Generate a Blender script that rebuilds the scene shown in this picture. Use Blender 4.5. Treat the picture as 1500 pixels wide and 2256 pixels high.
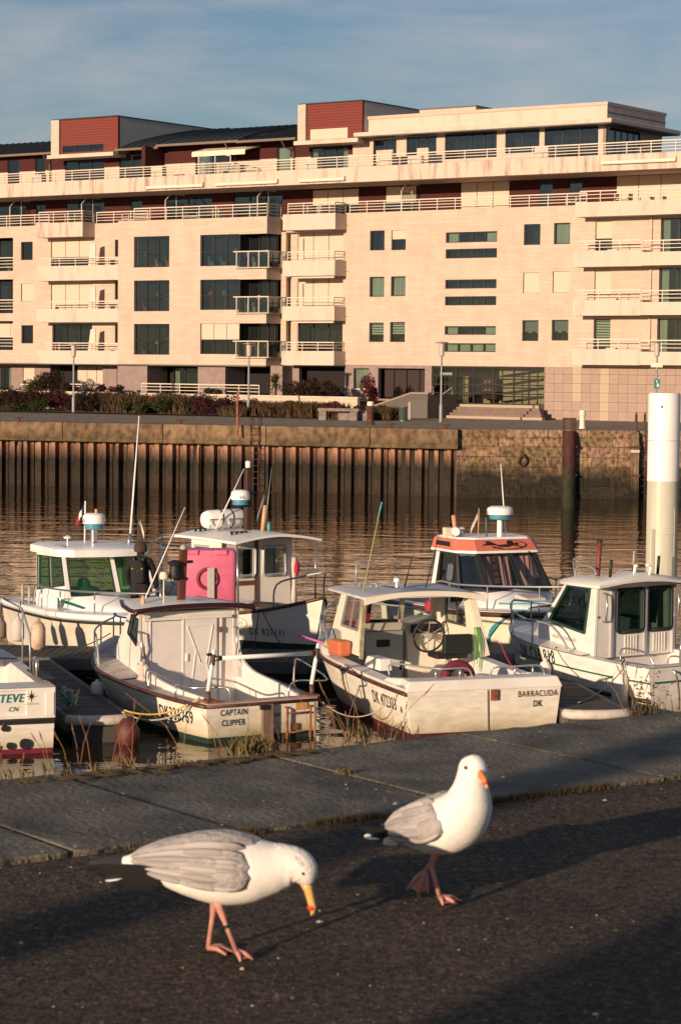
import bpy, bmesh, math, random
from mathutils import Vector, Matrix
for o in list(bpy.data.objects): bpy.data.objects.remove(o, do_unlink=True)
S = bpy.context.scene
C = S.collection
PI = math.pi
R = math.radians
rnd = random.Random(7)

# ------------------------------------------------------------------ camera
EYE = 6.2                       # metres above the water
cam_d = bpy.data.cameras.new('camera'); cam = bpy.data.objects.new('camera', cam_d); C.objects.link(cam)
cam_d.sensor_fit = 'HORIZONTAL'; cam_d.sensor_width = 24.0; cam_d.lens = 83.2
cam_d.clip_start = 0.1; cam_d.clip_end = 6000
pt, rl = math.atan(325/5200), 0.010
fw = Vector((0, math.cos(pt), -math.sin(pt))); rt = Vector((1, 0, 0)); up = Vector((0, math.sin(pt), math.cos(pt)))
rx = rt*math.cos(rl)+up*math.sin(rl); ux = -rt*math.sin(rl)+up*math.cos(rl)
cam.matrix_world = Matrix(((rx.x, ux.x, -fw.x, 0), (rx.y, ux.y, -fw.y, 0), (rx.z, ux.z, -fw.z, EYE), (0, 0, 0, 1)))
cam_d.dof.use_dof = True; cam_d.dof.focus_distance = 46; cam_d.dof.aperture_fstop = 13
S.camera = cam
# ------------------------------------------------------------------ sky and sun
SUN_AZ, SUN_EL = R(33.5), R(9.5)      # the light travels this far to the right of straight ahead
W = bpy.data.worlds.new('World'); S.world = W; W.use_nodes = True
nt = W.node_tree; nt.nodes.clear()
n_out = nt.nodes.new('ShaderNodeOutputWorld'); n_bg = nt.nodes.new('ShaderNodeBackground')
sky = nt.nodes.new('ShaderNodeTexSky'); sky.sky_type = 'NISHITA'; sky.sun_disc = False
sky.sun_elevation = SUN_EL; sky.sun_rotation = PI+SUN_AZ; sky.altitude = 0; sky.air_density = 1.0; sky.dust_density = 0.6; sky.ozone_density = 1.6
tc = nt.nodes.new('ShaderNodeTexCoord'); mp = nt.nodes.new('ShaderNodeMapping'); mp.inputs['Scale'].default_value = (1.0, 1.0, 4.6)
mp.inputs['Rotation'].default_value = (R(6), R(-14), 0)
nz = nt.nodes.new('ShaderNodeTexNoise'); nz.inputs['Scale'].default_value = 7.5; nz.inputs['Detail'].default_value = 9; nz.inputs['Roughness'].default_value = 0.58
nz.inputs['Distortion'].default_value = 0.35
rp = nt.nodes.new('ShaderNodeValToRGB'); rp.color_ramp.elements[0].position = 0.40; rp.color_ramp.elements[1].position = 0.68
rp.color_ramp.elements[0].color = (0, 0, 0, 1); rp.color_ramp.elements[1].color = (1, 1, 1, 1)
mxc = nt.nodes.new('ShaderNodeMix'); mxc.data_type = 'RGBA'
cl = nt.nodes.new('ShaderNodeRGB'); cl.outputs[0].default_value = (5.6, 5.75, 6.1, 1)
mulf = nt.nodes.new('ShaderNodeMath'); mulf.operation = 'MULTIPLY'; mulf.inputs[1].default_value = 0.75
L = nt.links.new
L(tc.outputs['Generated'], mp.inputs['Vector']); L(mp.outputs[0], nz.inputs['Vector']); L(nz.outputs['Fac'], rp.inputs[0])
L(rp.outputs[0], mulf.inputs[0]); L(mulf.outputs[0], mxc.inputs['Factor']); tint = nt.nodes.new('ShaderNodeMix'); tint.data_type = 'RGBA'; tint.blend_type = 'MULTIPLY'; tint.inputs['Factor'].default_value = 1; tint.inputs['B'].default_value = (.80, .90, 1.13, 1)
L(sky.outputs[0], tint.inputs['A']); L(tint.outputs['Result'], mxc.inputs['A']); L(cl.outputs[0], mxc.inputs['B'])
L(mxc.outputs['Result'], n_bg.inputs['Color']); n_bg.inputs['Strength'].default_value = 0.062; L(n_bg.outputs[0], n_out.inputs['Surface'])
sun_d = bpy.data.lights.new('sun', 'SUN'); sun = bpy.data.objects.new('sun', sun_d); C.objects.link(sun)
sun_d.energy = 5.0; sun_d.angle = R(0.6); sun_d.color = (1.0, 0.74, 0.51)
trav = Vector((math.sin(SUN_AZ)*math.cos(SUN_EL), math.cos(SUN_AZ)*math.cos(SUN_EL), -math.sin(SUN_EL)))
sun.rotation_euler = trav.to_track_quat('-Z', 'Y').to_euler(); sun.location = (-30, -40, 30)
S.view_settings.view_transform = 'Standard'; S.view_settings.look = 'None'; S.view_settings.gamma = 1; S.view_settings.exposure = 0.35
S.view_settings.use_curve_mapping = False
S.render.engine = 'CYCLES'; S.cycles.max_bounces = 8; S.cycles.transparent_max_bounces = 16

# ------------------------------------------------------------------ helpers
def V(*a): return Vector(a)
class MB:
    """collects shapes; build() links them as ONE mesh object"""
    def __init__(s): s.v = []; s.f = []
    def add(s, vs, fs):
        o = len(s.v); s.v += [tuple(p) for p in vs]; s.f += [[i+o for i in f] for f in fs]; return s
    def box(s, x0, x1, y0, y1, z0, z1):
        return s.add([(x0,y0,z0),(x1,y0,z0),(x1,y1,z0),(x0,y1,z0),(x0,y0,z1),(x1,y0,z1),(x1,y1,z1),(x0,y1,z1)],
                     [(3,2,1,0),(4,5,6,7),(0,1,5,4),(1,2,6,5),(2,3,7,6),(3,0,4,7)])
    def quad(s, a, b, c, d): return s.add([a, b, c, d], [(0,1,2,3)])
    def hexa(s, b, t):            # bottom and top rings of equal length
        n = len(b)
        return s.add(list(b)+list(t), [list(range(n))[::-1], [n+i for i in range(n)]]+[(i, (i+1) % n, n+(i+1) % n, n+i) for i in range(n)])
    def tube(s, pts, r, n=8, caps=True):
        pts = [Vector(p) for p in pts]; rs = r if isinstance(r, (list, tuple)) else [r]*len(pts)
        rings = []; prev = None
        for i, p in enumerate(pts):
            a = pts[max(0, i-1)]; b = pts[min(len(pts)-1, i+1)]; d = (b-a)
            if d.length < 1e-9: d = Vector((0,0,1))
            d.normalize()
            if prev is None:
                u = d.orthogonal().normalized()
            else:
                u = prev-d*prev.dot(d); u = u.normalized() if u.length > 1e-6 else d.orthogonal().normalized()
            prev = u; w = d.cross(u)
            rings.append([p+(u*math.cos(2*PI*k/n)+w*math.sin(2*PI*k/n))*rs[i] for k in range(n)])
        return s.loft(rings, True, caps)
    def loft(s, rings, closed=True, caps=True):
        n = len(rings[0]); vs = [p for r_ in rings for p in r_]; fs = []
        for i in range(len(rings)-1):
            for k in range(n if closed else n-1):
                k2 = (k+1) % n
                fs.append((i*n+k, i*n+k2, (i+1)*n+k2, (i+1)*n+k))
        if caps and closed:
            fs.append(list(range(n))[::-1]); fs.append([(len(rings)-1)*n+k for k in range(n)])
        return s.add(vs, fs)
    def lathe(s, prof, n=16, c=(0,0,0)):
        rings = [[(c[0]+r*math.cos(2*PI*k/n), c[1]+r*math.sin(2*PI*k/n), c[2]+z) for k in range(n)] for r, z in prof]
        return s.loft(rings, True, True)
    def ball(s, c, rx, ry=None, rz=None, n=12, m=8):
        ry = ry or rx; rz = rz or rx
        rings = []
        for i in range(m+1):
            a = -PI/2+PI*i/m; q = max(math.cos(a), 0.02)
            rings.append([(c[0]+rx*q*math.cos(2*PI*k/n), c[1]+ry*q*math.sin(2*PI*k/n), c[2]+rz*math.sin(a)) for k in range(n)])
        return s.loft(rings, True, True)
    def prism(s, poly, fa, fb):     # fa, fb map a 2-D point to 3-D: near and far face
        a = [fa(*p) for p in poly]; b = [fb(*p) for p in poly]; return s.hexa(a, b)
    def bar(s, a, b, w, h=None, upv=(0,0,1)):
        h = h or w; a = Vector(a); b = Vector(b); d = (b-a).normalized(); u = Vector(upv); u = u-d*u.dot(d)
        if u.length < 1e-4: u = d.orthogonal()
        u.normalize(); x = d.cross(u)
        q = [(-1,-1),(1,-1),(1,1),(-1,1)]
        return s.hexa([a+x*w/2*i+u*h/2*j for i, j in q], [b+x*w/2*i+u*h/2*j for i, j in q])
    def xf(s, M): s.v = [tuple(M @ Vector(p)) for p in s.v]; return s
    def build(s, name, mat, parent=None, smooth=False, bevel=0, off=None, fix=True):
        me = bpy.data.meshes.new(name)
        if off: s.v = [(p[0]+off[0], p[1]+off[1], p[2]+off[2]) for p in s.v]
        me.from_pydata(s.v, [], s.f)
        if fix:
            bm = bmesh.new(); bm.from_mesh(me); bmesh.ops.recalc_face_normals(bm, faces=bm.faces); bm.to_mesh(me); bm.free()
        if smooth: me.polygons.foreach_set('use_smooth', [True]*len(me.polygons))
        me.materials.append(mat); me.update()
        o = bpy.data.objects.new(name, me); C.objects.link(o); o.parent = parent
        if smooth == 'auto':
            m = o.modifiers.new('s', 'EDGE_SPLIT'); m.split_angle = R(38)
        if bevel:
            m = o.modifiers.new('b', 'BEVEL'); m.width = bevel; m.segments = 2; m.limit_method = 'ANGLE'; m.angle_limit = R(40)
        return o
def empty(name, loc=(0,0,0), rz=0.0):
    o = bpy.data.objects.new(name, None); C.objects.link(o); o.location = loc; o.rotation_euler = (0,0,rz); o.empty_display_size = 0.2; return o
def tag(o, label, cat, group=None):
    o['label'] = label; o['category'] = cat
    if group: o['group'] = group
    return o
def struct(o): o['kind'] = 'structure'; return o
def stuff(o): o['kind'] = 'stuff'; return o
def copy_tree(o, parent=None):
    c = o.copy(); C.objects.link(c); c.parent = parent
    for ch in list(o.children): copy_tree(ch, c)
    return c
def text_mesh(txt, size, bold=False):
    """flat lettering as triangles in the xy-plane, centred; returns MB"""
    cu = bpy.data.curves.new('lettering', 'FONT'); cu.body = txt; cu.size = size; cu.align_x = 'CENTER'; cu.align_y = 'CENTER'; cu.resolution_u = 3; cu.space_character = 1.14
    if bold: cu.offset = size*0.012
    o = bpy.data.objects.new('lettering', cu); C.objects.link(o)
    dg = bpy.context.evaluated_depsgraph_get(); me = bpy.data.meshes.new_from_object(o.evaluated_get(dg))
    m = MB(); m.v = [tuple(v.co) for v in me.vertices]; m.f = [list(p.vertices) for p in me.polygons]
    bpy.data.objects.remove(o); bpy.data.curves.remove(cu); bpy.data.meshes.remove(me)
    return m

# ------------------------------------------------------------------ materials
MATS = {}
def mat(name, col, rough=0.6, metal=0.0, var=0.0, vs=3.0, vstretch=(1,1,1), col2=None, bump=0.0, bs=30.0, spec=0.5, detail=5, lo=0.35, hi=0.65, coat=0, sub=0):
    m = bpy.data.materials.new(name); m.use_nodes = True; t = m.node_tree; b = t.nodes['Principled BSDF']
    b.inputs['Base Color'].default_value = (*col, 1); b.inputs['Roughness'].default_value = rough; b.inputs['Metallic'].default_value = metal
    b.inputs['Specular IOR Level'].default_value = spec
    if coat: b.inputs['Coat Weight'].default_value = coat
    c = None
    if var or col2 or bump:
        c = t.nodes.new('ShaderNodeTexCoord')
    if var or col2:
        mpn = t.nodes.new('ShaderNodeMapping'); mpn.inputs['Scale'].default_value = vstretch
        n = t.nodes.new('ShaderNodeTexNoise'); n.inputs['Scale'].default_value = vs; n.inputs['Detail'].default_value = detail; n.inputs['Roughness'].default_value = 0.6
        r = t.nodes.new('ShaderNodeValToRGB'); r.color_ramp.elements[0].position = lo; r.color_ramp.elements[1].position = hi
        a = col2 if col2 else tuple(x*(1-var) for x in col)
        r.color_ramp.elements[0].color = (*a, 1); r.color_ramp.elements[1].color = (*(col if col2 else tuple(min(1, x*(1+var*0.5)) for x in col)), 1)
        t.links.new(c.outputs['Object'], mpn.inputs[0]); t.links.new(mpn.outputs[0], n.inputs['Vector']); t.links.new(n.outputs['Fac'], r.inputs[0]); t.links.new(r.outputs[0], b.inputs['Base Color'])
    if bump:
        n2 = t.nodes.new('ShaderNodeTexNoise'); n2.inputs['Scale'].default_value = bs; n2.inputs['Detail'].default_value = 6
        bp = t.nodes.new('ShaderNodeBump'); bp.inputs['Strength'].default_value = bump; bp.inputs['Distance'].default_value = 0.05
        t.links.new(c.outputs['Object'], n2.inputs['Vector']); t.links.new(n2.outputs['Fac'], bp.inputs['Height']); t.links.new(bp.outputs[0], b.inputs['Normal'])
    MATS[name] = m; return m
def glass_mat(name, tint, gloss=0.25, rough=0.03, trans=0.7):
    """thin pane: tinted see-through plus a fresnel mirror"""
    m = bpy.data.materials.new(name); m.use_nodes = True; t = m.node_tree; t.nodes.clear()
    o = t.nodes.new('ShaderNodeOutputMaterial'); tr = t.nodes.new('ShaderNodeBsdfTransparent'); tr.inputs[0].default_value = (*[(x*trans)**.5 for x in tint], 1)
    gl = t.nodes.new('ShaderNodeBsdfGlossy'); gl.inputs['Roughness'].default_value = rough; gl.inputs[0].default_value = (0.9, 0.95, 1, 1)
    lw0 = t.nodes.new('ShaderNodeLayerWeight'); lw0.inputs[0].default_value = .5; lw = t.nodes.new('ShaderNodeMath'); lw.operation = 'POWER'; lw.inputs[1].default_value = 5; t.links.new(lw0.outputs['Facing'], lw.inputs[0])
    mt = t.nodes.new('ShaderNodeMath'); mt.operation = 'MULTIPLY_ADD'; mt.inputs[1].default_value = .94; mt.inputs[2].default_value = .035+gloss*0.12
    mx = t.nodes.new('ShaderNodeMixShader')
    t.links.new(lw.outputs[0], mt.inputs[0]); t.links.new(mt.outputs[0], mx.inputs[0]); t.links.new(tr.outputs[0], mx.inputs[1]); t.links.new(gl.outputs[0], mx.inputs[2]); t.links.new(mx.outputs[0], o.inputs[0])
    MATS[name] = m; return m
def facade_mat(name, col, mortar, bw, bh, msz, stain=0.0, bump=0.3, rot_x=True):
    """cladding with courses on vertical faces (object x and z)"""
    m = mat(name, col, 0.8, spec=0.3); t = m.node_tree; b = t.nodes['Principled BSDF']
    c = t.nodes.new('ShaderNodeTexCoord'); sx = t.nodes.new('ShaderNodeSeparateXYZ'); cx = t.nodes.new('ShaderNodeCombineXYZ')
    ad = t.nodes.new('ShaderNodeMath'); ad.operation = 'ADD'
    t.links.new(c.outputs['Object'], sx.inputs[0]); t.links.new(sx.outputs[0], ad.inputs[0]); t.links.new(sx.outputs[1], ad.inputs[1])
    t.links.new(ad.outputs[0], cx.inputs[0]); t.links.new(sx.outputs[2], cx.inputs[1])
    br = t.nodes.new('ShaderNodeTexBrick'); br.inputs['Scale'].default_value = 1; br.inputs['Brick Width'].default_value = bw; br.inputs['Row Height'].default_value = bh
    br.inputs['Mortar Size'].default_value = msz; br.inputs['Mortar Smooth'].default_value = 0.3; br.inputs['Color1'].default_value = (*col, 1); br.inputs['Color2'].default_value = (*[x*0.9 for x in col], 1); br.inputs['Mortar'].default_value = (*mortar, 1)
    t.links.new(cx.outputs[0], br.inputs['Vector'])
    n = t.nodes.new('ShaderNodeTexNoise'); n.inputs['Scale'].default_value = 0.9; n.inputs['Detail'].default_value = 7
    mpn = t.nodes.new('ShaderNodeMapping'); mpn.inputs['Scale'].default_value = (1.4, 1.4, 0.5); t.links.new(c.outputs['Object'], mpn.inputs[0]); t.links.new(mpn.outputs[0], n.inputs['Vector'])
    rr = t.nodes.new('ShaderNodeValToRGB'); rr.color_ramp.elements[0].position = 0.3; rr.color_ramp.elements[1].position = 0.62
    rr.color_ramp.elements[0].color = (0.72, 0.66, 0.62, 1); rr.color_ramp.elements[1].color = (1, 1, 1, 1)
    mx = t.nodes.new('ShaderNodeMix'); mx.data_type = 'RGBA'; mx.blend_type = 'MULTIPLY'; mx.inputs['Factor'].default_value = stain
    t.links.new(n.outputs['Fac'], rr.inputs[0]); t.links.new(br.outputs['Color'], mx.inputs['A']); t.links.new(rr.outputs[0], mx.inputs['B']); t.links.new(mx.outputs['Result'], b.inputs['Base Color'])
    if bump:
        bp = t.nodes.new('ShaderNodeBump'); bp.inputs['Strength'].default_value = bump; bp.inputs['Distance'].default_value = 0.02; bp.invert = True
        t.links.new(br.outputs['Fac'], bp.inputs['Height']); t.links.new(bp.outputs[0], b.inputs['Normal'])
    return m
def wallq(mb, q, opens, th):
    """bilinear wall panel q=(p00,p10,p11,p01) with rectangular openings (a0,a1,b0,b1) in 0..1, thickness th along -normal"""
    p00, p10, p11, p01 = [Vector(p) for p in q]
    nrm = (p10-p00).cross(p01-p00).normalized()
    def pt(a, b, k): return p00*(1-a)*(1-b)+p10*a*(1-b)+p11*a*b+p01*(1-a)*b-nrm*th*k
    A = sorted(set([0, 1]+[x for o in opens for x in o[:2]])); B = sorted(set([0, 1]+[x for o in opens for x in o[2:4]]))
    solid = {}
    for i in range(len(A)-1):
        for j in range(len(B)-1):
            a, b = (A[i]+A[i+1])/2, (B[j]+B[j+1])/2
            solid[i, j] = not any(o[0] < a < o[1] and o[2] < b < o[3] for o in opens)
    for (i, j), s_ in solid.items():
        if not s_: continue
        a0, a1, b0, b1 = A[i], A[i+1], B[j], B[j+1]
        mb.quad(pt(a0,b0,0), pt(a1,b0,0), pt(a1,b1,0), pt(a0,b1,0)); mb.quad(pt(a0,b0,1), pt(a0,b1,1), pt(a1,b1,1), pt(a1,b0,1))
        if not solid.get((i-1, j), False): mb.quad(pt(a0,b0,0), pt(a0,b1,0), pt(a0,b1,1), pt(a0,b0,1))
        if not solid.get((i+1, j), False): mb.quad(pt(a1,b0,0), pt(a1,b0,1), pt(a1,b1,1), pt(a1,b1,0))
        if not solid.get((i, j-1), False): mb.quad(pt(a0,b0,0), pt(a0,b0,1), pt(a1,b0,1), pt(a1,b0,0))
        if not solid.get((i, j+1), False): mb.quad(pt(a0,b1,0), pt(a1,b1,0), pt(a1,b1,1), pt(a0,b1,1))
    return pt
def rrect(x0, x1, y0, y1, r, n=4):
    out = []
    for cx, cy, a0 in ((x1-r, y0+r, -PI/2), (x1-r, y1-r, 0), (x0+r, y1-r, PI/2), (x0+r, y0+r, PI)):
        for k in range(n+1):
            a = a0+PI/2*k/n; out.append((cx+r*math.cos(a), cy+r*math.sin(a)))
    return out
def tidal(name, top, mid, low, z1, z2, soft=0.35, rough=0.75, vs=2.5, var=0.35, metal=0, bump=0.3, bs=14, stretch=(1,1,0.35), rndv=1.0):
    """a surface that stands in tidal water: clean above, algae in the middle, black-green below (object z is height above water)"""
    m = mat(name, top, rough, metal, spec=0.35); t = m.node_tree; b = t.nodes['Principled BSDF']
    c = t.nodes.new('ShaderNodeTexCoord'); s = t.nodes.new('ShaderNodeSeparateXYZ'); t.links.new(c.outputs['Object'], s.inputs[0])
    mp_ = t.nodes.new('ShaderNodeMapping'); mp_.inputs['Scale'].default_value = stretch; t.links.new(c.outputs['Object'], mp_.inputs[0])
    n = t.nodes.new('ShaderNodeTexNoise'); n.inputs['Scale'].default_value = vs; n.inputs['Detail'].default_value = 7; t.links.new(mp_.outputs[0], n.inputs['Vector'])
    ma = t.nodes.new('ShaderNodeMath'); ma.operation = 'MULTIPLY_ADD'; ma.inputs[1].default_value = soft*4; t.links.new(n.outputs['Fac'], ma.inputs[0]); 
    sb = t.nodes.new('ShaderNodeMath'); sb.operation = 'SUBTRACT'; sb.inputs[1].default_value = soft*2; t.links.new(s.outputs[2], sb.inputs[0]); t.links.new(sb.outputs[0], ma.inputs[2])
    mr = t.nodes.new('ShaderNodeMapRange'); mr.inputs[1].default_value = z2-0.6; mr.inputs[2].default_value = z1+0.6; t.links.new(ma.outputs[0], mr.inputs[0])
    r = t.nodes.new('ShaderNodeValToRGB'); e = r.color_ramp.elements; k = 1.0/(z1-z2+1.2)
    e[0].position = max(0.0, 0.5*k); e[0].color = (*low, 1); e[1].position = min(1, (z1-z2+0.7)*k); e[1].color = (*top, 1)
    x = e.new(((z1-z2)*0.5+0.6)*k); x.color = (*mid, 1); t.links.new(mr.outputs[0], r.inputs[0])
    n2 = t.nodes.new('ShaderNodeTexNoise'); n2.inputs['Scale'].default_value = vs*3; n2.inputs['Detail'].default_value = 8; t.links.new(mp_.outputs[0], n2.inputs['Vector'])
    r2 = t.nodes.new('ShaderNodeValToRGB'); r2.color_ramp.elements[0].position = 0.32; r2.color_ramp.elements[1].position = 0.62
    r2.color_ramp.elements[0].color = (1-var*1.6, 1-var*1.7, 1-var*1.8, 1); r2.color_ramp.elements[1].color = (1, 1, 1, 1); t.links.new(n2.outputs['Fac'], r2.inputs[0])
    mx = t.nodes.new('ShaderNodeMix'); mx.data_type = 'RGBA'; mx.blend_type = 'MULTIPLY'; mx.inputs['Factor'].default_value = 1
    oi = t.nodes.new('ShaderNodeObjectInfo'); orr = t.nodes.new('ShaderNodeMapRange'); orr.inputs[3].default_value = .62; orr.inputs[4].default_value = 1.12; t.links.new(oi.outputs['Random'], orr.inputs[0])
    om = t.nodes.new('ShaderNodeMix'); om.data_type = 'RGBA'; om.blend_type = 'MULTIPLY'; om.inputs['Factor'].default_value = rndv; t.links.new(r.outputs[0], om.inputs['A']); t.links.new(orr.outputs[0], om.inputs['B'])
    t.links.new(om.outputs['Result'], mx.inputs['A']); t.links.new(r2.outputs[0], mx.inputs['B']); t.links.new(mx.outputs['Result'], b.inputs['Base Color'])
    n3 = t.nodes.new('ShaderNodeTexNoise'); n3.inputs['Scale'].default_value = bs; n3.inputs['Detail'].default_value = 6; t.links.new(c.outputs['Object'], n3.inputs['Vector'])
    bp = t.nodes.new('ShaderNodeBump'); bp.inputs['Strength'].default_value = bump; bp.inputs['Distance'].default_value = 0.06; t.links.new(n3.outputs['Fac'], bp.inputs['Height']); t.links.new(bp.outputs[0], b.inputs['Normal'])
    return m
# ================================================================== the setting
# ---- water
def water_mat():
    m = mat('water', (0.026, 0.017, 0.008), 0.02, spec=0.5); t = m.node_tree; b = t.nodes['Principled BSDF']; b.inputs['IOR'].default_value = 1.33; b.inputs['Specular Tint'].default_value = (1, .88, .74, 1)
    c = t.nodes.new('ShaderNodeTexCoord')
    def layer(sc, stretch, detail, rot):
        mp_ = t.nodes.new('ShaderNodeMapping'); mp_.inputs['Scale'].default_value = stretch; mp_.inputs['Rotation'].default_value = (0, 0, rot); t.links.new(c.outputs['Object'], mp_.inputs[0])
        n = t.nodes.new('ShaderNodeTexNoise'); n.inputs['Scale'].default_value = sc; n.inputs['Detail'].default_value = detail; n.inputs['Roughness'].default_value = 0.5; n.inputs['Distortion'].default_value = 0.4; t.links.new(mp_.outputs[0], n.inputs['Vector']); return n
    a = layer(0.62, (0.55, 1.1, 1), 2.0, R(8)); bq = layer(2.2, (0.6, 1.2, 1), 2.0, R(-12))
    ad = t.nodes.new('ShaderNodeMath'); ad.operation = 'MULTIPLY_ADD'; ad.inputs[1].default_value = 0.22; t.links.new(bq.outputs['Fac'], ad.inputs[0]); t.links.new(a.outputs['Fac'], ad.inputs[2])
    bp = t.nodes.new('ShaderNodeBump'); bp.inputs['Strength'].default_value = 1.0; bp.inputs['Distance'].default_value = 0.052; t.links.new(ad.outputs[0], bp.inputs['Height']); t.links.new(bp.outputs[0], b.inputs['Normal'])
    return m
struct(MB().quad((-900,-30,0),(900,-30,0),(900,700,0),(-900,700,0)).build('water', water_mat()))
# ---- near quay: frame along its edge
QA = math.atan2(.582, .813); QO = V(-0.25, 9.03, 4.7)
asphalt = mat('asphalt', (0.085, 0.068, 0.052), 0.88, var=0.55, vs=45, lo=0.38, hi=0.66, detail=9, bump=0.55, bs=95, spec=0.25)
def speckle(m, amt_col, scale, thr):
    t = m.node_tree; b = t.nodes['Principled BSDF']; src = b.inputs['Base Color'].links[0].from_socket
    c = t.nodes.new('ShaderNodeTexCoord'); v = t.nodes.new('ShaderNodeTexVoronoi'); v.inputs['Scale'].default_value = scale; t.links.new(c.outputs['Object'], v.inputs['Vector'])
    sep = t.nodes.new('ShaderNodeSeparateXYZ'); t.links.new(v.outputs['Color'], sep.inputs[0])
    g1 = t.nodes.new('ShaderNodeMath'); g1.operation = 'GREATER_THAN'; g1.inputs[1].default_value = thr; t.links.new(sep.outputs[0], g1.inputs[0])
    g2 = t.nodes.new('ShaderNodeMath'); g2.operation = 'LESS_THAN'; g2.inputs[1].default_value = 0.32; t.links.new(v.outputs['Distance'], g2.inputs[0])
    g = t.nodes.new('ShaderNodeMath'); g.operation = 'MULTIPLY'; t.links.new(g1.outputs[0], g.inputs[0]); t.links.new(g2.outputs[0], g.inputs[1])
    n = t.nodes.new('ShaderNodeTexNoise'); n.inputs['Scale'].default_value = 1.7; n.inputs['Detail'].default_value = 4; t.links.new(c.outputs['Object'], n.inputs['Vector'])
    rr = t.nodes.new('ShaderNodeValToRGB'); rr.color_ramp.elements[0].position = 0.35; rr.color_ramp.elements[1].position = 0.65; rr.color_ramp.elements[0].color = (.72,.72,.74,1); rr.color_ramp.elements[1].color = (1.1,1.05,1,1); t.links.new(n.outputs['Fac'], rr.inputs[0])
    mu = t.nodes.new('ShaderNodeMix'); mu.data_type = 'RGBA'; mu.blend_type = 'MULTIPLY'; mu.inputs['Factor'].default_value = 1; t.links.new(src, mu.inputs['A']); t.links.new(rr.outputs[0], mu.inputs['B'])
    mx = t.nodes.new('ShaderNodeMix'); mx.data_type = 'RGBA'; mx.inputs['B'].default_value = (*amt_col, 1); t.links.new(g.outputs[0], mx.inputs['Factor']); t.links.new(mu.outputs['Result'], mx.inputs['A']); t.links.new(mx.outputs['Result'], b.inputs['Base Color'])
speckle(asphalt, (0.24, 0.20, 0.16), 75, 0.93)
def aggregate(m, scale, lo, hi):
    t = m.node_tree; b = t.nodes['Principled BSDF']; src = b.inputs['Base Color'].links[0].from_socket
    c = t.nodes.new('ShaderNodeTexCoord'); v = t.nodes.new('ShaderNodeTexVoronoi'); v.inputs['Scale'].default_value = scale; t.links.new(c.outputs['Object'], v.inputs['Vector'])
    r = t.nodes.new('ShaderNodeValToRGB'); r.color_ramp.elements[0].color = (*lo, 1); r.color_ramp.elements[1].color = (*hi, 1); r.color_ramp.elements[0].position = .15
    s_ = t.nodes.new('ShaderNodeSeparateXYZ'); t.links.new(v.outputs['Color'], s_.inputs[0]); t.links.new(s_.outputs[1], r.inputs[0])
    mx = t.nodes.new('ShaderNodeMix'); mx.data_type = 'RGBA'; mx.blend_type = 'MULTIPLY'; mx.inputs['Factor'].default_value = 1; t.links.new(src, mx.inputs['A']); t.links.new(r.outputs[0], mx.inputs['B']); t.links.new(mx.outputs['Result'], b.inputs['Base Color'])
    n = t.nodes.new('ShaderNodeTexNoise'); n.inputs['Scale'].default_value = .55; n.inputs['Detail'].default_value = 3; t.links.new(c.outputs['Object'], n.inputs['Vector'])
aggregate(asphalt, 85, (.45,.45,.48), (1.55,1.45,1.30))
concrete = mat('quay concrete', (0.150, 0.140, 0.114), 0.85, var=0.45, vs=3.2, bump=0.35, bs=40, detail=9, spec=0.3)
speckle(concrete, (0.30, 0.27, 0.23), 38, 0.985)
moss = mat('joint soil', (0.035, 0.030, 0.016), 0.95, var=0.5, vs=20)
quay_g = struct(empty('quay', QO, QA))
def soft_ground():
    m = MB(); nx, ny = 60, 40
    m.quad((-400,-1.22,-0.012),(400,-1.22,-0.012),(400,-400,-0.012),(-400,-400,-0.012)); return m
g = struct(soft_ground().build('asphalt_ground', asphalt)); g.location = QO; g.rotation_euler = (0,0,QA)
MB().box(-60,60,-1.6,-0.03,-6.2,-0.05).build('quay_wall_core', moss, quay_g)
MB().box(-60,60,-0.03,-0.003,-6.2,-0.11).build('quay_face', mat('quay face', (0.09,0.085,0.07), 0.9, var=0.5, vs=2, bump=0.4, bs=8), quay_g)
edges = [-4.36,-3.42,-2.47,-1.55,-0.94,-0.03,0.93,1.52,2.47,3.42,4.36]
def slab(x0, x1, k):
    m = MB(); r_ = random.Random(40+k); n = 14
    outer = [(x0+(x1-x0)*i/n, 0.02+r_.uniform(-.016, .012)) for i in range(n+1)]
    inner = [(x1-(x1-x0)*i/n, -1.2+r_.uniform(-.012, .012)) for i in range(n+1)]
    ring = outer+inner; h = r_.uniform(-.006, .006)
    ring = [(x+(0.010 if abs(x-x0) < 1e-6 else (-0.010 if abs(x-x1) < 1e-6 else 0)), y) for x, y in ring]
    m.hexa([(x, y, -0.14) for x, y in ring], [(x, y, h) for x, y in ring]); return m
for k in range(len(edges)-1): slab(edges[k], edges[k+1], k).build('slab', concrete, quay_g, bevel=0.006)
for a, b in ((-60, edges[0]), (edges[-1], 60)): slab(a, b, 77).build('slab', concrete, quay_g, bevel=0.006)
# ---- far side: ground sheet, wall of sheet piles, stone wall
FZ = 3.2
KX, KY = 5.4, 111.35
AX, AY = -60.0, 130.75
paving = mat('promenade paving', (0.175, 0.145, 0.115), 0.85, var=0.35, vs=1.2, bump=0.2, bs=6)
struct(MB().add([(-1500,558,FZ),(AX,AY+.2,FZ),(KX,KY+.2,FZ),(60,113.6,FZ),(1500,160,FZ),(3000,4000,FZ),(-3000,4000,FZ)], [(0,1,2,3,4,5,6)]).build('far_ground', paving))
PA = math.atan2(KY-AY, KX-AX)
pw = empty('sheet_pile_wall', (KX, KY, 0), PA); tag(pw, 'rusty sheet pile harbour wall under a long concrete beam across the water', 'wall')
m_pile = tidal('rusty sheet steel', (0.36,0.19,0.125), (0.016,0.015,0.006), (0.040,0.023,0.013), 2.0, .75, soft=0.26, rough=0.8, vs=1.6, var=0.45)
pm = MB(); th = 0.02
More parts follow.
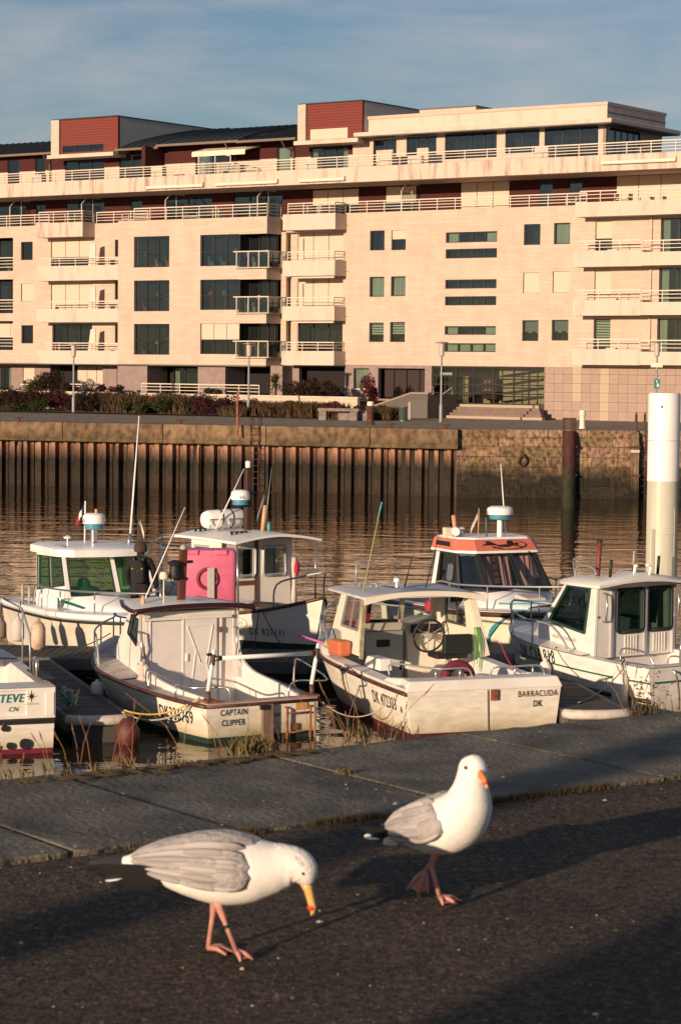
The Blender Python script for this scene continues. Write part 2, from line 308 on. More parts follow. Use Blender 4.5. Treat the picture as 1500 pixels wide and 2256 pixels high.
prof = [(-0.34,0.30),(-0.17,0.30),(-0.10,0.0),(0.10,0.0),(0.17,0.30),(0.34,0.30)]
for (a, b) in zip(prof[:-1], prof[1:]):
    pm.hexa([(a[0],a[1],-1.4),(b[0],b[1],-1.4),(b[0],b[1]+th,-1.4),(a[0],a[1]+th,-1.4)], [(a[0],a[1],2.42),(b[0],b[1],2.42),(b[0],b[1]+th,2.42),(a[0],a[1]+th,2.42)])
pm.box(0.165,0.19,0.27,0.31,-1.4,2.42)
first = None
for i in range(62):
    x = -0.3-0.7*i
    if first is None: o = pm.build('sheet_pile', m_pile, pw); first = o
    else: o = first.copy(); C.objects.link(o)
    o.location = (x+rnd.uniform(-.05,.05), rnd.uniform(-.03,.06)+(.22 if i in (1,3) else 0), rnd.uniform(-.04,0)); o.rotation_euler = (0,0,rnd.uniform(-.06,.06))
for x in (-6.1,-9.6,-17.1,-22.4,-25.4,-12.9):
    MB().add([(x-.02,.28,2.42),(x+.10,.02,2.40),(x+.06,-.06,2.0),(x+.05,-.05,-1.2),(x-.09,-.03,-1.2),(x-.08,-.04,1.9),(x-.02,.02,2.25)], [(0,1,2,6),(6,2,5),(2,3,4,5)]).build('bent_plate', m_pile, pw)
for i in range(46):
    x = rnd.uniform(-26,-.4); z = rnd.uniform(.9,2.2); MB().lathe([(.02,0),(.035,.01),(.02,.03)], 7).build('barnacle_patch', m_pile, pw).location = (x,.02,z)
m_cop = tidal('quay beam concrete', (0.235,0.150,0.085), (0.17,0.110,0.052), (0.10,0.080,0.034), 2.75, 2.3, soft=0.25, vs=1.1, var=0.42, stretch=(1,1,0.7))
MB().box(-70,0,0.36,1.5,-1.4,3.17).build('wall_backing', mat('dark earth', (0.02,0.014,0.010), 0.9), pw)
xs = [0.2,-4.1,-9.3,-14.6,-19.9,-25.2,-30.5,-36,-48,-70]
for k, (b, a) in enumerate(zip(xs[:-1], xs[1:])):
    m = MB(); m.hexa([(a+.012,-0.32,2.3),(b-.012,-0.32,2.3),(b-.012,0.9,2.3),(a+.012,0.9,2.3)], [(a+.012,-0.40,3.22),(b-.012,-0.40,3.22),(b-.012,0.9,3.22),(a+.012,0.9,3.22)])
    m.build('coping_beam', m_cop, pw, bevel=0.04)
    MB().box(a+.012, b-.012, -0.415, -0.2, 2.28, 2.46).build('beam_lip', m_cop, pw, bevel=0.02)
SAng = math.atan2(113.4-KY, 60-KX)
sw = empty('stone_quay_wall', (KX+.1, KY-.05, 0), SAng); tag(sw, 'old stone block quay wall with algae below the tide line', 'wall')
m_stone = [tidal('quay stone %d' % i, c, (0.12,0.085,0.04), (0.026,0.019,0.011), 1.65, 0.95, soft=0.30, vs=1.7, var=0.5, bump=0.5, stretch=(1,1,0.8)) for i, c in enumerate([(0.32,0.205,0.125),(0.37,0.25,0.165),(0.27,0.19,0.10),(0.34,0.21,0.15)])]
MB().box(-0.1,54,0.06,1.4,-1.4,3.17).build('wall_backing', mat('old mortar', (.085,.06,.04), .95), sw)
zs = [3.23,2.86,2.42,1.92,1.44,1.0,0.55,0.1,-0.5,-1.2]
for j, (zt, zb) in enumerate(zip(zs[:-1], zs[1:])):
    x = -0.05+rnd.uniform(-.2,.0)
    if j < 2: x += 0
    while x < 14:
        w = rnd.choice([.55,.8,1.1,1.5,1.9])*rnd.uniform(.9,1.1) if j else rnd.uniform(1.5,2.6); d = rnd.uniform(-.03,.025); e = 0.007
        x0 = max(x, -0.05)
        if x0 < x+w-.2:
            m = MB(); jit = lambda: rnd.uniform(-.012,.012)
            m.hexa([(x0+e+jit(),d+jit(),zb+e+jit()),(x+w-e+jit(),d+jit(),zb+e+jit()),(x+w-e,.35,zb+e),(x0+e,.35,zb+e)], [(x0+e+jit(),d+jit(),zt-e+jit()*.4),(x+w-e+jit(),d+jit(),zt-e+jit()*.4),(x+w-e,.35,zt-e),(x0+e,.35,zt-e)])
            m.build('stone', rnd.choice(m_stone), sw, bevel=0.016)
        x += w
MB().box(14.2,54,0.0,.4,-1.2,3.2).build('stone_far_run', m_stone[0], sw)
# timber fenders standing against the stone wall, mooring ring, ladders, piles
m_timber = tidal('old fender timber', (0.27,0.19,0.12), (0.10,0.075,0.035), (0.02,0.016,0.01), 1.3, 0.4, soft=0.25, vs=3, var=0.5, stretch=(3,3,0.3))
iron = mat('rusted iron', (0.075,0.028,0.018), 0.8, var=0.5, vs=8, bump=0.3, bs=30)
def fender_post(wx, lab, broken):
    f = empty('timber_fender', (KX+.1+wx*math.cos(SAng), KY-.05+wx*math.sin(SAng), 0), SAng); tag(f, lab, 'fender post')
    m = MB(); n = 9; rings = []
    for i in range(n):
        z = -1.2+(3.15+1.2)*i/(n-1); w = 0.19 if not (broken and 3 < i < 7) else 0.14; k = 0.05 if i == n-1 else 0
        rings.append([(-w+k+rnd.uniform(-.02,.02),-0.42+k*3,z),(w+rnd.uniform(-.02,.02),-0.42+k*3,z),(w,-0.08,z),(-w+k,-0.08,z)])
    m.loft(rings); m.build('post', m_timber, f)
    for z in (2.45, 1.1): MB().box(-.24,.24,-.45,-.05,z-.05,z+.05).build('strap', iron, f)
    if broken: MB().bar((-.30,-.34,.4),(-.25,-.28,2.7),.10,.16).build('split_plank', m_timber, f)
    else: MB().box(-.22,.2,-.46,-.40,2.2,2.32).build('cap_plate', mat('pale plate', (.55,.45,.34), .6), f)
fender_post(5.35, 'split weathered timber fender left of the rust brown pile on the stone wall', True)
fender_post(8.35, 'straight timber fender right of the rust brown pile on the stone wall', False)
rg = empty('mooring_ring', (KX+3.15, KY+.03, 1.75), SAng); tag(rg, 'iron mooring ring hanging on the stone wall', 'ring')
MB().tube([(0.19*math.cos(a), -0.13-0.04*math.sin(a), 0.24*math.sin(a)) for a in [2*PI*i/20 for i in range(21)]], 0.04, 8).build('ring', iron, rg, smooth=True)
MB().box(-.07,.12,-.12,.0,.18,.34).build('staple', iron, rg, bevel=.02)
def ladder(x, y, az, z0, z1, lab, hoops=True, wdt=0.42):
    l = empty('quay_ladder', (x, y, z0), az); tag(l, lab, 'ladder'); h = z1-z0
    for s in (-1, 1):
        pts = [(s*wdt/2,-.1,0),(s*wdt/2,-.1,h)]
        if hoops: pts += [(s*wdt/2,-.1,h+.25),(s*wdt/2,-.02,h+.42),(s*wdt/2,.14,h+.45),(s*wdt/2,.28,h+.36),(s*wdt/2,.32,h+.02)]
        MB().tube(pts, .03, 6).build('rail', iron, l, smooth=True)
    k = 0
    while .2+k*.3 < h: MB().tube([(-wdt/2,-.1,.2+k*.3),(wdt/2,-.1,.2+k*.3)], .018, 6).build('rung', iron, l); k += 1
dvx, dvy = math.cos(PA), math.sin(PA)
ladder(-4.15, KY+(-4.15-KX)*math.tan(PA)-.42, PA, .2, 3.2, 'rusty iron ladder with hooped rails on the sheet pile wall')
ladder(14.15, KY+.25-.05, SAng, .1, 3.6, 'brown iron ladder on the stone wall beside the white pile')
rp_ = empty('rusty_pile', (9.98, 103.3, 0)); tag(rp_, 'rust brown steel mooring pile with a square yoke on top', 'pile')
m_rust = tidal('pile rust', (0.062,0.017,0.016), (0.040,0.026,0.012), (0.020,0.022,0.008), 2.0, 0.9, soft=0.3, vs=2.2, var=0.4, bump=0.2)
MB().lathe([(.305,-2),(.305,3.38),(.27,3.40)], 24).build('shaft', m_rust, rp_, smooth='auto')
yk = MB(); yk.box(-.29,-.20,-.1,.1,3.39,3.98); yk.box(.20,.29,-.1,.1,3.39,3.98); yk.box(-.20,.20,-.1,.1,3.88,3.975); yk.box(.08,.15,-.1,.1,3.39,3.88); yk.build('yoke', iron, rp_)
wp = empty('white_pile', (6.42, 47.0, 0)); tag(wp, 'thick white mooring pile, clean above and stained cream below', 'pile')
MB().lathe([(.318,3.95),(.318,5.66),(.30,5.70),(.05,5.71)], 40).build('upper_sleeve', mat('white sleeve', (.78,.77,.75), .42, var=.06, vs=2), wp, smooth='auto')
MB().lathe([(.314,-2),(.314,3.955),(.25,3.956)], 40).build('lower_shaft', mat('stained shaft', (.50,.49,.40), .5, col2=(.33,.32,.25), vs=1.2, vstretch=(4,4,.25), lo=.28, hi=.52), wp, smooth='auto')
o = MB().tube([(0,0,0),(0,-.012,0)], .022, 10).build('drain_hole', mat('black', (.006,.006,.006), .7), wp); o.location = (-.09, -.306, 5.43)
for z in (1.6, 2.9, 4.75): MB().lathe([(.319,z),(.322,z+.008),(.319,z+.016)], 40).build('weld_seam', mat('weld', (.52,.50,.44), .6), wp, smooth=True)
for a, h in ((-2.25, 2.1), (-.95, 1.55), (-.75, 2.5)):
    o = MB().box(-.035,.035,-.012,.012,.4,h+.9).build('wear_strip', mat('grey wear', (.30,.29,.25), .6), wp); o.location = (.316*math.cos(a), .316*math.sin(a), 0); o.rotation_euler = (0,0,a+PI/2)
# things on the far promenade
m_post = mat('lamp post paint', (.20,.23,.24), .5, metal=.2); m_lan = mat('lantern grey', (.42,.36,.31), .4); cream = mat('cream paint', (.72,.63,.50), .55)
def street_lamp(x, y, lab, h=4.2):
    l = empty('street_lamp', (x, y, FZ)); tag(l, lab, 'street lamp', 'lamps along the far promenade')
    MB().lathe([(.10,0),(.10,.9),(.085,.95)], 10).build('base', m_post, l, smooth='auto')
    MB().lathe([(.062,.9),(.05,h-.75)], 10).build('post', m_post, l, smooth='auto')
    MB().lathe([(.06,h-.78),(.13,h-.72),(.16,h-.12),(.13,h-.08)], 12).build('lantern', m_lan, l, smooth='auto')
    MB().lathe([(.14,h-.07),(.36,h-.045),(.36,h-.01),(.05,h+.03)], 16).build('cap', m_post, l, smooth='auto')
    return l
street_lamp(-15.7, 138.4, 'grey street lamp standing before the dark red hedge at far left', 4.05)
street_lamp(-5.25, 133.4, 'pale grey street lamp in front of the glass fronted corner balconies', 4.15)
street_lamp(5.27, 125.2, 'slim street lamp beside the entrance steps', 4.25)
l4 = street_lamp(16.1, 121.0, 'street lamp carrying a small green sign behind the white pile', 4.35)
MB().box(-.30,.30,-.06,.06,3.02,3.25).build('box', cream, l4, bevel=.02)
MB().box(-.13,.17,-.10,-.07,1.95,2.42).build('sign', mat('teal sign', (.02,.16,.17), .5), l4)
MB().prism([(0.0,2.02),(.06,2.02),(.06,2.15),(.10,2.02),(.14,2.02),(.09,2.2),(.02,2.2)], lambda a,b:(a,-.105,b), lambda a,b:(a,-.101,b)).build('pictogram', mat('sign white', (.6,.75,.6), .5), l4)
MB().box(-.02,.03,-.105,-.101,2.24,2.36).build('pictogram', MATS['sign white'], l4)
bn = empty('stone_bench', (-.05, 126.8, FZ), -R(12)); tag(bn, 'backless stone bench in front of the red shrubs', 'bench')
m_bst = mat('bench stone', (.19,.165,.14), .85, var=.3, vs=4)
MB().box(-1.2,1.05,-.28,.28,.50,.66).build('seat', m_bst, bn, bevel=.02)
for x in (-.95, .75): MB().box(x-.2,x+.2,-.22,.22,0,.5).build('support', m_bst, bn, bevel=.02)
MB().box(-.2,1.6,.3,.7,0,.55).build('back_block', m_bst, bn, bevel=.02)
bo = empty('mooring_bollard', (1.45, 118.6, FZ)); tag(bo, 'dark iron mooring bollard with a pale cap at the ramp wall', 'bollard')
MB().lathe([(.24,0),(.22,.1),(.17,.3),(.17,.62),(.24,.75),(.26,.86),(.2,.95)], 16).build('body', iron, bo, smooth='auto')
MB().lathe([(.16,.95),(.18,1.0),(.16,1.16),(.05,1.18)], 12).build('cap', cream, bo, smooth='auto')
bi = empty('litter_bin', (3.3, 126.6, FZ)); tag(bi, 'ribbed green metal litter bin at the foot of the steps', 'bin')
m_bin = mat('bin metal', (.10,.13,.11), .45, metal=.5)
prof = [(.24,0)]
for i in range(9): prof += [(.24,.05+i*.075),(.215,.085+i*.075)]
MB().lathe(prof+[(.25,.74),(.25,.78),(.18,.785)], 20).build('drum', m_bin, bi, smooth='auto')
MB().box(.27,.38,-.05,.05,.1,1.05).build('post', mat('bin post', (.35,.31,.28), .6), bi)
wb = empty('white_bollard', (11.75, 115.2, FZ)); tag(wb, 'short cream bollard with domed head on the quay edge', 'bollard')
MB().lathe([(.17,0),(.16,.08),(.14,.1),(.125,.62),(.19,.64),(.19,.68),(.15,.70),(.15,.76),(.17,.78),(.12,.9),(.04,.93)], 18).build('body', cream, wb, smooth='auto')
rd = empty('marker_post', (-5.0, 113.6, FZ-.5)); tag(rd, 'thin rusty red post on the edge of the concrete beam', 'post')
MB().lathe([(.055,0),(.055,2.2),(.04,2.22)], 8).build('post', mat('red rust paint', (.33,.10,.06), .7, col2=(.16,.06,.04), vs=6), rd, smooth='auto')
for z in (1.0, 1.45): MB().lathe([(.062,z),(.062,z+.04)], 8).build('band', iron, rd)
for wx in (-14.0, -3.35, -1.05+.4, -22.6):
    cl_ = empty('quay_cleat', (KX+wx*dvx+.15, KY+wx*dvy+.15, FZ+.02), PA)
    tag(cl_, {-14.0:'small red quay cleat at left end of the beam', -3.35:'small red quay cleat near the bench', -.65:'small red quay cleat at the end of the concrete beam', -22.6:'small red quay cleat at far left of the beam'}[round(wx,2)], 'cleat', 'cleats on the concrete beam')
    MB().box(-.06,.06,-.06,.06,0,.16).build('stem', iron, cl_); MB().tube([(-.2,0,.2),(0,0,.17),(.2,0,.2)], .04, 6).build('horn', iron, cl_)
# ================================================================== apartment building (local x along the front, y into it, z up from the far ground)
BA = -R(35)
bld = empty('apartment_building', (0,142,FZ), BA); tag(bld, 'long cream apartment block with balconies and dark red top storeys', 'building')
OFF = (0,0,-FZ)
m_clad = facade_mat('stone cladding', (.535,.425,.345), (.455,.35,.28), .95, .225, .012, stain=.30)
m_par = mat('parapet concrete', (.55,.445,.375), .8, col2=(.43,.335,.275), vs=1.3, vstretch=(1.2,1.2,.35), lo=.25, hi=.5, bump=.1)
m_parst = mat('stained parapet', (.53,.43,.355), .8, col2=(.28,.185,.165), vs=1.5, vstretch=(1.6,1.6,.22), lo=.30, hi=.50, bump=.1)
m_ground = mat('mauve render', (.25,.185,.175), .85, var=.14, vs=3)
m_maroon = facade_mat('dark red boarding', (.062,.012,.012), (.025,.006,.006), 40, .16, .012, bump=.5)
m_red = facade_mat('red boarding', (.175,.038,.030), (.09,.022,.018), 60, .17, .016, bump=.6)
m_roof = mat('dark zinc roof', (.030,.036,.036), .5, metal=.2, var=.2, vs=2)
m_frame = mat('window frame', (.012,.012,.013), .4)
m_rail = mat('painted rail', (.60,.51,.43), .5)
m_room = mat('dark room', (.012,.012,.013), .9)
m_blind = mat('roller blind', (.56,.455,.365), .8, var=.05, vs=8)
m_curt = mat('curtain', (.52,.50,.36), .9, var=.35, vs=1.0, vstretch=(16,16,.2))
m_slat = mat('striped blind', (.62,.60,.45), .8)
m_zinc = mat('gutter', (.10,.09,.08), .5)
m_cream = mat('cream wall', (.49,.395,.325), .8, var=.1, vs=3)
m_pane = glass_mat('window glass', (.62,.74,.74), .30, .02, .85)
def wall(name, s0, s1, z0, z1, opens, d=0.0, th=.22, m=None, parent=None):
    mb = MB(); ops = []
    for o in opens:
        a0, a1 = (max(o[0], s0)-s0)/(s1-s0), (min(o[1], s1)-s0)/(s1-s0); b0, b1 = (max(o[2], z0)-z0)/(z1-z0), (min(o[3], z1)-z0)/(z1-z0)
        if a1 > a0 and b1 > b0: ops.append((a0, a1, b0, b1))
    wallq(mb, [(s0,d,z0),(s1,d,z0),(s1,d,z1),(s0,d,z1)], ops, th)
    return mb.build(name, m or m_clad, parent or bld, off=OFF)
def furn(kind, s, d, z, w, par, seed):
    r_ = random.Random(seed); col = r_.choice([(.24,.04,.06),(.20,.14,.05),(.04,.10,.13),(.06,.09,.035),(.30,.20,.13),(.16,.10,.06)])
    m = MATS.get('room thing %s' % (col,)) or mat('room thing %s' % (col,), col, .7)
    h = r_.uniform(.5,.95)
    if kind == 0: MB().box(s,s+w,d,d+.4,z,z+h*.5).box(s,s+.1,d,d+.4,z,z+h).build('armchair', m, par, off=OFF, bevel=.03)
    else: MB().lathe([(.05,0),(.02,.05),(.02,h),(.18,h),(.1,h+.28)], 8, (s+.1,d+.2,z)).build('lamp', m, par, off=OFF)
cnt = [0]
def window(w, d=0.0, rec=.15, back=.9, mull=None, transom=0.0):
    s0, s1, z0, z1, kind = w[:5]; n = w[5] if mull is None else mull; cnt[0] += 1
    f = .05; y = d+rec
    mb = MB(); mb.box(s0,s1,y-.03,y+.04,z1-f,z1); mb.box(s0,s1,y-.03,y+.04,z0,z0+f); mb.box(s0,s0+f,y-.03,y+.04,z0+f,z1-f); mb.box(s1-f,s1,y-.03,y+.04,z0+f,z1-f)
    for i in range(1, n): x = s0+(s1-s0)*i/n; mb.box(x-.045,x+.045,y-.032,y+.042,z0+f,z1-f)
    if transom: zt = z0+(z1-z0)*transom; mb.box(s0+f,s1-f,y-.028,y+.038,zt-.035,zt+.035)
    win = mb.build('window', m_frame, bld, off=OFF)
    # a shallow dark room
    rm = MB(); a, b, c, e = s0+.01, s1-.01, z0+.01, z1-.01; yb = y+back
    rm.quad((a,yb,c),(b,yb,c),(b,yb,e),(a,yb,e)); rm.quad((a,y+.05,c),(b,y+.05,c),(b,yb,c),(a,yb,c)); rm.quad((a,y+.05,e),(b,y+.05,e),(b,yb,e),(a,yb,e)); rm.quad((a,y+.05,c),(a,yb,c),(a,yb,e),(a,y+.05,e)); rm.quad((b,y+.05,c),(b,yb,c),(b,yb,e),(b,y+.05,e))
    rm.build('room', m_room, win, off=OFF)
    for i in range(n):
        x0, x1 = s0+(s1-s0)*i/n, s0+(s1-s0)*(i+1)/n
        MB().box(x0+.045,x1-.045,y-.004,y+.004,z0+f,z1-f).build('pane', m_pane, win, off=OFF)
        k = kind if kind != 'k' else 'k'
        if kind in 'bh':
            zb = z0+.02 if kind == 'b' else z0+(z1-z0)*(.48 if n > 1 else .55)
            mm = MB(); nn = max(2, int((z1-zb)/.11)); zz = [zb+(z1-zb)*q/nn for q in range(nn+1)]
            for q in range(nn): mm.add([(x0+.02,y-.045,zz[q]),(x1-.02,y-.045,zz[q]),(x1-.02,y-.055,zz[q+1]-.012),(x0+.02,y-.055,zz[q+1]-.012),(x0+.02,y-.045,zz[q+1]),(x1-.02,y-.045,zz[q+1])], [(0,1,2,3),(3,2,5,4)])
            mm.build('blind', m_blind, win, off=OFF)
        elif kind == 'c':
            full = (i in (0, n-1)) or n == 1
            if full or cnt[0] % 3 == 0:
                mm = MB(); nn = 14; xa, xb = (x0+.05, x1-.05) if n in (1, 4) else ((x0+.05, x0+(x1-x0)*.45) if i == 0 else (x0+(x1-x0)*.5, x1-.05))
                P = [(xa+(xb-xa)*q/nn, y+.12+.035*math.sin(q*2.1)) for q in range(nn+1)]
                for q in range(nn): mm.quad((P[q][0],P[q][1],z0+.04),(P[q+1][0],P[q+1][1],z0+.04),(P[q+1][0],P[q+1][1],z1-.05),(P[q][0],P[q][1],z1-.05))
                mm.build('curtain', m_curt, win, off=OFF, smooth=True)
        elif kind == 's':
            mm = MB(); zc = z1
            while zc > z0+(z1-z0)*.38: mm.box(x0+.04,x1-.04,y+.09,y+.10,zc-.10,zc); zc -= .15
            mm.build('blind', m_slat, win, off=OFF)
        elif kind == 'k':
            mm = MB(); P = [(x0+.05+(x1-x0-.1)*q/10, y+.1+.02*math.sin(q*2)) for q in range(11)]
            for q in range(10): mm.quad((P[q][0],P[q][1],z0+(z1-z0)*(.42+.06*math.sin(q*1.3))),(P[q+1][0],P[q+1][1],z0+(z1-z0)*(.42+.06*math.sin(q*1.3+1.3))),(P[q+1][0],P[q+1][1],z1-.05),(P[q][0],P[q][1],z1-.05))
            mm.build('net_curtain', mat('lace', (.25,.25,.20), .9), win, off=OFF)
        elif kind == 'g' and (z1-z0) > 1.3 and z1 < 14.5 and (x1-x0) > .7:
            furn(rnd.randrange(2), x0+rnd.uniform(.1,.4), y+.3, z0+.02, rnd.uniform(.3,.5), win, cnt[0]*7+i)
    return win
def railing(name, pts, z, h, n=3, parent=None, sp=1.25, r=.022):
    """posts and level bars along a polyline of (s,d)"""
    mb = MB()
    for (a, b) in zip(pts[:-1], pts[1:]):
        Ln = math.hypot(b[0]-a[0], b[1]-a[1]); k = max(1, round(Ln/sp))
        for i in range(k+1):
            q = i/k; x, y = a[0]+(b[0]-a[0])*q, a[1]+(b[1]-a[1])*q; mb.box(x-.022,x+.022,y-.022,y+.022,z-.03,z+h)
        for i in range(n):
            zz = z+h*(i+1)/n-(.02 if i == n-1 else 0); rr = r*1.4 if i == n-1 else r*.85
            mb.bar((a[0],a[1],zz),(b[0],b[1],zz), rr*2, rr*2)
    return mb.build(name, m_rail, parent or bld, off=OFF)
# --- floors 1-3, right-hand wall
GW = [(1.94,2.98,12.99,14.16,'g',1), (3.47,4.49,12.98,14.15,'h',1), (1.94,2.99,10.25,11.43,'c',1), (3.47,4.50,10.27,11.44,'c',1), (1.95,2.99,7.57,8.72,'s',1), (3.44,4.50,7.57,8.75,'s',1), (7.27,10.75,13.33,13.93,'c',4), (7.27,10.75,12.42,12.96,'g',4), (7.27,10.75,10.67,11.19,'g',4), (7.27,10.75,9.70,10.22,'g',4), (7.27,10.75,8.00,8.50,'c',4), (7.27,10.75,7.01,7.51,'c',4), (12.52,13.60,13.09,14.27,'g',1), (14.48,15.53,13.10,14.29,'c',1), (12.51,13.55,10.37,11.53,'b',1), (14.44,15.52,10.38,11.57,'b',1), (12.50,13.57,7.65,8.83,'k',1), (14.43,15.51,7.68,8.85,'k',1)]
HW = [(17.13,18.19,12.21,14.30,'h',1), (17.12,18.16,9.45,11.56,'b',1), (17.12,18.18,6.67,8.87,'s',1), (21.19,24.4,12.14,14.38,'c',3), (21.14,24.4,9.42,11.67,'c',3), (21.08,24.4,6.70,8.90,'c',3)]
wall('wall', 0.1, 27, 6.2, 15.25, GW+HW)
for w in GW: window(w)
for w in HW: window(w)
for zz in (14.45, 11.62, 8.9):
    MB().box(20.6,20.72,-.12,-.01,zz-2.6,zz).build('downpipe', m_cream, bld, off=OFF)
# --- right balconies
def parapet(s0, s1, d, z0, z1, name='balcony', depth=1.2, m=None, floor=True):
    mb = MB(); mb.box(s0,s1,d,d+.16,z0,z1); mb.box(s1-.16,s1,d+.16,d+depth,z0,z1); mb.box(s0,s0+.16,d+.16,d+depth,z0,z1)
    if floor: mb.box(s0+.16,s1-.16,d+.16,d+depth,z0+.01,z0+.2)
    return mb.build(name, m or m_par, bld, off=OFF)
for z0, z1 in ((6.33,7.2),(9.05,9.9),(11.74,12.62)):
    b = parapet(16.45, 20.66, -1.2, z0, z1); railing('railing', [(16.75,-1.1),(20.6,-1.1)], z1, .56, 3, b)
    b = parapet(20.665, 27, -1.2, z0+.02, z1-.13); railing('railing', [(20.7,-1.1),(26.9,-1.1)], z1-.13, .64, 3, b)
    for k in range(3): MB().box(17.3+k*1.1,17.9+k*1.1,-.9,-.5,z0+.2,z0+.75+.2*(k % 2)).build('balcony_chair', MATS.get('garden plastic') or mat('garden plastic', (.45,.40,.34), .6), b, off=OFF)
b = parapet(16.5, 27, -1.2, 14.5, 15.3); railing('railing', [(16.75,-1.1),(26.9,-1.1)], 15.3, .62, 3, b)
# --- balcony stack F
wall('wall', -4.6, .1, 6.2, 14.25, [(-4.25,.02,12.3,14.2),(-4.22,.02,9.6,11.5),(-4.19,.02,6.9,8.85)], 0, .25)
FW = [(-3.72,-.30,12.03,14.16,'b',3), (-3.69,-.30,9.29,11.43,'b',3), (-3.66,-.28,6.54,8.69,'g',3)]
wall('recess_wall', -4.7, .3, 6.2, 14.6, FW, .5, .2, m_cream)
for w in FW: window(w, .5, .1)
for z0, z1 in ((6.15,7.0),(8.82,9.68),(11.5,12.42),(14.25,15.2)):
    b = parapet(-3.62, .25, -1.2, z0, z1, depth=1.2+.45)
    railing('railing', [(-3.3,-1.1),(.15,-1.1),(.15,.0)], z1, .54 if z1 < 15 else .66, 3 if z1 < 15 else 4, b)
    MB().box(.245,.42,-.55,-.53,z0+.35,z0+.38).build('spout', m_zinc, b, off=OFF)
    if z0 in (8.82, 11.5): MB().box(-3.1,.0,-.95,-.80,z0-.14,z0-.03).build('awning_case', m_rail, b, off=OFF, bevel=.03)
    if z0 > 8: MB().bar((-3.3,-.1,z0-.3),(-3.3,-.1,z0-2.6),.06).build('downpipe', m_cream, b, off=OFF)
# --- projecting bay E
EW = [(-15.03,-12.16,12.18,14.11,'g',3), (-15.01,-12.14,9.43,11.36,'g',3), (-15.00,-12.12,6.71,8.64,'g',3), (-9.71,-6.71,12.18,14.10,'g',3), (-9.69,-6.69,9.49,11.35,'g',3), (-9.67,-6.70,6.77,8.66,'h',3)]
EC = [(-6.71,-4.58,12.1,14.08), (-6.69,-4.58,9.35,11.33), (-6.70,-4.58,6.66,8.66)]
wall('bay_wall', -15.2, -4.58, 6.1, 15.12, [o for o in EW]+[(a,b+.1,c,d) for a,b,c,d in EC], -1.5, .25)
for w in EW: window(w, -1.5, .17, transom=.47)
for z0, z1 in ((6.1,6.66),(8.66,9.35),(11.33,12.1),(14.08,15.12)): MB().box(-4.83,-4.58,-1.25,0,z0,z1).build('bay_return', m_par, bld, off=OFF)
mb = MB(); mb.box(-15.2,-14.95,-1.25,0,6.1,15.12); mb.build('bay_side', m_clad, bld, off=OFF)
for a, b_, c, d_ in EC:
    # dark corner loggia with a glass balustrade
    mb = MB(); mb.box(a,-4.6,-.35,-.30,c,d_); mb.build('loggia_glazing', mat('dark glazing', (.010,.012,.013), .06), bld, off=OFF)
    mb = MB()
    for x in (a+.02, a+.75, a+1.45, -4.7): mb.box(x-.04,x+.04,-.42,-.34,c,d_)
    mb.build('loggia_frame', m_frame, bld, off=OFF)
    MB().box(a,-4.3,-1.4,-.3,c-.12,c).build('loggia_floor', m_zinc, bld, off=OFF)
    gb = MB(); gb.box(a-.2,-4.2,-1.80,-1.74,c+.88,c+.94); gb.box(-4.26,-4.2,-1.74,-.1,c+.88,c+.94); gb.box(a-.2,-4.2,-1.80,-1.74,c-.1,c-.06); gb.box(-4.26,-4.2,-1.74,-.1,c-.1,c-.06)
    for x in (a+.05, a+.95, a+1.75, -4.23): gb.box(x-.025,x+.025,-1.795,-1.745,c-.06,c+.88)
    gb.box(-4.255,-4.205,-.5,-.45,c-.06,c+.88)
    g_ = gb.build('glass_balustrade', m_rail, bld, off=OFF)
    MB().box(a+.08,-4.28,-1.775,-1.765,c-.05,c+.87).build('pane', m_pane, g_, off=OFF); MB().box(-4.235,-4.225,-1.7,-.15,c-.05,c+.87).build('pane', m_pane, g_, off=OFF)
    for k in range(4): furn(rnd.randrange(2), a+.2+k*.45, -1.2+.2*(k % 2), c+.02, .3, g_, int(c*10)+k)
wall('wall', -16.5, -15.2, 6.1, 15.15, [], -1.3, .25)
# --- left balconies C, B, A
BW = [(-26.02,-24.97,12.90,14.10,'g',1), (-26.01,-24.92,10.19,11.35,'b',1), (-25.97,-24.92,7.40,8.60,'g',1)]
CW = [(-23.37,-19.80,12.01,14.13,'h',3), (-17.88,-17.05,12.94,14.07,'g',1), (-23.36,-19.79,9.36,11.31,'b',3), (-17.87,-17.03,10.24,11.40,'g',1), (-23.23,-19.78,6.41,8.65,'g',3), (-17.85,-17.02,7.40,8.59,'g',1)]
AW = [(-40,-26.72,12.2,14.40), (-40,-26.72,9.4,11.65), (-40,-26.72,6.95,8.88)]
wall('wall', -40, -15.9, 6.1, 15.15, BW+CW+AW)
for w in BW+CW: window(w)
AG = [(-33,-26.75,12.2,14.3,'g',6), (-33,-26.75,9.4,11.6,'g',6), (-33,-26.75,6.95,8.8,'h',6)]
for w in AG: window(w, 1.0, .0); 
for a, b_, c, d_ in AW:
    MB().box(-40,-26.74,.1,1.1,c-.15,c).build('balcony_floor', m_par, bld, off=OFF); railing('railing', [(-32,.08),(-26.75,.08)], c+.05, .85, 4)
for z0, z1 in ((6.05,6.94),(8.76,9.62),(11.45,12.40)):
    b = parapet(-23.55, -16.1, -1.2, z0, z1); railing('railing', [(-23.0,-1.1),(-16.15,-1.1)], z1, .5, 3, b)
    MB().hexa([(-19.35,-.95,z1-.3),(-18.7,-.95,z1-.3),(-18.7,-.9,z1-.3),(-19.35,-.9,z1-.3)],[(-19.1,-.95,z1+1.35),(-18.7,-.95,z1+1.45),(-18.7,-.9,z1+1.45),(-19.1,-.9,z1+1.35)]).build('side_screen', m_rail, b, off=OFF)
    furn(0, -22.3, -.8, z1-.5, .5, b, int(z0)); furn(0, -17.6, -.8, z1-.45, .5, b, int(z0)+9)
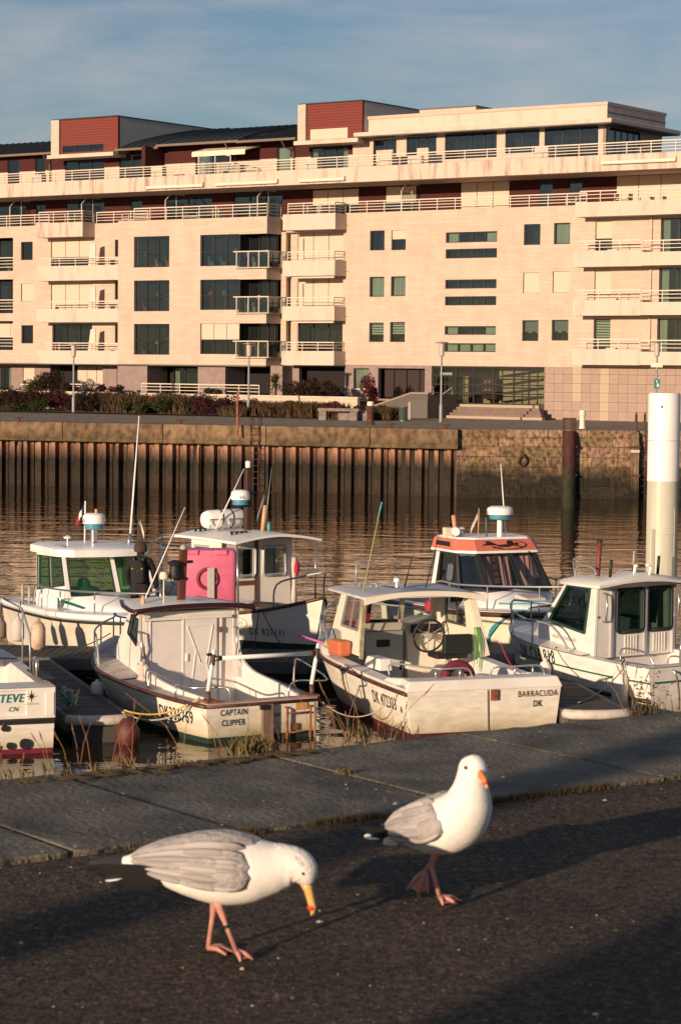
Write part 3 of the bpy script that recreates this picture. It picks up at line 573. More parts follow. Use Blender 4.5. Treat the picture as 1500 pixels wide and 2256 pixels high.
b = parapet(-23.6, -19.57, -1.2, 14.26, 15.2, m=m_parst); railing('railing', [(-23.4,-1.1),(-19.65,-1.1),(-19.65,0)], 15.2, .72, 4, b)
# --- terrace of floor 4: floor, railing, dark red set-back wall
MB().box(-40,27,-.02+.03,4.5,14.98,15.14).build('terrace_floor', m_par, bld, off=OFF)
MB().box(-15.1,-4.7,-1.24,.0,14.97,15.10).build('terrace_floor', m_par, bld, off=OFF)
railing('terrace_railing', [(-40,.1),(-23.6,.1)], 15.15, .72, 4); railing('terrace_railing', [(-19.5,.1),(-15.2,.1)], 15.15, .72, 4)
railing('terrace_railing', [(-15.1,-1.4),(-4.65,-1.4),(-4.65,.0)], 15.12, .78, 4); railing('terrace_railing', [(.4,.1),(16.5,.1)], 15.25, .68, 4)
L4 = [(-32,-27.60,15.14,16.87,'g',3), (-26.74,-25.85,15.14,16.94,'g',1), (-24.03,-20.67,15.14,16.88,'g',3), (-18.42,-17.43,15.56,16.82,'g',1), (-15.57,-11.72,15.14,16.83,'g',2), (-9.98,-6.14,15.14,16.90,'g',3), (-3.86,-0.43,15.14,16.87,'h',3), (1.56,3.74,15.14,16.90,'h',2), (6.88,10.20,15.2,16.95,'b',3), (12.18,13.11,15.3,16.95,'g',1), (14.15,15.04,15.3,16.95,'g',1), (17.22,22.81,15.2,16.95,'b',4)]
wall('terrace_wall', -40, 27, 15.14, 17.0, L4, 2.2, .2, m_maroon)
for w in L4: window(w, 2.2, .06)
m_screen = mat('privacy screen', (.62,.55,.47), .6)
for s in (-27.2, -20.9, -13.9, -6.6, .6+3.4):
    mb = MB(); mb.bar((s,.2,15.15),(s,.2,16.45),.05); mb.bar((s,.2,16.45),(s,.75,16.9),.05); mb.bar((s,.75,16.9),(s,2.15,16.9),.05); mb.bar((s,1.3,15.15),(s,1.3,16.9),.04)
    scr = mb.build('terrace_screen', m_rail, bld, off=OFF); MB().box(s-.008,s+.008,.24,2.1,15.2,16.4).build('pane', m_pane, scr, off=OFF)
for k, (s, w_, h_) in enumerate([(-22.8,.9,.75),(-17.9,.6,.55),(-12.9,1.2,.5),(-10.5,.5,.7),(-3.2,.8,.72),(-2.2,.7,.75),(14.8,.7,.7),(17.9,.9,.75),(20.1,.8,.5)]):
    MB().box(s,s+w_,.7,1.2,15.14+h_*.5,15.14+h_*.58).box(s,s+.06,.7,1.2,15.14,15.14+h_).box(s+w_-.06,s+w_,.7,1.2,15.14,15.14+h_).build('terrace_seat', MATS['garden plastic'], bld, off=OFF)
# --- floor 5 beam and terrace
MB().box(-40,27,-1.2,-.95,16.95,17.86).build('terrace_beam', m_parst, bld, off=OFF, bevel=.03)
MB().box(-40,27,-.95,3.2,16.97,17.2).build('terrace_slab', m_par, bld, off=OFF)
railing('terrace_railing', [(-40,-1.0),(27,-1.0)], 17.86, .66, 4, sp=1.5)
for a, b_, z in ((-14.2,-9.67,17.16),(-8.71,-3.96,17.17),(-2.34,.97,17.17),(18.13,22.7,17.4)):
    aw = MB().box(a,b_,-1.42,-1.21,z-.1,z+.11).build('awning_case', mat('white awning case', (.66,.56,.47), .5), bld, off=OFF, bevel=.05); MB().box(b_-.07,b_+.02,-1.40,-1.2,z-.06,z+.18).build('end_cap', m_rail, aw, off=OFF)
L5 = [(-29.64,-28.56,17.9,19.80,'g',1), (-27.12,-26.22,17.9,19.82,'g',1), (-24.48,-21.03,17.9,19.5,'g',3), (-19.74,-17.66,17.9,19.72,'g',2), (-13.41,-12.05,17.9,19.47,'c',1), (-6.92,-5.87,18.08,19.70,'c',1), (-4.31,-1.51,17.9,19.5,'c',3)]
wall('penthouse_wall', -40, -.9, 17.2, 19.0, L5, 2.6, .2, m_cream)
wall('penthouse_boarding', -40, -.9, 19.0, 20.1, L5, 2.58, .2, m_maroon)
for w in L5: window(w, 2.6, .08)
MB().box(-16.2,-15.9,.6,2.55,17.2,20.0).build('penthouse_fin', m_maroon, bld, off=OFF)
MB().box(-17.0,-16.2,2.2,2.55,17.2,19.9).build('penthouse_pier', m_maroon, bld, off=OFF)
# low boxes and screens on the upper terrace
for k, s in enumerate((-25.3,-15.1,-11.1,-8.9,-3.0,2.4,4.4,13.0)):
    MB().box(s,s+.9,.2,.7,17.86,18.5+.12*(k % 3)).build('planter', MATS['garden plastic'], bld, off=OFF, bevel=.03)
sc = MB()
for s, h_ in ((-10.6,1.15),(-9.3,1.25),(-8.1,1.05)): sc.bar((s,-.6,17.3),(s,-.6,17.9+h_),.06)
sc.bar((-10.6,-.6,19.05),(-10.1,-.6,19.35),.05); sc.bar((-10.1,-.6,19.35),(-8.1,-.6,18.95),.05); scn = sc.build('wind_screen', m_rail, bld, off=OFF)
MB().box(-10.55,-8.15,-.61,-.59,17.9,18.95).build('pane', m_pane, scn, off=OFF)
aw = MB().hexa([(-12.4,1.0,19.42),(-8.2,1.0,19.42),(-8.2,2.55,19.78),(-12.4,2.55,19.78)],[(-12.4,1.0,19.50),(-8.2,1.0,19.50),(-8.2,2.55,19.86),(-12.4,2.55,19.86)]).build('awning', mat('awning cloth', (.80,.66,.48), .8), bld, off=OFF)
MB().box(-12.4,-8.2,.98,1.0,19.2,19.42).build('valance', MATS['awning cloth'], aw, off=OFF)
# red boxes with pale fins
for s0, sf, s1, z0, z1, wn, db in ((-24.55,-23.85,-18.94,19.56,22.12,(-23.7,-20.17,19.96,20.42,'g',3),12.0), (-4.4,-3.8,.26,19.56,22.05,(-3.6,-.79,19.87,20.52,'b',1),8.0)):
    wall('red_box_front', sf, s1, z0+.25, z1, [wn], 1.5, .2, m_red); window(wn, 1.5, .05)
    MB().box(s0,sf-.005,1.3,1.5,z0,z1).build('fin_front', m_cream, bld, off=OFF); MB().box(s0,s0+.2,1.5,db,z0,z1).build('fin_side', m_cream, bld, off=OFF)
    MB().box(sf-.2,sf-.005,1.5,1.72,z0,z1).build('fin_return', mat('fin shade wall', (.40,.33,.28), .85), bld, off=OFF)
    MB().box(s0,s1+.1,.9,1.45,z0,z0+.24).build('box_ledge', m_par, bld, off=OFF)
    MB().box(s1-.2,s1,1.72,db,z0+.25,z1).build('red_box_side', mat('spotted render', (.42,.39,.37), .85, col2=(.2,.19,.18), vs=5, lo=.22, hi=.34), bld, off=OFF)
    MB().box(s0-.04,s1+.04,1.4,db+.05,z1,z1+.07).build('coping', m_roof, bld, off=OFF)
    MB().box(s0+.2,s1-.2,1.75,db,z1-.3,z1-.25).build('box_roof', m_roof, bld, off=OFF)
    MB().box(s0+.2,s1-.2,1.45,2.6,z0+.02,z0+.2).build('box_soffit', m_par, bld, off=OFF)
# dark roofs (seamed), eaves gutter
def roof(s0, s1, de, ze, dr, zr, curve=0.0):
    mb = MB(); n = 10; rings = []
    for i in range(n+1):
        q = i/n; d = de+(dr-de)*q; z = ze+(zr-ze)*(q**(1-.45*curve)); rings.append([(s0,d,z),(s1,d,z),(s1,d,z-.12),(s0,d,z-.12)])
    mb.loft(rings); r_ = mb.build('roof', m_roof, bld, off=OFF)
    k = int((s1-s0)/.55)
    for i in range(k+1):
        s = s0+.06+(s1-s0-.12)*i/k; m2 = MB()
        m2.loft([[(s-.02,a[0][1],a[0][2]),(s+.02,a[0][1],a[0][2]),(s+.02,a[0][1],a[0][2]+.05),(s-.02,a[0][1],a[0][2]+.05)] for a in rings]); m2.build('seam', m_roof, r_, off=OFF)
    MB().box(s0,s1,de-.14,de+.02,ze-.16,ze-.02).build('gutter', mat('brown gutter', (.16,.115,.085), .5), r_, off=OFF)
    s = s1-1.1; MB().tube([(s,de,ze-.15),(s,de+.3,ze-.5),(s,2.45,ze-.7),(s,2.45,17.4)], .05, 6).build('downpipe', m_zinc, r_, off=OFF)
roof(-40,-24.6, 1.8,20.12, 7,21.45)
roof(-19.2,-15.6, 1.6,20.05, 9,21.85, .6)
roof(-15.6,-9.0, 1.4,20.15, 9,21.80, .5)
roof(-9.0,-4.45, 1.2,20.08, 9,21.80)
MB().tube([(-5.6,5,20.6),(-5.6,5,21.9)], .09, 8).build('vent_pipe', m_zinc, bld, off=OFF)
MB().box(-39,-1,9.5,13,17,21.3).build('rear_block', m_cream, bld, off=OFF)
# right-hand penthouse
L5R = [(0.60,2.28,18.0,19.73,'g',2), (3.00,5.12,17.6,19.80,'g',3), (5.72,9.29,18.35,19.86,'g',4), (9.87,12.16,18.5,19.86,'g',2), (12.49,16.0,17.6,19.86,'g',3)]
wall('penthouse_wall', -.9, 16.5, 17.2, 19.93, L5R, 2.2, .25, m_cream)
for w in L5R: window(w, 2.2, .1)
MB().box(1.9,3.1,.6,.75,17.3,18.95).build('terrace_screen', m_cream, bld, off=OFF); MB().box(3.9+.9,5.6,.6,.75,17.3,18.95).build('terrace_screen', m_cream, bld, off=OFF)
sidew = MB(); wallq(sidew, [(16.5,2.2,17.2),(16.5,9,17.2),(16.5,9,19.93),(16.5,2.2,19.93)], [(.07,.62,.1,.96)], .2); sidew.build('penthouse_side', m_cream, bld, off=OFF)
mb = MB()
for i in range(6): y = 2.7+i*.75; mb.box(16.36,16.42,y-.04,y+.04,17.5,19.8)
sd = mb.build('side_window', m_frame, bld, off=OFF); MB().box(16.385,16.395,2.7,6.4,17.5,19.8).build('pane', m_pane, sd, off=OFF); MB().quad((15.6,2.6,17.4),(15.6,6.5,17.4),(15.6,6.5,19.9),(15.6,2.6,19.9)).build('room', m_room, sd, off=OFF)
MB().box(-.1,17.42,1.1,9.6,19.9,20.13).build('eave_slab', m_par, bld, off=OFF, bevel=.02)
MB().box(-.1,17.38,1.14,9.55,19.84,19.9).build('eave_lip', m_zinc, bld, off=OFF)
MB().box(.3,16.6,2.1,9.2,20.13,20.98).build('attic', m_par, bld, off=OFF); MB().box(.26,16.66,2.04,9.26,20.98,21.17).build('attic_cornice', m_cream, bld, off=OFF, bevel=.02)
MB().box(16.6,16.63,2.1,9.2,20.55,20.62).build('attic_band', m_zinc, bld, off=OFF)
MB().box(2.6,6.6,4.2,8,21.1,21.62).build('roof_box', m_cream, bld, off=OFF); MB().box(2.55,6.65,4.15,8.05,21.62,21.70).build('roof_box_cap', m_zinc, bld, off=OFF)
MB().box(-40,27,3.2,12,6.2,17.0).build('core', m_room, bld, off=OFF)
# --- ground floor
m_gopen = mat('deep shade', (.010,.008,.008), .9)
GGo = [(.83,1.95,4.80,6.00,'c',1), (2.61,5.92,4.2,6.02,'o',1), (6.39,13.98,4.0,6.17,'e',1)]
gw = wall('ground_wall', -4.4, 14.05, 3.2, 6.2, GGo+[(-3.2,.2,3.9,6.05)], .03, .3, m_ground)
window(GGo[0], .03, .1); MB().box(.7,2.1,-.06,.03,4.72,4.80).build('sill', m_rail, bld, off=OFF)
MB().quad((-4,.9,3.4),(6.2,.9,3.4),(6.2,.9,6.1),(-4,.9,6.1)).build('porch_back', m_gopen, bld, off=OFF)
MB().box(2.7,5.8,.6,.66,4.3,6.0).build('porch_panel', mat('porch red', (.022,.007,.007), .7), bld, off=OFF)
mb = MB()
for x in (3.4, 4.3, 5.2): mb.box(x-.03,x+.03,.5,.58,4.2,6.0)
mb.build('porch_frame', m_frame, bld, off=OFF)
# entrance hall: real glazing bars and what stands behind them
eb = MB(); s0, s1, z0, z1 = 6.39, 13.98, 4.0, 6.17
for i, x in enumerate((6.43,7.25,8.0,9.2,10.55,11.9,12.9,13.94)): eb.box(x-.045,x+.045,.15,.22,z0,z1)
for z in (4.03,4.62,5.12,5.62,6.14): eb.box(s0,s1,.155,.215,z-.035,z+.035)
en = eb.build('entrance', m_frame, bld, off=OFF); MB().box(s0,s1,.18,.19,z0,z1).build('pane', glass_mat('lobby glass', (.8,.85,.8), .2, .02, .8), en, off=OFF)
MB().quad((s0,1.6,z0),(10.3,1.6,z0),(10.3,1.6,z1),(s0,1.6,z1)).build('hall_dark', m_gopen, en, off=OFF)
MB().quad((10.3,1.2,z0),(s1,1.2,z0),(s1,1.2,z1),(10.3,1.2,z1)).build('hall_wall', mat('hall yellow', (.42,.34,.17), .8), en, off=OFF)
MB().box(7.9,8.25,1.1,1.3,z0,5.6).build('hall_pillar', MATS['hall yellow'], en, off=OFF); MB().box(9.3,9.75,1.1,1.3,z0,5.5).build('hall_pillar', MATS['hall yellow'], en, off=OFF)
lb = MB().box(9.55,10.5,.55,.8,4.3,5.5).build('letter_boxes', mat('letter box red', (.05,.012,.014), .6), en, off=OFF)
for i in range(3):
    for j in range(4): MB().box(9.75+i*.26,9.82+i*.26,.53,.55,4.55+j*.24,4.62+j*.24).build('box_label', m_rail, lb, off=OFF)
for k in range(4): MB().bar((10.7,.9,4.15+.5*k),(13.9,.9,4.55+.5*k),.08,.08).build('stair_string', m_frame, en, off=OFF)
MB().box(6.9,7.75,.13,.145,5.66,5.80).build('name_sign', mat('sign band', (.22,.22,.18), .6), en, off=OFF)
# tiles to the right of the entrance: each its own piece
m_t = [mat('tile %d' % i, c, .75, var=.10, vs=6) for i, c in enumerate([(.315,.232,.190),(.305,.222,.183),(.325,.240,.197)])]; m_tp = mat('pale tile', (.40,.31,.23), .75, var=.08, vs=6)
gt = MB().box(14.05,27,.09,.4,3.2,6.3).build('tiled_wall', mat('tile joint', (.20,.15,.12), .9), bld, off=OFF)
tm = {}
for i in range(22):
    for j in range(6):
        s = 14.06+.585*i; z = 3.22+.515*j
        pale = (i in (3,) and j > 1) or i in (6,)
        hw = .575
        mt_ = m_tp if pale else m_t[(i*7+j*3+i*j) % 3]
        if mt_.name not in tm:
            t_ = MB().box(0,hw,0,.085,0,.503).build('tile', mt_, gt, bevel=.006); tm[mt_.name] = t_
        else: t_ = tm[mt_.name].copy(); C.objects.link(t_)
        t_.location = (s, .005+.004*((i*3+j*5) % 3), z-FZ)
# left part of the ground floor
GL = [(-25.84,-24.83,4.73,5.87,'b',1), (-28.4,-26.9,4.3,5.8,'c',2)]
wall('ground_wall', -40, -23.43, 3.2, 6.1, GL, .03, .25, m_ground)
for w in GL: window(w, .03, .1)
MB().box(-26.0,-24.7,-.06,.03,4.64,4.72).build('sill', m_rail, bld, off=OFF)
for a, b_ in ((-20.0,-16.9),): pass
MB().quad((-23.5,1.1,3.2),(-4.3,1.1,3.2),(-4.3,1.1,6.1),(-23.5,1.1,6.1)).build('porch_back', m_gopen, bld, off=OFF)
for a, b_, d in ((-18.9,-17.7,.03),(-16.6,-14.15,-1.2),(-10.15,-8.0,-1.1),(-4.6,-3.7,-1.0)): MB().box(a,b_,d,d+2.0,3.2,6.1).build('pier', m_ground, bld, off=OFF)
window((-21.6,-19.1,3.6,5.95,'b',3), .6, .1); window((-13.3,-10.4,3.7,5.9,'c',3), .3, .1)
MB().box(-40,-4.6,-1.45,.3,6.02,6.09).build('soffit', m_zinc, bld, off=OFF)
b = railing('garden_railing', [(-13.6,-2.4),(-4.4,-2.4)], 4.3, .62, 3, sp=1.5); railing('garden_railing', [(-20.2,-2.0),(-18.9,-2.0)], 4.3, .5, 3)
# roofs over the terraces at the sides so that nothing is open from another viewpoint
MB().box(-40,27,12,12.3,3.2,17.0).build('rear_wall', m_clad, bld, off=OFF); MB().box(-.5,16.3,9,9.3,17,20).build('rear_wall', m_cream, bld, off=OFF)
MB().box(27,27.25,-1.2,12.3,3.2,17.8).build('end_wall', m_clad, bld, off=OFF)
# --- garden wall, steps and ramp in front (same frame)
gdn = empty('garden_wall', (0,142,FZ), BA); tag(gdn, 'low cream brick garden wall below the ground floor flats', 'wall')
m_brick = facade_mat('pale brick', (.60,.50,.38), (.38,.31,.24), .24, .085, .010, bump=.3)
MB().box(-40,4.6,-5.0,-4.75,3.2,4.24).build('brickwork', m_brick, gdn, off=OFF); MB().box(-40,4.65,-5.05,-4.7,4.24,4.36).build('coping', m_par, gdn, off=OFF)
MB().box(-40,4.4,-4.7,-.1,3.2,4.1).build('garden_soil', mat('soil', (.05,.035,.02), .95), gdn, off=OFF)
stp = empty('entrance_steps', (0,142,FZ), BA); tag(stp, 'flight of brown stone steps up to the glazed entrance', 'steps')
m_step = mat('step stone', (.175,.122,.102), .8, var=.2, vs=3); m_nose = mat('step edge', (.36,.28,.215), .8)
for k in range(5):
    zt = 4.0-.16*k; MB().box(6.2-.30*k,14.0+.27*k,-.6-.36*k,.03 if k == 0 else -.6-.36*(k-1),3.2,zt).build('step', m_nose if k in (0,4) else m_step, stp, off=OFF, bevel=.01)
for s, dd in ((6.9,-2.2),(8.2,-2.2)):
    MB().tube([(s,dd,3.3),(s,dd,4.3),(s,-.6,4.95),(s,-.6,4.0)], .03, 6).build('handrail', m_rail, stp, off=OFF)
rm = empty('ramp_wall', (0,142,FZ), BA); tag(rm, 'grey brick ramp wall with sloping stone coping left of the steps', 'wall')
m_brick2 = facade_mat('grey brick', (.135,.112,.098), (.07,.058,.05), .24, .08, .012, bump=.4)
MB().hexa([(4.9,-4.0,3.2),(8.75,-4.0,3.2),(8.75,-3.7,3.2),(4.9,-3.7,3.2)],[(4.9,-4.0,3.72),(8.75,-4.0,3.73),(8.75,-3.7,3.73),(4.9,-3.7,3.72)]).build('brickwork', m_brick2, rm, off=OFF)
MB().prism([(4.9,3.73),(8.75,3.735),(8.75,4.58),(7.6,4.58)], lambda a,b:(a,-4.0,b), lambda a,b:(a,-3.7,b)).build('brickwork', m_brick2, rm, off=OFF)
mb = MB(); mb.bar((4.85,-3.85,3.78),(7.62,-3.85,4.63),.38,.1); mb.bar((7.6,-3.85,4.63),(8.8,-3.85,4.63),.38,.1); mb.build('coping', mat('ramp coping', (.24,.19,.155), .8), rm, off=OFF)
MB().box(7.6,8.74,-4.03,-4.0,3.22,4.2).build('door_panel', mat('panel grey', (.10,.09,.08), .7), rm, off=OFF)
MB().box(8.5,8.75,-3.7,-1.0,3.2,4.55).build('ramp_side', m_brick2, rm, off=OFF)
# ================================================================== planting on the far side
def leaf_mat(name, a, b):
    return mat(name, a, .75, col2=b, vs=2.2, lo=.35, hi=.62, spec=.2)
m_green = leaf_mat('green leaves', (.060,.070,.022), (.025,.032,.012)); m_heath = leaf_mat('heather leaves', (.085,.015,.030), (.030,.017,.012)); m_straw = leaf_mat('dry grass', (.085,.050,.024), (.042,.028,.014)); m_dark = leaf_mat('dark leaves', (.050,.026,.018), (.020,.016,.010)); m_redl = leaf_mat('red leaves', (.13,.018,.034), (.05,.012,.018))
m_stem = mat('stems', (.05,.032,.02), .9)
def to_world(s, d):
    a = R(35); return (s*math.cos(a)+d*math.sin(a), 142-s*math.sin(a)+d*math.cos(a))
def shrub(name, x, y, z, rx_, ry_, h, n, leaf, m, lab, cat='shrub', grp=None, seed=0, spiky=False, rot=BA):
    r_ = random.Random(seed*13+5); o = empty(name, (x,y,z), rot); tag(o, lab, cat, grp); mb = MB()
    lumps = [(r_.uniform(-.75,.75)*rx_, r_.uniform(-.6,.6)*ry_, r_.uniform(.25,.72)*h, r_.uniform(.3,.5)) for _ in range(max(5, int(rx_*5)))]
    for i in range(n):
        if spiky:
            bx_, by_ = r_.uniform(-1,1)*rx_*.8, r_.uniform(-1,1)*ry_*.8; l = h*r_.uniform(.55,1.0); dx, dy = r_.gauss(0,.22)*h, r_.gauss(0,.22)*h; w = leaf*.35
            a = r_.uniform(0,PI); c_, s_ = math.cos(a)*w, math.sin(a)*w
            mb.add([(bx_-c_,by_-s_,0),(bx_+c_,by_+s_,0),(bx_+dx*.4+c_*.8,by_+dy*.4+s_*.8,l*.6),(bx_+dx*.4-c_*.8,by_+dy*.4-s_*.8,l*.6),(bx_+dx,by_+dy,l)], [(0,1,2,3),(3,2,4)])
        else:
            L_ = r_.choice(lumps); u = r_.gauss(0,1); v = r_.gauss(0,1); w = r_.gauss(0,1); q = math.sqrt(u*u+v*v+w*w)+1e-6; rr = (r_.random()**.35)
            px = L_[0]+u/q*rr*L_[3]*min(rx_,h*1.1); py = L_[1]+v/q*rr*L_[3]*min(rx_,h)*.9; pz = max(.02, L_[2]+w/q*rr*L_[3]*h*.75)
            a, b_ = r_.uniform(0,2*PI), r_.uniform(-.9,.9); t1 = Vector((math.cos(a),math.sin(a),b_))*leaf*r_.uniform(.6,1.3); t2 = Vector((-math.sin(a)*.6,math.cos(a)*.6,r_.uniform(-.6,.6)))*leaf*.6
            p = Vector((px,py,pz)); mb.add([p-t1,p+t2,p+t1,p-t2], [(0,1,2,3)])
    mb.build('foliage', m, o, fix=False)
    st = MB()
    for _ in range(7):
        L_ = r_.choice(lumps); st.tube([(L_[0]*.35,L_[1]*.35,0),(L_[0]*.8,L_[1]*.8,L_[2]*.6),(L_[0],L_[1],L_[2])], [.03,.02,.008], 4)
    st.build('stems', m_stem, o)
    return o
bed = struct(MB().add([to_world(-40,-5.0)+(FZ+.06,), to_world(4.7,-5.0)+(FZ+.06,), (1.6,128.6,FZ+.06), (-6.4,133.6,FZ+.06), (-20,139.6,FZ+.06), (-30,146,FZ+.06)], [(0,1,2,3,4,5)]).build('planting_bed', mat('bed soil', (.055,.036,.022), .95, var=.4, vs=2)))
# hedge row in front of the garden wall, from left to right, in metres
row = [(-20.4,141.6,1.9,1.5,'dark',0),(-17.6,140.6,1.7,1.35,'dark',0),(-15.9,140.2,1.5,1.35,'heath',0),(-14.1,139.2,1.6,1.3,'dark',0),(-12.6,138.6,1.5,1.15,'straw',1),(-11.1,137.6,1.3,1.1,'green',0),(-9.8,137.4,1.5,1.2,'straw',1),(-8.4,136.6,1.4,1.1,'green',0),(-7.6,135.6,1.5,1.35,'heath',0),(-6.0,134.9,1.2,1.25,'dark',0),(-4.8,134.2,1.3,1.15,'heath',0),(-3.8,133.0,1.4,1.05,'straw',1),(-3.2,132.2,1.3,1.0,'heath',0),(-2.2,131.4,1.2,1.1,'straw',1),(-.9,130.9,1.3,1.05,'straw',1),(.3,130.0,1.3,1.15,'redl',0),(1.5,129.4,1.2,1.0,'dark',0),(2.3,128.4,.9,.85,'straw',1),(-18.6,139.9,1.2,.9,'green',0),(-11.8,137.0,1.0,.75,'green',0),(-5.9,133.7,.9,.7,'straw',1)]
labs = ['dark hedge shrub at the far left edge of the bed','dark hedge shrub left of the first street lamp','purple heather shrub right beside the leftmost lamp','dark shrub right of the leftmost lamp','tall dry grass clump left of the white aerial','low green shrub behind the tall white aerial','dry grass clump just right of the white aerial','low green shrub left of the big purple heather','big purple heather shrub in mid hedge','dark shrub behind the rusty red post','purple heather at the foot of the second lamp','dry grass clump right of the second lamp','low purple heather right of the second lamp','dry grass clump left of the stone bench','tall dry grass behind the stone bench','red leaved shrub behind the stone bench','dark shrub right of the bench','dry grass tuft beside the ramp wall','low green clump in front of the left hedge','small round green shrub in front of the dry grass','small dry grass clump at the bed edge by the second lamp']
mm_ = {'dark':m_dark,'heath':m_heath,'straw':m_straw,'green':m_green,'redl':m_redl}
for k, (x, y, r_, h, kd, sp) in enumerate(row):
    shrub({'straw':'grass_clump','heath':'heather_shrub'}.get(kd,'hedge_shrub'), x, y, FZ+.03, r_*1.2, .8, h*(.92 if k > 8 else 1.05), 1300 if sp else 2400, .10 if sp else .085, mm_[kd], labs[k], 'shrub' if not sp else 'grass', 'planting along the garden wall', k, bool(sp))
hl = ['hedge plant at the left end of the back row','hedge plant second from the left in the back row','hedge plant behind the leftmost lamp','hedge plant just right of the leftmost lamp, back row','hedge plant left of the white aerial, back row','hedge plant behind the white aerial, back row','hedge plant right of the white aerial, back row','hedge plant behind the big purple heather','hedge plant left of the rusty red post, back row','hedge plant behind the second lamp','hedge plant right of the second lamp, back row']
for k in range(11):
    s_ = -29.6+2.15*k; x, y = to_world(s_, -5.75); shrub('hedge_shrub', x, y, FZ+.03, 1.45, .8, 1.12+.1*((k*7) % 3), 2300, .09, [m_dark, m_dark, m_heath, m_dark, m_dark, m_straw, m_green, m_heath, m_dark, m_heath, m_dark][k], 'low dark '+hl[k], 'shrub', 'planting along the garden wall', 200+k)
# behind the wall
for k, (s, d, z, rx_, h, m_, n, lab, nm) in enumerate([(-22.4,-2.6,4.1,1.0,1.25,m_green,1500,'rounded green bush in the garden by the leftmost lamp','garden_bush'),(-20.9,-2.9,4.1,1.1,1.75,m_dark,1700,'tall dark leafy bush before the cream ground floor blind','garden_bush'),(-18.2,-3.2,4.1,1.2,.8,m_dark,1000,'low dark bush left of the garden railing','garden_bush'),(-15.2,-3.4,4.1,1.2,.8,m_dark,1000,'low spiky bush at the start of the garden railing','garden_bush'),(-27.2,-3.2,4.1,1.1,.6,m_green,700,'low green bush at far left garden','garden_bush'),(-7.3,-3.2,4.1,.8,.75,m_green,700,'small green bush behind the second lamp','garden_bush'),(-.9,-2.4,4.1,1.5,1.45,m_dark,2000,'wide dark bush in front of the shaded porch','garden_bush'),(.9,-2.9,4.1,1.0,1.35,m_dark,1300,'dark bush left of the curtained ground floor window','garden_bush'),(4.3,-3.4,3.9,.75,1.75,m_redl,1500,'upright red leaved bush at the top of the ramp wall','red_bush')]):
    x, y = to_world(s, d); shrub(nm, x, y, z, rx_, .7, h, n, .10, m_, lab, 'bush', None, 60+k)
x, y = to_world(-2.6,-3.2); pl = empty('cordyline_palm', (x,y,4.1)); tag(pl, 'spiky cordyline palm beside the shaded porch', 'palm')
MB().tube([(0,0,0),(.03,0,.5),(0,.02,.95)], [.09,.07,.06], 8).build('trunk', m_stem, pl)
mb = MB(); r_ = random.Random(3)
for i in range(150):
    a, e = r_.uniform(0,2*PI), r_.uniform(-.6,1.45); l = r_.uniform(.6,.95); ca, sa, ce, se = math.cos(a), math.sin(a), math.cos(e), math.sin(e)
    p = Vector((0,0,.95)); d = Vector((ca*ce,sa*ce,se)); w = Vector((-sa,ca,0))*.022; t_ = p+d*l*.6; e_ = p+d*l-Vector((0,0,.12))
    mb.add([p-w,p+w,t_+w,t_-w,e_], [(0,1,2,3),(3,2,4)])
mb.build('crown', m_green, pl, fix=False)
# ================================================================== boats (local x ahead from the transom, y to port, z up from the water)
def wmat(name, col, **k): return mat(name, col, k.pop('rough', .32), var=k.pop('var', .10), vs=k.pop('vs', 1.6), spec=.5, **k)
gel = wmat('white gelcoat', (.74,.71,.66)); gel2 = wmat('cool white gelcoat', (.74,.75,.76)); gel3 = wmat('old cream gelcoat', (.70,.64,.53), col2=(.55,.47,.36), vs=2.2, lo=.22, hi=.45, rough=.5)
grimy = tidal('chalky hull', (.74,.70,.61), (.60,.54,.41), (.30,.26,.14), .34, .14, soft=.07, rough=.42, vs=2.2, var=.12, bump=.03, bs=4, stretch=(.5,.5,1.6), rndv=0)
gel_h = tidal('used gelcoat', (.75,.72,.67), (.62,.57,.46), (.33,.29,.18), .30, .10, soft=.07, rough=.3, vs=2.0, var=.09, bump=.02, bs=4, stretch=(.5,.5,1.6), rndv=0)
inner = wmat('cockpit white', (.70,.66,.63), rough=.5); deckm = mat('deck paint', (.47,.42,.38), .7, var=.25, vs=5, bump=.1, bs=40)
brownw = mat('brown strake', (.075,.030,.022), .5, var=.4, vs=6); maroon = mat('maroon rim', (.036,.007,.009), .4); steel = mat('stainless', (.62,.60,.57), .25, metal=.9); bluerail = mat('galvanised rail', (.34,.38,.40), .45, metal=.5)
blackm = mat('black rubber', (.012,.012,.012), .6); navy = mat('navy lettering', (.02,.04,.12), .5); blk = mat('black lettering', (.015,.014,.013), .5); teal = mat('teal lettering', (.01,.20,.19), .5); dgreen = mat('dark green antifouling', (.012,.035,.028), .6, var=.4, vs=4); winered = mat('wine red antifouling', (.14,.012,.03), .6, var=.3, vs=4); gtrim = mat('green trim', (.008,.10,.085), .4)
pinkm = mat('pink plastic', (.60,.13,.23), .5, var=.12, vs=5); greyp = mat('grey plastic', (.36,.34,.32), .6); domew = mat('radome white', (.78,.77,.75), .35); domeb = mat('radome blue', (.06,.24,.34), .4); rope_w = mat('pale rope', (.46,.42,.34), .9, bump=.6, bs=120); rope_y = mat('yellow rope', (.55,.36,.05), .9); rope_g = mat('green rope', (.13,.36,.08), .9); rope_t = mat('turquoise rope', (.03,.27,.30), .9); rope_d = mat('dark rope', (.03,.03,.03), .9); redm = mat('red cloth', (.38,.015,.05), .8); clothw = mat('pale cloth', (.52,.46,.44), .9); tanm = mat('tan pole', (.55,.33,.18), .5)
orangem = mat('orange plastic', (.50,.14,.06), .5); yellowm = mat('yellow plastic', (.70,.42,.03), .5); coral = wmat('coral paint', (.55,.155,.095), rough=.45); rustm = mat('rust', (.23,.08,.03), .85, var=.5, vs=10)
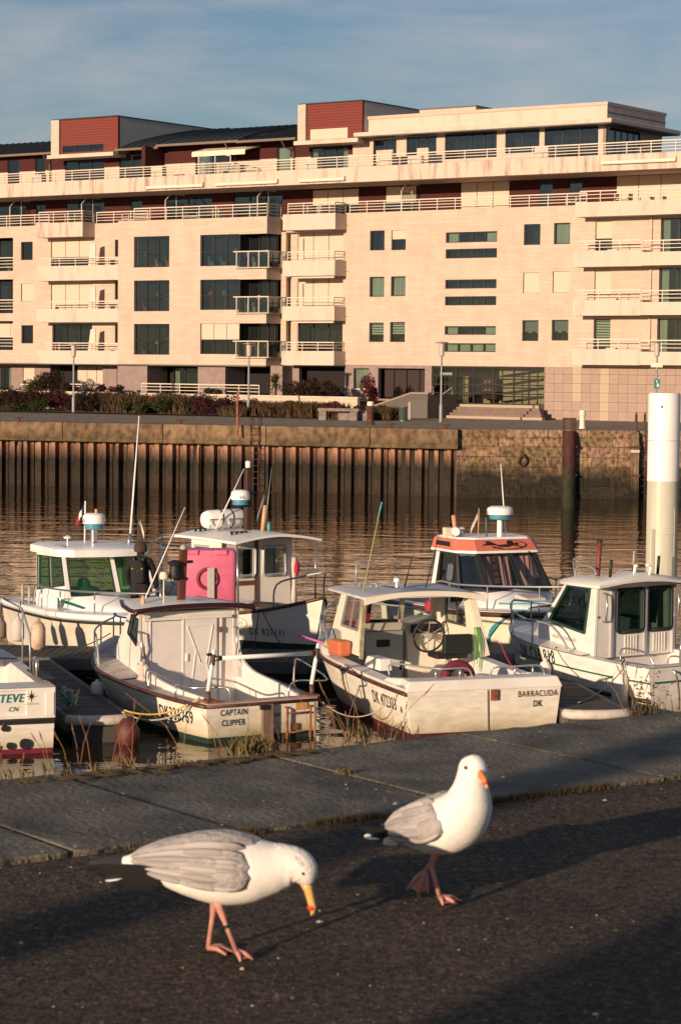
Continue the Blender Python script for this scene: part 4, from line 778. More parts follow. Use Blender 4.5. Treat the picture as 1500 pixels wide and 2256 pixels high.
g_green = glass_mat('green tinted glass', (.22,.42,.20), .15, .02, 1.0); g_grey = glass_mat('smoked glass', (.30,.33,.33), .4, .02, .8); g_clear = glass_mat('clear glass', (.75,.82,.80), .1, .02, .9); g_teal = glass_mat('teal glass', (.13,.27,.26), .35, .02, .8); g_pink = glass_mat('pink reflecting glass', (.42,.32,.33), .5, .03, .75)

class Hull:
    def __init__(s, par, L, B, zs, zb, ks=.9, tm=.45, p=2.3, zm=None, zk=-.3, kb0=.86, kb1=.35, rake=.55, tum=.8):
        s.par, s.L, s.B, s.zs, s.zb, s.ks, s.tm, s.p, s.zk, s.kb0, s.kb1, s.rake, s.tum = par, L, B, zs, zb, ks, tm, p, zk, kb0, kb1, rake, tum; s.zm = zm
    def bg(s, t):
        t = min(max(t, 0), 1); h = s.B/2
        if t < s.tm: return h*(1-(1-s.ks)*(1-t/s.tm)**2)
        return max(h*(1-((t-s.tm)/(1-s.tm))**s.p), .012)
    def zg(s, t):
        if s.zm is None: return s.zs+(s.zb-s.zs)*t**1.7
        q = (t-.5)*2; return s.zm+((s.zb if t > .5 else s.zs)-s.zm)*q*q
    def P(s, t, z, side=1, out=0.0):
        zg = s.zg(t); w = min(max((z-s.zk)/(zg-s.zk), 0), 1); b = s.bg(t)
        kb = s.kb0+(s.kb1-s.kb0)*t**1.5; y = b*(kb+(1-kb)*w**s.tum); x = t*(s.L-s.rake*(1-w)*t**4)
        return Vector((x, side*(y+out), z))
    def ts(s, n=22): return [1-(1-i/n)**1.25 for i in range(n+1)]
    def build(s, m, zboot=.08, mboot=None, strake=None, sr=.035, name='hull'):
        def band(z0f, z1f, nrow, mm, nm):
            mb = MB(); T = s.ts()
            for side in (1, -1):
                rows = [[s.P(t, z0f(t)+(z1f(t)-z0f(t))*k/nrow, side) for k in range(nrow+1)] for t in T]; mb.loft(rows, False, False)
            tr = [s.P(0, z0f(0)+(z1f(0)-z0f(0))*k/nrow, 1) for k in range(nrow+1)]; tl = [s.P(0, z0f(0)+(z1f(0)-z0f(0))*k/nrow, -1) for k in range(nrow+1)]
            mb.loft([tr, tl], False, False)
            return mb.build(nm, mm, s.par, smooth='auto')
        s.obj = band(lambda t: zboot, s.zg, 6, m, name); band(lambda t: s.zk, lambda t: zboot, 3, mboot or m, 'bottom_paint')
        if strake:
            for side in (1, -1): MB().tube([s.P(t, s.zg(t)-.02, side, .012) for t in s.ts(26)], sr, 6).build('rubbing_strake', strake, s.par, smooth=True)
            a, b = s.P(0, s.zg(0)-.02, 1), s.P(0, s.zg(0)-.02, -1); MB().tube([a-Vector((.012,0,0)), b-Vector((.012,0,0))], sr, 6).build('rubbing_strake', strake, s.par, smooth=True)
    def deck(s, m, ta, tf, dw, zfloor, mi, mf=None, stern=.12):
        """gunwale deck ring, foredeck ahead of tf, open well between ta and tf down to zfloor"""
        mb = MB(); n = 20
        T = [ta+(tf-ta)*i/n for i in range(n+1)]
        for side in (1, -1):
            rows = [[s.P(t, s.zg(t), side), Vector((t*s.L, side*max(s.bg(t)-dw, .01), s.zg(t)+.012))] for t in T]; mb.loft(rows, False, False)
        T2 = [tf+(1-tf)*i/12 for i in range(13)]
        rows = []
        for t in T2:
            b = s.bg(t); rows.append([Vector((t*s.L, b*k/4, s.zg(t)+.012+.06*(1-(k/4)**2)*min(1, b*1.5))) for k in range(-4, 5)])
        mb.loft(rows, False, False)
        if ta > 0:
            rows = [[Vector((t*s.L, s.bg(t)*k/4, s.zg(t)+.012)) for k in range(-4, 5)] for t in (0, ta)]; mb.loft(rows, False, False)
        d = mb.build('deck', m, s.par, smooth='auto')
        w = MB()
        for side in (1, -1):
            rows = [[Vector((t*s.L, side*max(s.bg(t)-dw, .01), s.zg(t)+.012)), Vector((t*s.L, side*max(s.bg(t)-dw-.03, .01), zfloor))] for t in T]; w.loft(rows, False, False)
        for t in (ta, tf):
            b = s.bg(t)-dw; w.quad((t*s.L,b,s.zg(t)+.012),(t*s.L,-b,s.zg(t)+.012),(t*s.L,-b+.03,zfloor),(t*s.L,b-.03,zfloor))
        w.build('cockpit_lining', mi, s.par)
        f = MB(); f.loft([[Vector((t*s.L, s.bg(t)-dw-.03, zfloor)), Vector((t*s.L, -(s.bg(t)-dw-.03), zfloor))] for t in T], False, False); f.build('cockpit_sole', mf or mi, s.par)
    def write(s, txt, size, m, t0, z0, side, name='lettering', bold=False, sx=1.0, shear=0.0):
        tm_ = text_mesh(txt, size, bold); out = []
        for (u, v, _) in tm_.v:
            u = (u+shear*v)*sx; t = t0-side*u/s.L; out.append(tuple(s.P(t, z0+v, side, .008)))
        tm_.v = out; return tm_.build(name, m, s.par, fix=False)
def transom_text(par, txt, size, m, y0, z0, x=-.012, bold=False, sx=1.0, shear=0.0):
    tm_ = text_mesh(txt, size, bold); tm_.v = [(x, y0-(u+shear*v)*sx, z0+v) for (u, v, _) in tm_.v]; return tm_.build('lettering', m, par, fix=False)
def tubeo(par, pts, r, m, name='rail', n=7): return MB().tube(pts, r, n).build(name, m, par, smooth=True)
def arc(pts, n=6):
    """Catmull-Rom through the points"""
    P = [Vector(p) for p in pts]; out = []
    for i in range(len(P)-1):
        p0, p1, p2, p3 = P[max(i-1,0)], P[i], P[i+1], P[min(i+2,len(P)-1)]
        for k in range(n):
            t = k/n; out.append(.5*((2*p1)+(-p0+p2)*t+(2*p0-5*p1+4*p2-p3)*t*t+(-p0+3*p1-3*p2+p3)*t**3))
    return out+[P[-1]]
def rope(par, a, b, sag, r=.012, m=None, name='rope', n=14):
    a, b = Vector(a), Vector(b); return tubeo(par, [a.lerp(b, i/n)-Vector((0,0,sag*4*(i/n)*(1-i/n))) for i in range(n+1)], r, m or rope_w, name, 5)
def house(par, Bp, Tp, ops, wm, gm, fm, th=.05, names=None, fr=.03):
    """cabin of n walls between bottom ring and top ring (counter-clockwise from above); ops[i] = openings of wall i; each opening is glazed unless marked"""
    n = len(Bp); Bp = [Vector(p) for p in Bp]; Tp = [Vector(p) for p in Tp]
    for i in range(n):
        o = ops.get(i, [])
        if o is None: continue
        mb = MB(); pt = wallq(mb, [Bp[i], Bp[(i+1) % n], Tp[(i+1) % n], Tp[i]], [q[:4] for q in o], th)
        w = mb.build((names or {}).get(i, 'cabin_wall'), wm, par)
        for q in o:
            a0, a1, b0, b1 = q[:4]; gl = q[4] if len(q) > 4 else gm
            ring = [pt(a0,b0,-.15), pt(a1,b0,-.15), pt(a1,b1,-.15), pt(a0,b1,-.15)]
            fb = MB()
            for k in range(4): fb.bar(ring[k], ring[(k+1) % 4], fr, fr*.7, (ring[1]-ring[0]).cross(ring[3]-ring[0]))
            wn = fb.build('window', fm, w)
            if gl: MB().add([pt(a0,b0,.4), pt(a1,b0,.4), pt(a1,b1,.4), pt(a0,b1,.4), pt(a0,b0,.55), pt(a1,b0,.55), pt(a1,b1,.55), pt(a0,b1,.55)], [(0,1,2,3),(7,6,5,4),(0,4,5,1),(1,5,6,2),(2,6,7,3),(3,7,4,0)]).build('pane', gl, wn)
def roofcap(par, ring, z, m, th=.07, crown=.12, name='roof', rim=None, rimr=.03):
    cx = sum(p[0] for p in ring)/len(ring); cy = sum(p[1] for p in ring)/len(ring)
    zf = z if callable(z) else (lambda x, y: z)
    R_ = []
    for sc, dz in ((.96,0),(1,.01),(1,th),(.95,th+crown*.35),(.75,th+crown*.75),(.4,th+crown*.96),(.05,th+crown)):
        R_.append([(cx+(x-cx)*sc, cy+(y-cy)*sc, zf(x, y)+dz) for x, y in ring])
    o = MB().loft(R_).build(name, m, par, smooth='auto')
    if rim: tubeo(par, [(x, y, zf(x, y)+th*.5) for x, y in ring+[ring[0]]], rimr, rim, 'roof_rim')
    return o
def fender(par_none, x, y, z, r, h, lab, m, top=None, cat='fender'):
    f = empty('boat_fender', (x, y, z)); tag(f, lab, cat)
    MB().lathe([(.02,-h*.5),(r*.6,-h*.48),(r,-h*.36),(r,h*.22),(r*.75,h*.36),(r*.32,h*.44),(r*.28,h*.52),(.02,h*.54)], 16).build('body', m, f, smooth=True)
    if top: tubeo(f, [(0,0,h*.5), tuple(Vector(top)-Vector((x,y,z)))], .012, rope_d, 'lanyard', 5)
    return f
def radome(par, x, y, z, r, h, txt=None, side=-1, rot=0):
    d = MB().lathe([(r*.80,0),(r*.82,.02),(r*.84,h*.32)], 24, (x,y,z)).build('radome_base', domeb, par, smooth='auto')
    MB().lathe([(r*.9,h*.32),(r,h*.36),(r*1.02,h*.6),(r*.96,h*.85),(r*.75,h*.97),(r*.2,h*1.0)], 24, (x,y,z)).build('radome', domew, par, smooth='auto')
    if txt:
        tm_ = text_mesh(txt, h*.28, True); tm_.v = [(x+r*1.035*math.cos(rot+u/r), y+r*1.035*math.sin(rot+u/r), z+h*.52+v) for (u, v, _) in tm_.v]; tm_.build('lettering', navy, par, fix=False)
def whip(par, a, b, r=.012, m=None, name='aerial'): return MB().tube([a, b], [r, r*.55], 6).build(name, m or domew, par, smooth=True)
def flag(par, p, w, h, cols, dirv, name='flag'):
    d = Vector(dirv).normalized(); n = len(cols)
    for i, c in enumerate(cols):
        mb = MB(); k = 4
        for j in range(k):
            for (q0, q1) in ((j/k, (j+1)/k),):
                a0, a1 = (i+q0)/n*w, (i+q1)/n*w; f = lambda a: Vector(p)+d*a*.5+Vector((0,0,-a*1.1+.02*math.sin(a*40)))
                mb.quad(f(a0), f(a1), f(a1)-Vector((0,0,h)), f(a0)-Vector((0,0,h)))
        mb.build(name, c, par, fix=False)
def boat(name, x, y, h, lab): b = empty(name, (x, y, 0), R(90+h)); tag(b, lab, 'boat', 'small boats moored at the pontoon'); return b

# ---- Captain Clipper
cb = boat('cuddy_boat', -1.25, 38.65, 30, 'white cuddy boat with maroon roof rim lettered CAPTAIN CLIPPER')
H = Hull(cb, 5.85, 2.62, .63, .98, ks=.80, tm=.5, p=2.6, kb0=.90, kb1=.30, rake=.7); H.build(grimy, .09, dgreen, brownw, .035)
H.deck(deckm, .045, .47, .27, .12, inner, inner)
MB().box(-.03,.24,-1.03,1.03,.60,.66).build('stern_cap', mat('pink deck edge', (.42,.30,.27), .7, var=.2, vs=5), cb, bevel=.015)
for side in (1, -1):
    top = arc([(2.74,0,1.86),(2.73,0,1.5),(2.67,0,1.2),(2.52,0,1.0),(2.2,0,.87),(1.85,0,.81),(1.2,0,.75),(.3,0,.68)], 4)
    mb = MB(); rows = []
    for p in top:
        yy = min(.97, H.bg(p.x/5.85)-.26); rows.append([(p.x, side*yy, p.z), (p.x, side*(yy-.05), p.z), (p.x, side*(yy-.05), .12), (p.x, side*yy, .12)])
    mb.loft(rows); mb.build('coaming', inner, cb, smooth='auto')
    # inward cap of the coaming
Bp = [(2.72,.93,.12),(2.72,-.93,.12),(4.55,-.62,.95),(4.55,.62,.95)]; Tp = [(2.74,.90,1.88),(2.74,-.90,1.88),(3.75,-.66,1.88),(3.75,.66,1.88)]
house(cb, Bp, Tp, {1:[(.28,.75,.60,.90)], 2:[(.12,.88,.30,.90)], 3:[(.25,.72,.60,.90)]}, gel, g_grey, blackm, names={0:'rear_bulkhead'})
ringp = [(2.52,1.06),(2.52,.5),(2.52,0),(2.52,-.5),(2.52,-1.06),(2.8,-1.10),(3.4,-.95),(3.95,-.72),(4.0,0),(3.95,.72),(3.4,.95),(2.8,1.10)]
zr = lambda x, y: 1.955-.055*(abs(y)/1.06)**2.4
roofcap(cb, ringp, zr, gel, .05, .06)
tubeo(cb, [(2.50, y, zr(0, y)+.035-(.06 if abs(y) > 1.12 else 0)) for y in [1.17,1.12,1.0,.75,.5,.25,0,-.25,-.5,-.75,-1.0,-1.12,-1.17]], [.03,.055]+[.045]*9+[.055,.03], maroon, 'roof_rim', 10)
for side in (1, -1): tubeo(cb, [(x, side*y, zr(x, y)+.035) for x, y in ((2.5,1.13),(2.8,1.12),(3.4,.97),(3.97,.74))], .035, maroon, 'roof_rim', 8)
# doors on the rear bulkhead: two leaves with the raised V moulding
dr = MB().box(2.685,2.715,-.52,.13,.14,1.74).build('door', inner, cb, bevel=.012)
for a, b in (((.07,1.62),(-.20,.96)),((-.43,1.62),(-.31,.96)),((-.31,.96),(-.20,.96)),((-.20,.96),(-.10,1.18)),((-.10,1.18),(0.0,.40)),((-.31,.96),(-.42,.5)),((.07,1.62),(-.43,1.62))): MB().bar((2.68,a[0],a[1]),(2.68,b[0],b[1]),.014,.016,(1,0,0)).build('moulding', gel, dr)
MB().box(2.66,2.69,.05,.10,1.0,1.14).build('door_handle', domew, dr, bevel=.01); MB().box(2.665,2.69,-.62,-.55,1.48,1.58).build('hinge', rustm, dr)
MB().box(2.69,2.715,.15,.86,.14,1.72).build('fixed_panel', inner, cb, bevel=.01)
for y in (.78, .145, -.585): MB().box(2.675,2.70,y-.012,y+.012,.14,1.78).build('batten', gel, cb)
MB().box(2.67,2.705,-.8,.9,1.74,1.79).build('batten', gel, cb)
for y in (.985, -.86):
    tubeo(cb, [(2.72,y,1.56),(2.60,y,1.54),(2.58,y,1.28),(2.62,y,1.02),(2.72,y,1.0)], .018, steel, 'grab_rail')
    mb = MB(); r_ = random.Random(int(y*10))
    rings = []
    for i in range(7): q = i/6; rings.append([(2.57+.05*math.cos(a)*(1+q)*r_.uniform(.7,1.3), y-.03*q+.05*math.sin(a)*(1+q)*r_.uniform(.7,1.3), 1.06-.36*q) for a in [2*PI*k/7 for k in range(7)]])
    mb.loft(rings); mb.build('rag', clothw, cb)
# mast, lantern, whip aerial, mushroom aerial on the roof
mz = 2.02; tp = MB().bar((2.95,.06,mz),(2.95,.02,mz+.92),.10,.12).build('mast', mat('red brown mast', (.10,.030,.020), .6), cb)
MB().lathe([(.10,0),(.12,.02),(.10,.05),(.09,.22),(.12,.25),(.13,.28),(.05,.32)], 14, (2.92,.20,mz+.42)).build('lantern', blackm, tp, smooth='auto'); MB().bar((2.95,.25,mz+.70),(2.95,-.16,mz+.70),.05,.05).build('spreader', blackm, tp); MB().bar((2.95,.2,mz+.40),(2.95,-.06,mz+.40),.05,.05).build('spreader', blackm, tp); MB().ball((2.95,.02,mz+.95),.06).build('masthead', greyp, tp, smooth=True)
whip(cb, (3.15,.70,2.0), (2.9,.02,3.68), .014); MB().lathe([(.05,0),(.035,.1),(.02,.16)], 8, (3.15,.70,1.98)).build('aerial_foot', tanm, cb)
MB().lathe([(.012,0),(.012,.42),(.075,.44),(.085,.50),(.06,.56),(.02,.57)], 14, (2.9,.42,2.0)).build('gps_mushroom', mat('ivory', (.66,.58,.44), .5), cb, smooth='auto')
# rails
tubeo(cb, arc([(1.95,1.16,.68),(1.93,1.14,.95),(1.5,1.15,.94),(.9,1.12,.88),(.55,1.05,.86),(.3,.72,.88),(.12,.58,.86),(.10,.55,.68)], 5), .017, steel, 'deck_rail'); tubeo(cb, [(.95,1.13,.64),(.95,1.13,.88)], .017, steel, 'rail_post')
tubeo(cb, arc([(.12,-.55,.66),(.12,-.58,.86),(.30,-.85,.90),(.10,-1.28,.92),(.85,-1.18,1.16),(1.0,-1.15,1.10),(1.0,-1.13,.7)], 4), .015, steel, 'deck_rail')
bp_ = []
for t in (.70,.78,.86,.94,.985,1.0): bp_.append(H.P(t, H.zg(t), 1, -.03)+Vector((0,0,.50 if t < 1 else .54)))
bp2 = [Vector((p.x, -p.y, p.z)) for p in bp_[::-1]]
tubeo(cb, arc([H.P(.66,H.zg(.66),1,-.03)]+bp_+bp2+[H.P(.66,H.zg(.66),-1,-.03)], 4), .018, bluerail, 'pulpit')
for t in (.78,.90,.985):
    for s_ in (1,-1): p = H.P(t, H.zg(t), s_, -.03); tubeo(cb, [p, p+Vector((0,0,.50))], .015, bluerail, 'stanchion')
rings = []
for i in range(9): t = .70+.30*i/8; p = H.P(t, H.zg(t), 1, -.01); rings.append([p, p+Vector((0,0,.14)), p+Vector((0,-.05,.14)), p+Vector((0,-.05,0))])
MB().loft(rings).build('toe_rail', gel2, cb); MB().loft([[Vector((p[0],-p[1],p[2])) for p in r_] for r_ in rings]).build('toe_rail', gel2, cb)
# stern gantry of white pipe
for y, yt in ((.92,.80),(-1.02,-1.16)):
    tubeo(cb, [(.16,y,.64),(.18,y*.98+yt*.02,.84)], .042, mat('gantry base', (.07,.045,.035), .6), 'gantry_foot', 10); tubeo(cb, [(.18,y,.84),(.2,yt,1.52)], .036, domew, 'gantry_post', 12)
    tubeo(cb, [(.2,y+(yt-y)*.68,1.26),(.2,y+(yt-y)*.88,1.44)], .046, MATS['gantry base'], 'gantry_joint', 10)
MB().box(.04,.30,.78,1.02,.645,.70).build('cleat_block', rustm, cb, bevel=.01); MB().box(.04,.30,-1.10,-.86,.645,.68).build('cleat_block', rustm, cb)
tubeo(cb, [(.2,.80,1.37),(.2,-1.10,1.36)], .036, domew, 'gantry_bar', 12); tubeo(cb, [(.2,.78,1.37),(.2,.68,1.37)], .044, MATS['gantry base'], 'gantry_joint', 10); tubeo(cb, [(.2,-.98,1.36),(.2,-1.08,1.36)], .044, MATS['gantry base'], 'gantry_joint', 10); MB().box(.18,.24,.80,.92,1.42,1.46).build('hook', blackm, cb)
# transom fittings and lettering
transom_text(cb, 'CAPTAIN', .14, navy, .54, .49, bold=True, sx=.78, shear=.04); transom_text(cb, 'CLIPPER', .14, navy, .55, .32, bold=True, sx=.78, shear=.04); transom_text(cb, 'DK', .08, navy, -.27, .40, bold=True)
MB().box(-.10,-.015,-.16,.04,-.15,.60).build('outboard_board', mat('weathered board', (.20,.14,.10), .85, var=.4, vs=6, vstretch=(1,1,.3)), cb, bevel=.01)
MB().box(-.14,-.08,-.02,.10,.52,.60).build('latch', blackm, cb); ld = MB()
for y in (-.42, -.86): tubeo(cb, [(-.03,y,.52),(-.08,y,.50),(-.08,y,-.2)], .022, rustm, 'ladder_rail')
tubeo(cb, [(-.11,-.93,.58),(-.11,-.93,-.3)], .022, MATS['weathered board'], 'ladder_rail')
for z in (.42, .10, -.08): tubeo(cb, [(-.08,-.42,z),(-.08,-.86,z)], .016, rustm, 'ladder_rung')
MB().box(-.018,-.012,-.84,-.62,.46,.60).build('rust_plate', mat('ochre plate', (.50,.27,.10), .7, var=.3, vs=9), cb); MB().box(-.05,-.012,-.64,-.52,.13,.24).build('socket', rustm, cb)
MB().tube([(-.04,-.14,.05),(.0,-.14,.05)], .07, 12).build('exhaust', blackm, cb)
H.write('DK336769', .30, blk, .155, .37, 1, bold=True, sx=.72)
# ---- finger pontoons, main pontoon: every plank its own piece
m_plank = mat('wet plank', (.060,.052,.045), .8, col2=(.030,.027,.025), vs=4, bump=.3, bs=20); m_float = mat('float black', (.010,.010,.010), .7)
def pontoon(name, x, y, az, L_, w, lab, zt=.45, bumper=False, pl=.16, x0=0.0):
    p = empty(name, (x, y, 0), az); tag(p, lab, 'pontoon')
    MB().box(x0,L_,-w/2+.04,w/2-.04,zt-.34,zt-.045).build('frame', m_float, p)
    for s_ in (1,-1): MB().box(x0,L_,s_*w/2-.05,s_*w/2+.05,zt-.24,zt-.005).build('edge_beam', mat('grey edge', (.085,.085,.085), .7, var=.3, vs=3), p, bevel=.01)
    k = 0; a = x0; first = None
    while a < L_-.05 and k < 300:
        if first is None: o = MB().box(0,pl-.014,-w/2+.055,w/2-.055,-.04,0).build('plank', m_plank, p); first = o
        else: o = first.copy(); C.objects.link(o)
        o.location = (a+.007, 0, zt+rnd.uniform(-.004,.004)); a += pl; k += 1
    f = L_/3
    for i in range(3): MB().box(x0+f*i+.3,x0+f*(i+1)-.3,-w/2+.1,w/2-.1,-.35,zt-.34).build('float', m_float, p)
    if bumper:
        MB().tube([(-.02,-w/2-.02,zt-.05),(-.14,-w/2+.06,zt-.05),(-.2,-w/4,zt-.05),(-.22,0,zt-.05),(-.2,w/4,zt-.05),(-.14,w/2-.06,zt-.05),(-.02,w/2+.02,zt-.05)], .085, 10).build('end_bumper', mat('bumper cream', (.56,.50,.45), .6, var=.2, vs=4), p, smooth=True)
        MB().box(-.16,0,-w/2+.05,w/2-.05,zt-.9,zt-.12).build('end_float', mat('end float', (.055,.052,.048), .6), p); MB().box(-.1,.0,-w/2-.03,w/2+.03,zt-.12,zt-.0).build('end_board', mat('end board', (.20,.12,.07), .8), p)
    return p
pontoon('main_pontoon', -15, 47.2, math.atan2(-1.0, 17), 30, 1.9, 'dark planked walkway pontoon behind the near row of boats', .45, pl=.15)
pontoon('finger_pontoon', -3.92, 38.35, R(90+17), 7.4, .98, 'narrow dark finger pontoon left of the maroon rimmed boat', .42, True)
pontoon('finger_pontoon', 4.35, 39.55, R(90+9), 5.6, 1.06, 'narrow finger pontoon between the two white boats on the right', .42, True)
# ---- STEVE: a stern at the left edge
sb = boat('pilot_boat', -5.58, 36.80, 20, 'white boat with teal lettering STEVE cut off by the left edge')
HS = Hull(sb, 6.2, 2.45, 1.04, 1.28, ks=.95, tm=.5, p=2.4, kb0=.94, kb1=.4, rake=.6); HS.build(gel_h, .08, winered, None); HS.deck(inner, .10, .5, .22, .45, inner, deckm)
MB().box(-.13,-.005,-1.12,1.12,.50,.56).build('swim_step', blackm, sb); 
mb = MB(); wallq(mb, [(-.06,1.14,.57),(-.06,-1.14,.57),(-.06,-1.14,1.05),(-.06,1.14,1.05)], [(.03,.80,.10,.93)], .055); mb.build('transom_frame', gel, sb); MB().box(-.03,-.004,-.7,1.1,.60,1.03).build('transom_panel', gel, sb, bevel=.01)
MB().box(-.075,-.06,-1.12,-.98,.6,.98).build('transom_locker', gel, sb, bevel=.01)
transom_text(sb, 'STEVE', .19, teal, -.40, .89, x=-.045, bold=True, sx=.86, shear=.25); transom_text(sb, 'CN', .10, teal, -.47, .72, x=-.045, bold=True, shear=.25); transom_text(sb, 'JEANNEAU', .045, greyp, -.755, .80, x=-.068)
st = []
for k in range(16): a = PI*2*k/16; r_ = (.10 if k % 4 == 0 else (.065 if k % 4 == 2 else .022)); st.append((r_*math.sin(a), r_*math.cos(a)))
MB().prism(st, lambda a,b:(-.068,-.755-a,.92+b), lambda a,b:(-.064,-.755-a,.92+b)).build('star_emblem', blk, sb)
for y, z, r_ in ((-.33,.42,.05),(-.42,.14,.055),(-.66,.16,.085),(-.20,.12,.04)): MB().tube([(-.055,y,z),(.01,y,z)], r_, 12).build('drain', blackm, sb, smooth='auto')
for s_ in (0, .13): pass
tubeo(sb, [(.55,-.98,1.14),(.55,-.98,1.36),(.60,-.98,1.43),(.72,-.98,1.43),(.77,-.98,1.36),(.77,-.98,1.14)], .03, steel, 'horseshoe_cleat')
tubeo(sb, [(1.2,-1.02,1.16),(1.25,-1.02,1.75),(2.0,-1.05,2.1),(3.2,-1.0,2.15)], .018, bluerail, 'deck_rail'); tubeo(sb, [(1.9,-1.04,1.18),(1.9,-1.04,2.08)], .015, bluerail, 'stanchion')
MB().box(.2,1.4,-1.2,-1.0,1.135,1.16).build('deck_tread', blackm, sb)
house(sb, [(2.5,.95,1.16),(2.5,-.75,1.16),(4.4,-.6,1.2),(4.4,.7,1.2)], [(2.6,.9,2.3),(2.6,-.7,2.3),(3.7,-.6,2.3),(3.7,.7,2.3)], {0:[(.1,.9,.3,.9)],1:[(.1,.9,.3,.9)],2:[(.1,.9,.2,.9)],3:[(.1,.9,.3,.9)]}, gel, g_grey, blackm); roofcap(sb, rrect(2.4,4.0,-.8,1.0,.2), 2.3, gel, .05, .08)
# ---- BARRACUDA
bb = boat('open_pilothouse_boat', 2.44, 39.15, 20.5, 'broad white boat with open wheelhouse lettered BARRACUDA')
HB = Hull(bb, 6.7, 2.86, .86, 1.12, ks=.985, tm=.5, p=2.3, kb0=.88, kb1=.3, rake=.7); HB.build(grimy, .11, mat('dull red bottom', (.085,.010,.018), .6, var=.3, vs=4), None); HB.deck(inner, .07, .64, .24, .30, inner, deckm)
for s_ in (1,-1): MB().tube([HB.P(t, HB.zg(t)-.09, s_, .015) for t in HB.ts(26)], .038, 6).build('rubbing_strake', brownw, bb, smooth=True)
mb = MB(); mb.hexa([(-.02,1.44,.80),(-.02,-1.44,.80),(.10,-1.40,.80),(.10,1.40,.80)],[(.03,1.36,.98),(.03,-1.36,.98),(.46,-1.30,.98),(.46,1.30,.98)]); mb.build('stern_coaming', gel, bb, bevel=.02)
for s_ in (1,-1): mb = MB(); mb.hexa([(.46,s_*1.38,.84),(1.2,s_*1.40,.84),(1.2,s_*1.16,.84),(.46,s_*1.16,.84)],[(.46,s_*1.33,.98),(1.0,s_*1.36,.93),(1.0,s_*1.16,.93),(.46,s_*1.14,.98)]); mb.build('quarter_coaming', gel, bb, bevel=.02)
MB().bar((-.022,-.04,.80),(-.022,-.06,.03),.012,.012).build('seam', mat('seam brown', (.25,.19,.13), .8), bb); MB().box(-.05,-.01,-.22,-.10,.62,.80).build('latch', rustm, bb)
transom_text(bb, 'BARRACUDA', .145, blk, -.96, .70, x=-.022, sx=.78); transom_text(bb, 'DK', .15, blk, -.96, .53, x=-.022, sx=.75, bold=True)
HB.write('DK 472303', .30, blk, .165, .52, 1, bold=True, sx=.72); HB.write('A', .17, blk, .048, .47, 1, bold=True, sx=.9)
# wheelhouse: port and starboard sides, windscreen, roof; open at the back
def side_wall(s_):
    y0, y1 = 1.13*s_, 1.0*s_
    q = [(4.75,y0*.93,1.05),(2.92,y0,1.05),(2.98,y1,2.14),(4.32,y1*.93,2.14)]
    if s_ < 0: q = [q[1],q[0],q[3],q[2]]
    mb = MB(); op = (.30,.88,.40,.93) if s_ > 0 else (.12,.70,.40,.93)
    pt = wallq(mb, q, [op], .05); w = mb.build('wheelhouse_side', gel3, bb)
    fb = MB(); rg_ = [pt(op[0],op[2],-.2),pt(op[1],op[2],-.2),pt(op[1],op[3],-.2),pt(op[0],op[3],-.2)]
    for k in range(4): fb.bar(rg_[k], rg_[(k+1) % 4], .045, .03, (0,1,0))
    am = (op[0]+op[1])/2; fb.bar(pt(am,op[2],-.1), pt(am,op[3],-.1), .03, .02, (0,1,0)); wn = fb.build('window', mat('grey frame', (.22,.21,.20), .5), w); MB().quad(pt(op[0],op[2],.5),pt(op[1],op[2],.5),pt(op[1],op[3],.5),pt(op[0],op[3],.5)).build('pane', g_grey, wn)
side_wall(1); side_wall(-1)
mb = MB(); pt = wallq(mb, [(4.75,-1.05,1.05),(4.75,1.05,1.05),(4.32,.93,2.14),(4.32,-.93,2.14)], [(.05,.33,.42,.93),(.38,.70,.42,.93),(.75,.96,.42,.93)], .05); ws = mb.build('windscreen', gel3, bb)
for a0, a1 in ((.05,.33),(.38,.70),(.75,.96)): MB().quad(pt(a0,.42,.5),pt(a1,.42,.5),pt(a1,.93,.5),pt(a0,.93,.5)).build('pane', g_clear, ws); MB().bar(pt(a0,.42,1.2),pt(a1,.42,1.2),.05,.05).build('sill', blackm, ws)
zrf = lambda x, y: 2.155-.08*(abs(y)/1.1)**2
roofcap(bb, rrect(2.62,4.62,-1.15,1.15,.14,3), zrf, mat('grey roof paint', (.50,.50,.52), .6, var=.15, vs=4), .05, .05); 
mb = MB(); yy = [1.15-2.3*i/14 for i in range(15)]; mb.loft([[(2.60,y,zrf(0,y)-.03-.05*(abs(y)/1.15)**3),(2.66,y,zrf(0,y)-.03-.05*(abs(y)/1.15)**3),(2.66,y,zrf(0,y)+.055),(2.60,y,zrf(0,y)+.055)] for y in yy]); mb.build('roof_rear_beam', gel3, bb, smooth='auto')
MB().bar((2.98,-1.0,2.12),(2.86,-1.27,.98),.14,.17,(1,0,0)).build('rear_post', gel3, bb, bevel=.01); MB().bar((2.98,1.02,2.12),(2.92,1.10,1.0),.06,.07,(1,0,0)).build('rear_post', mat('mossy frame', (.30,.27,.17), .8, var=.4, vs=9), bb)
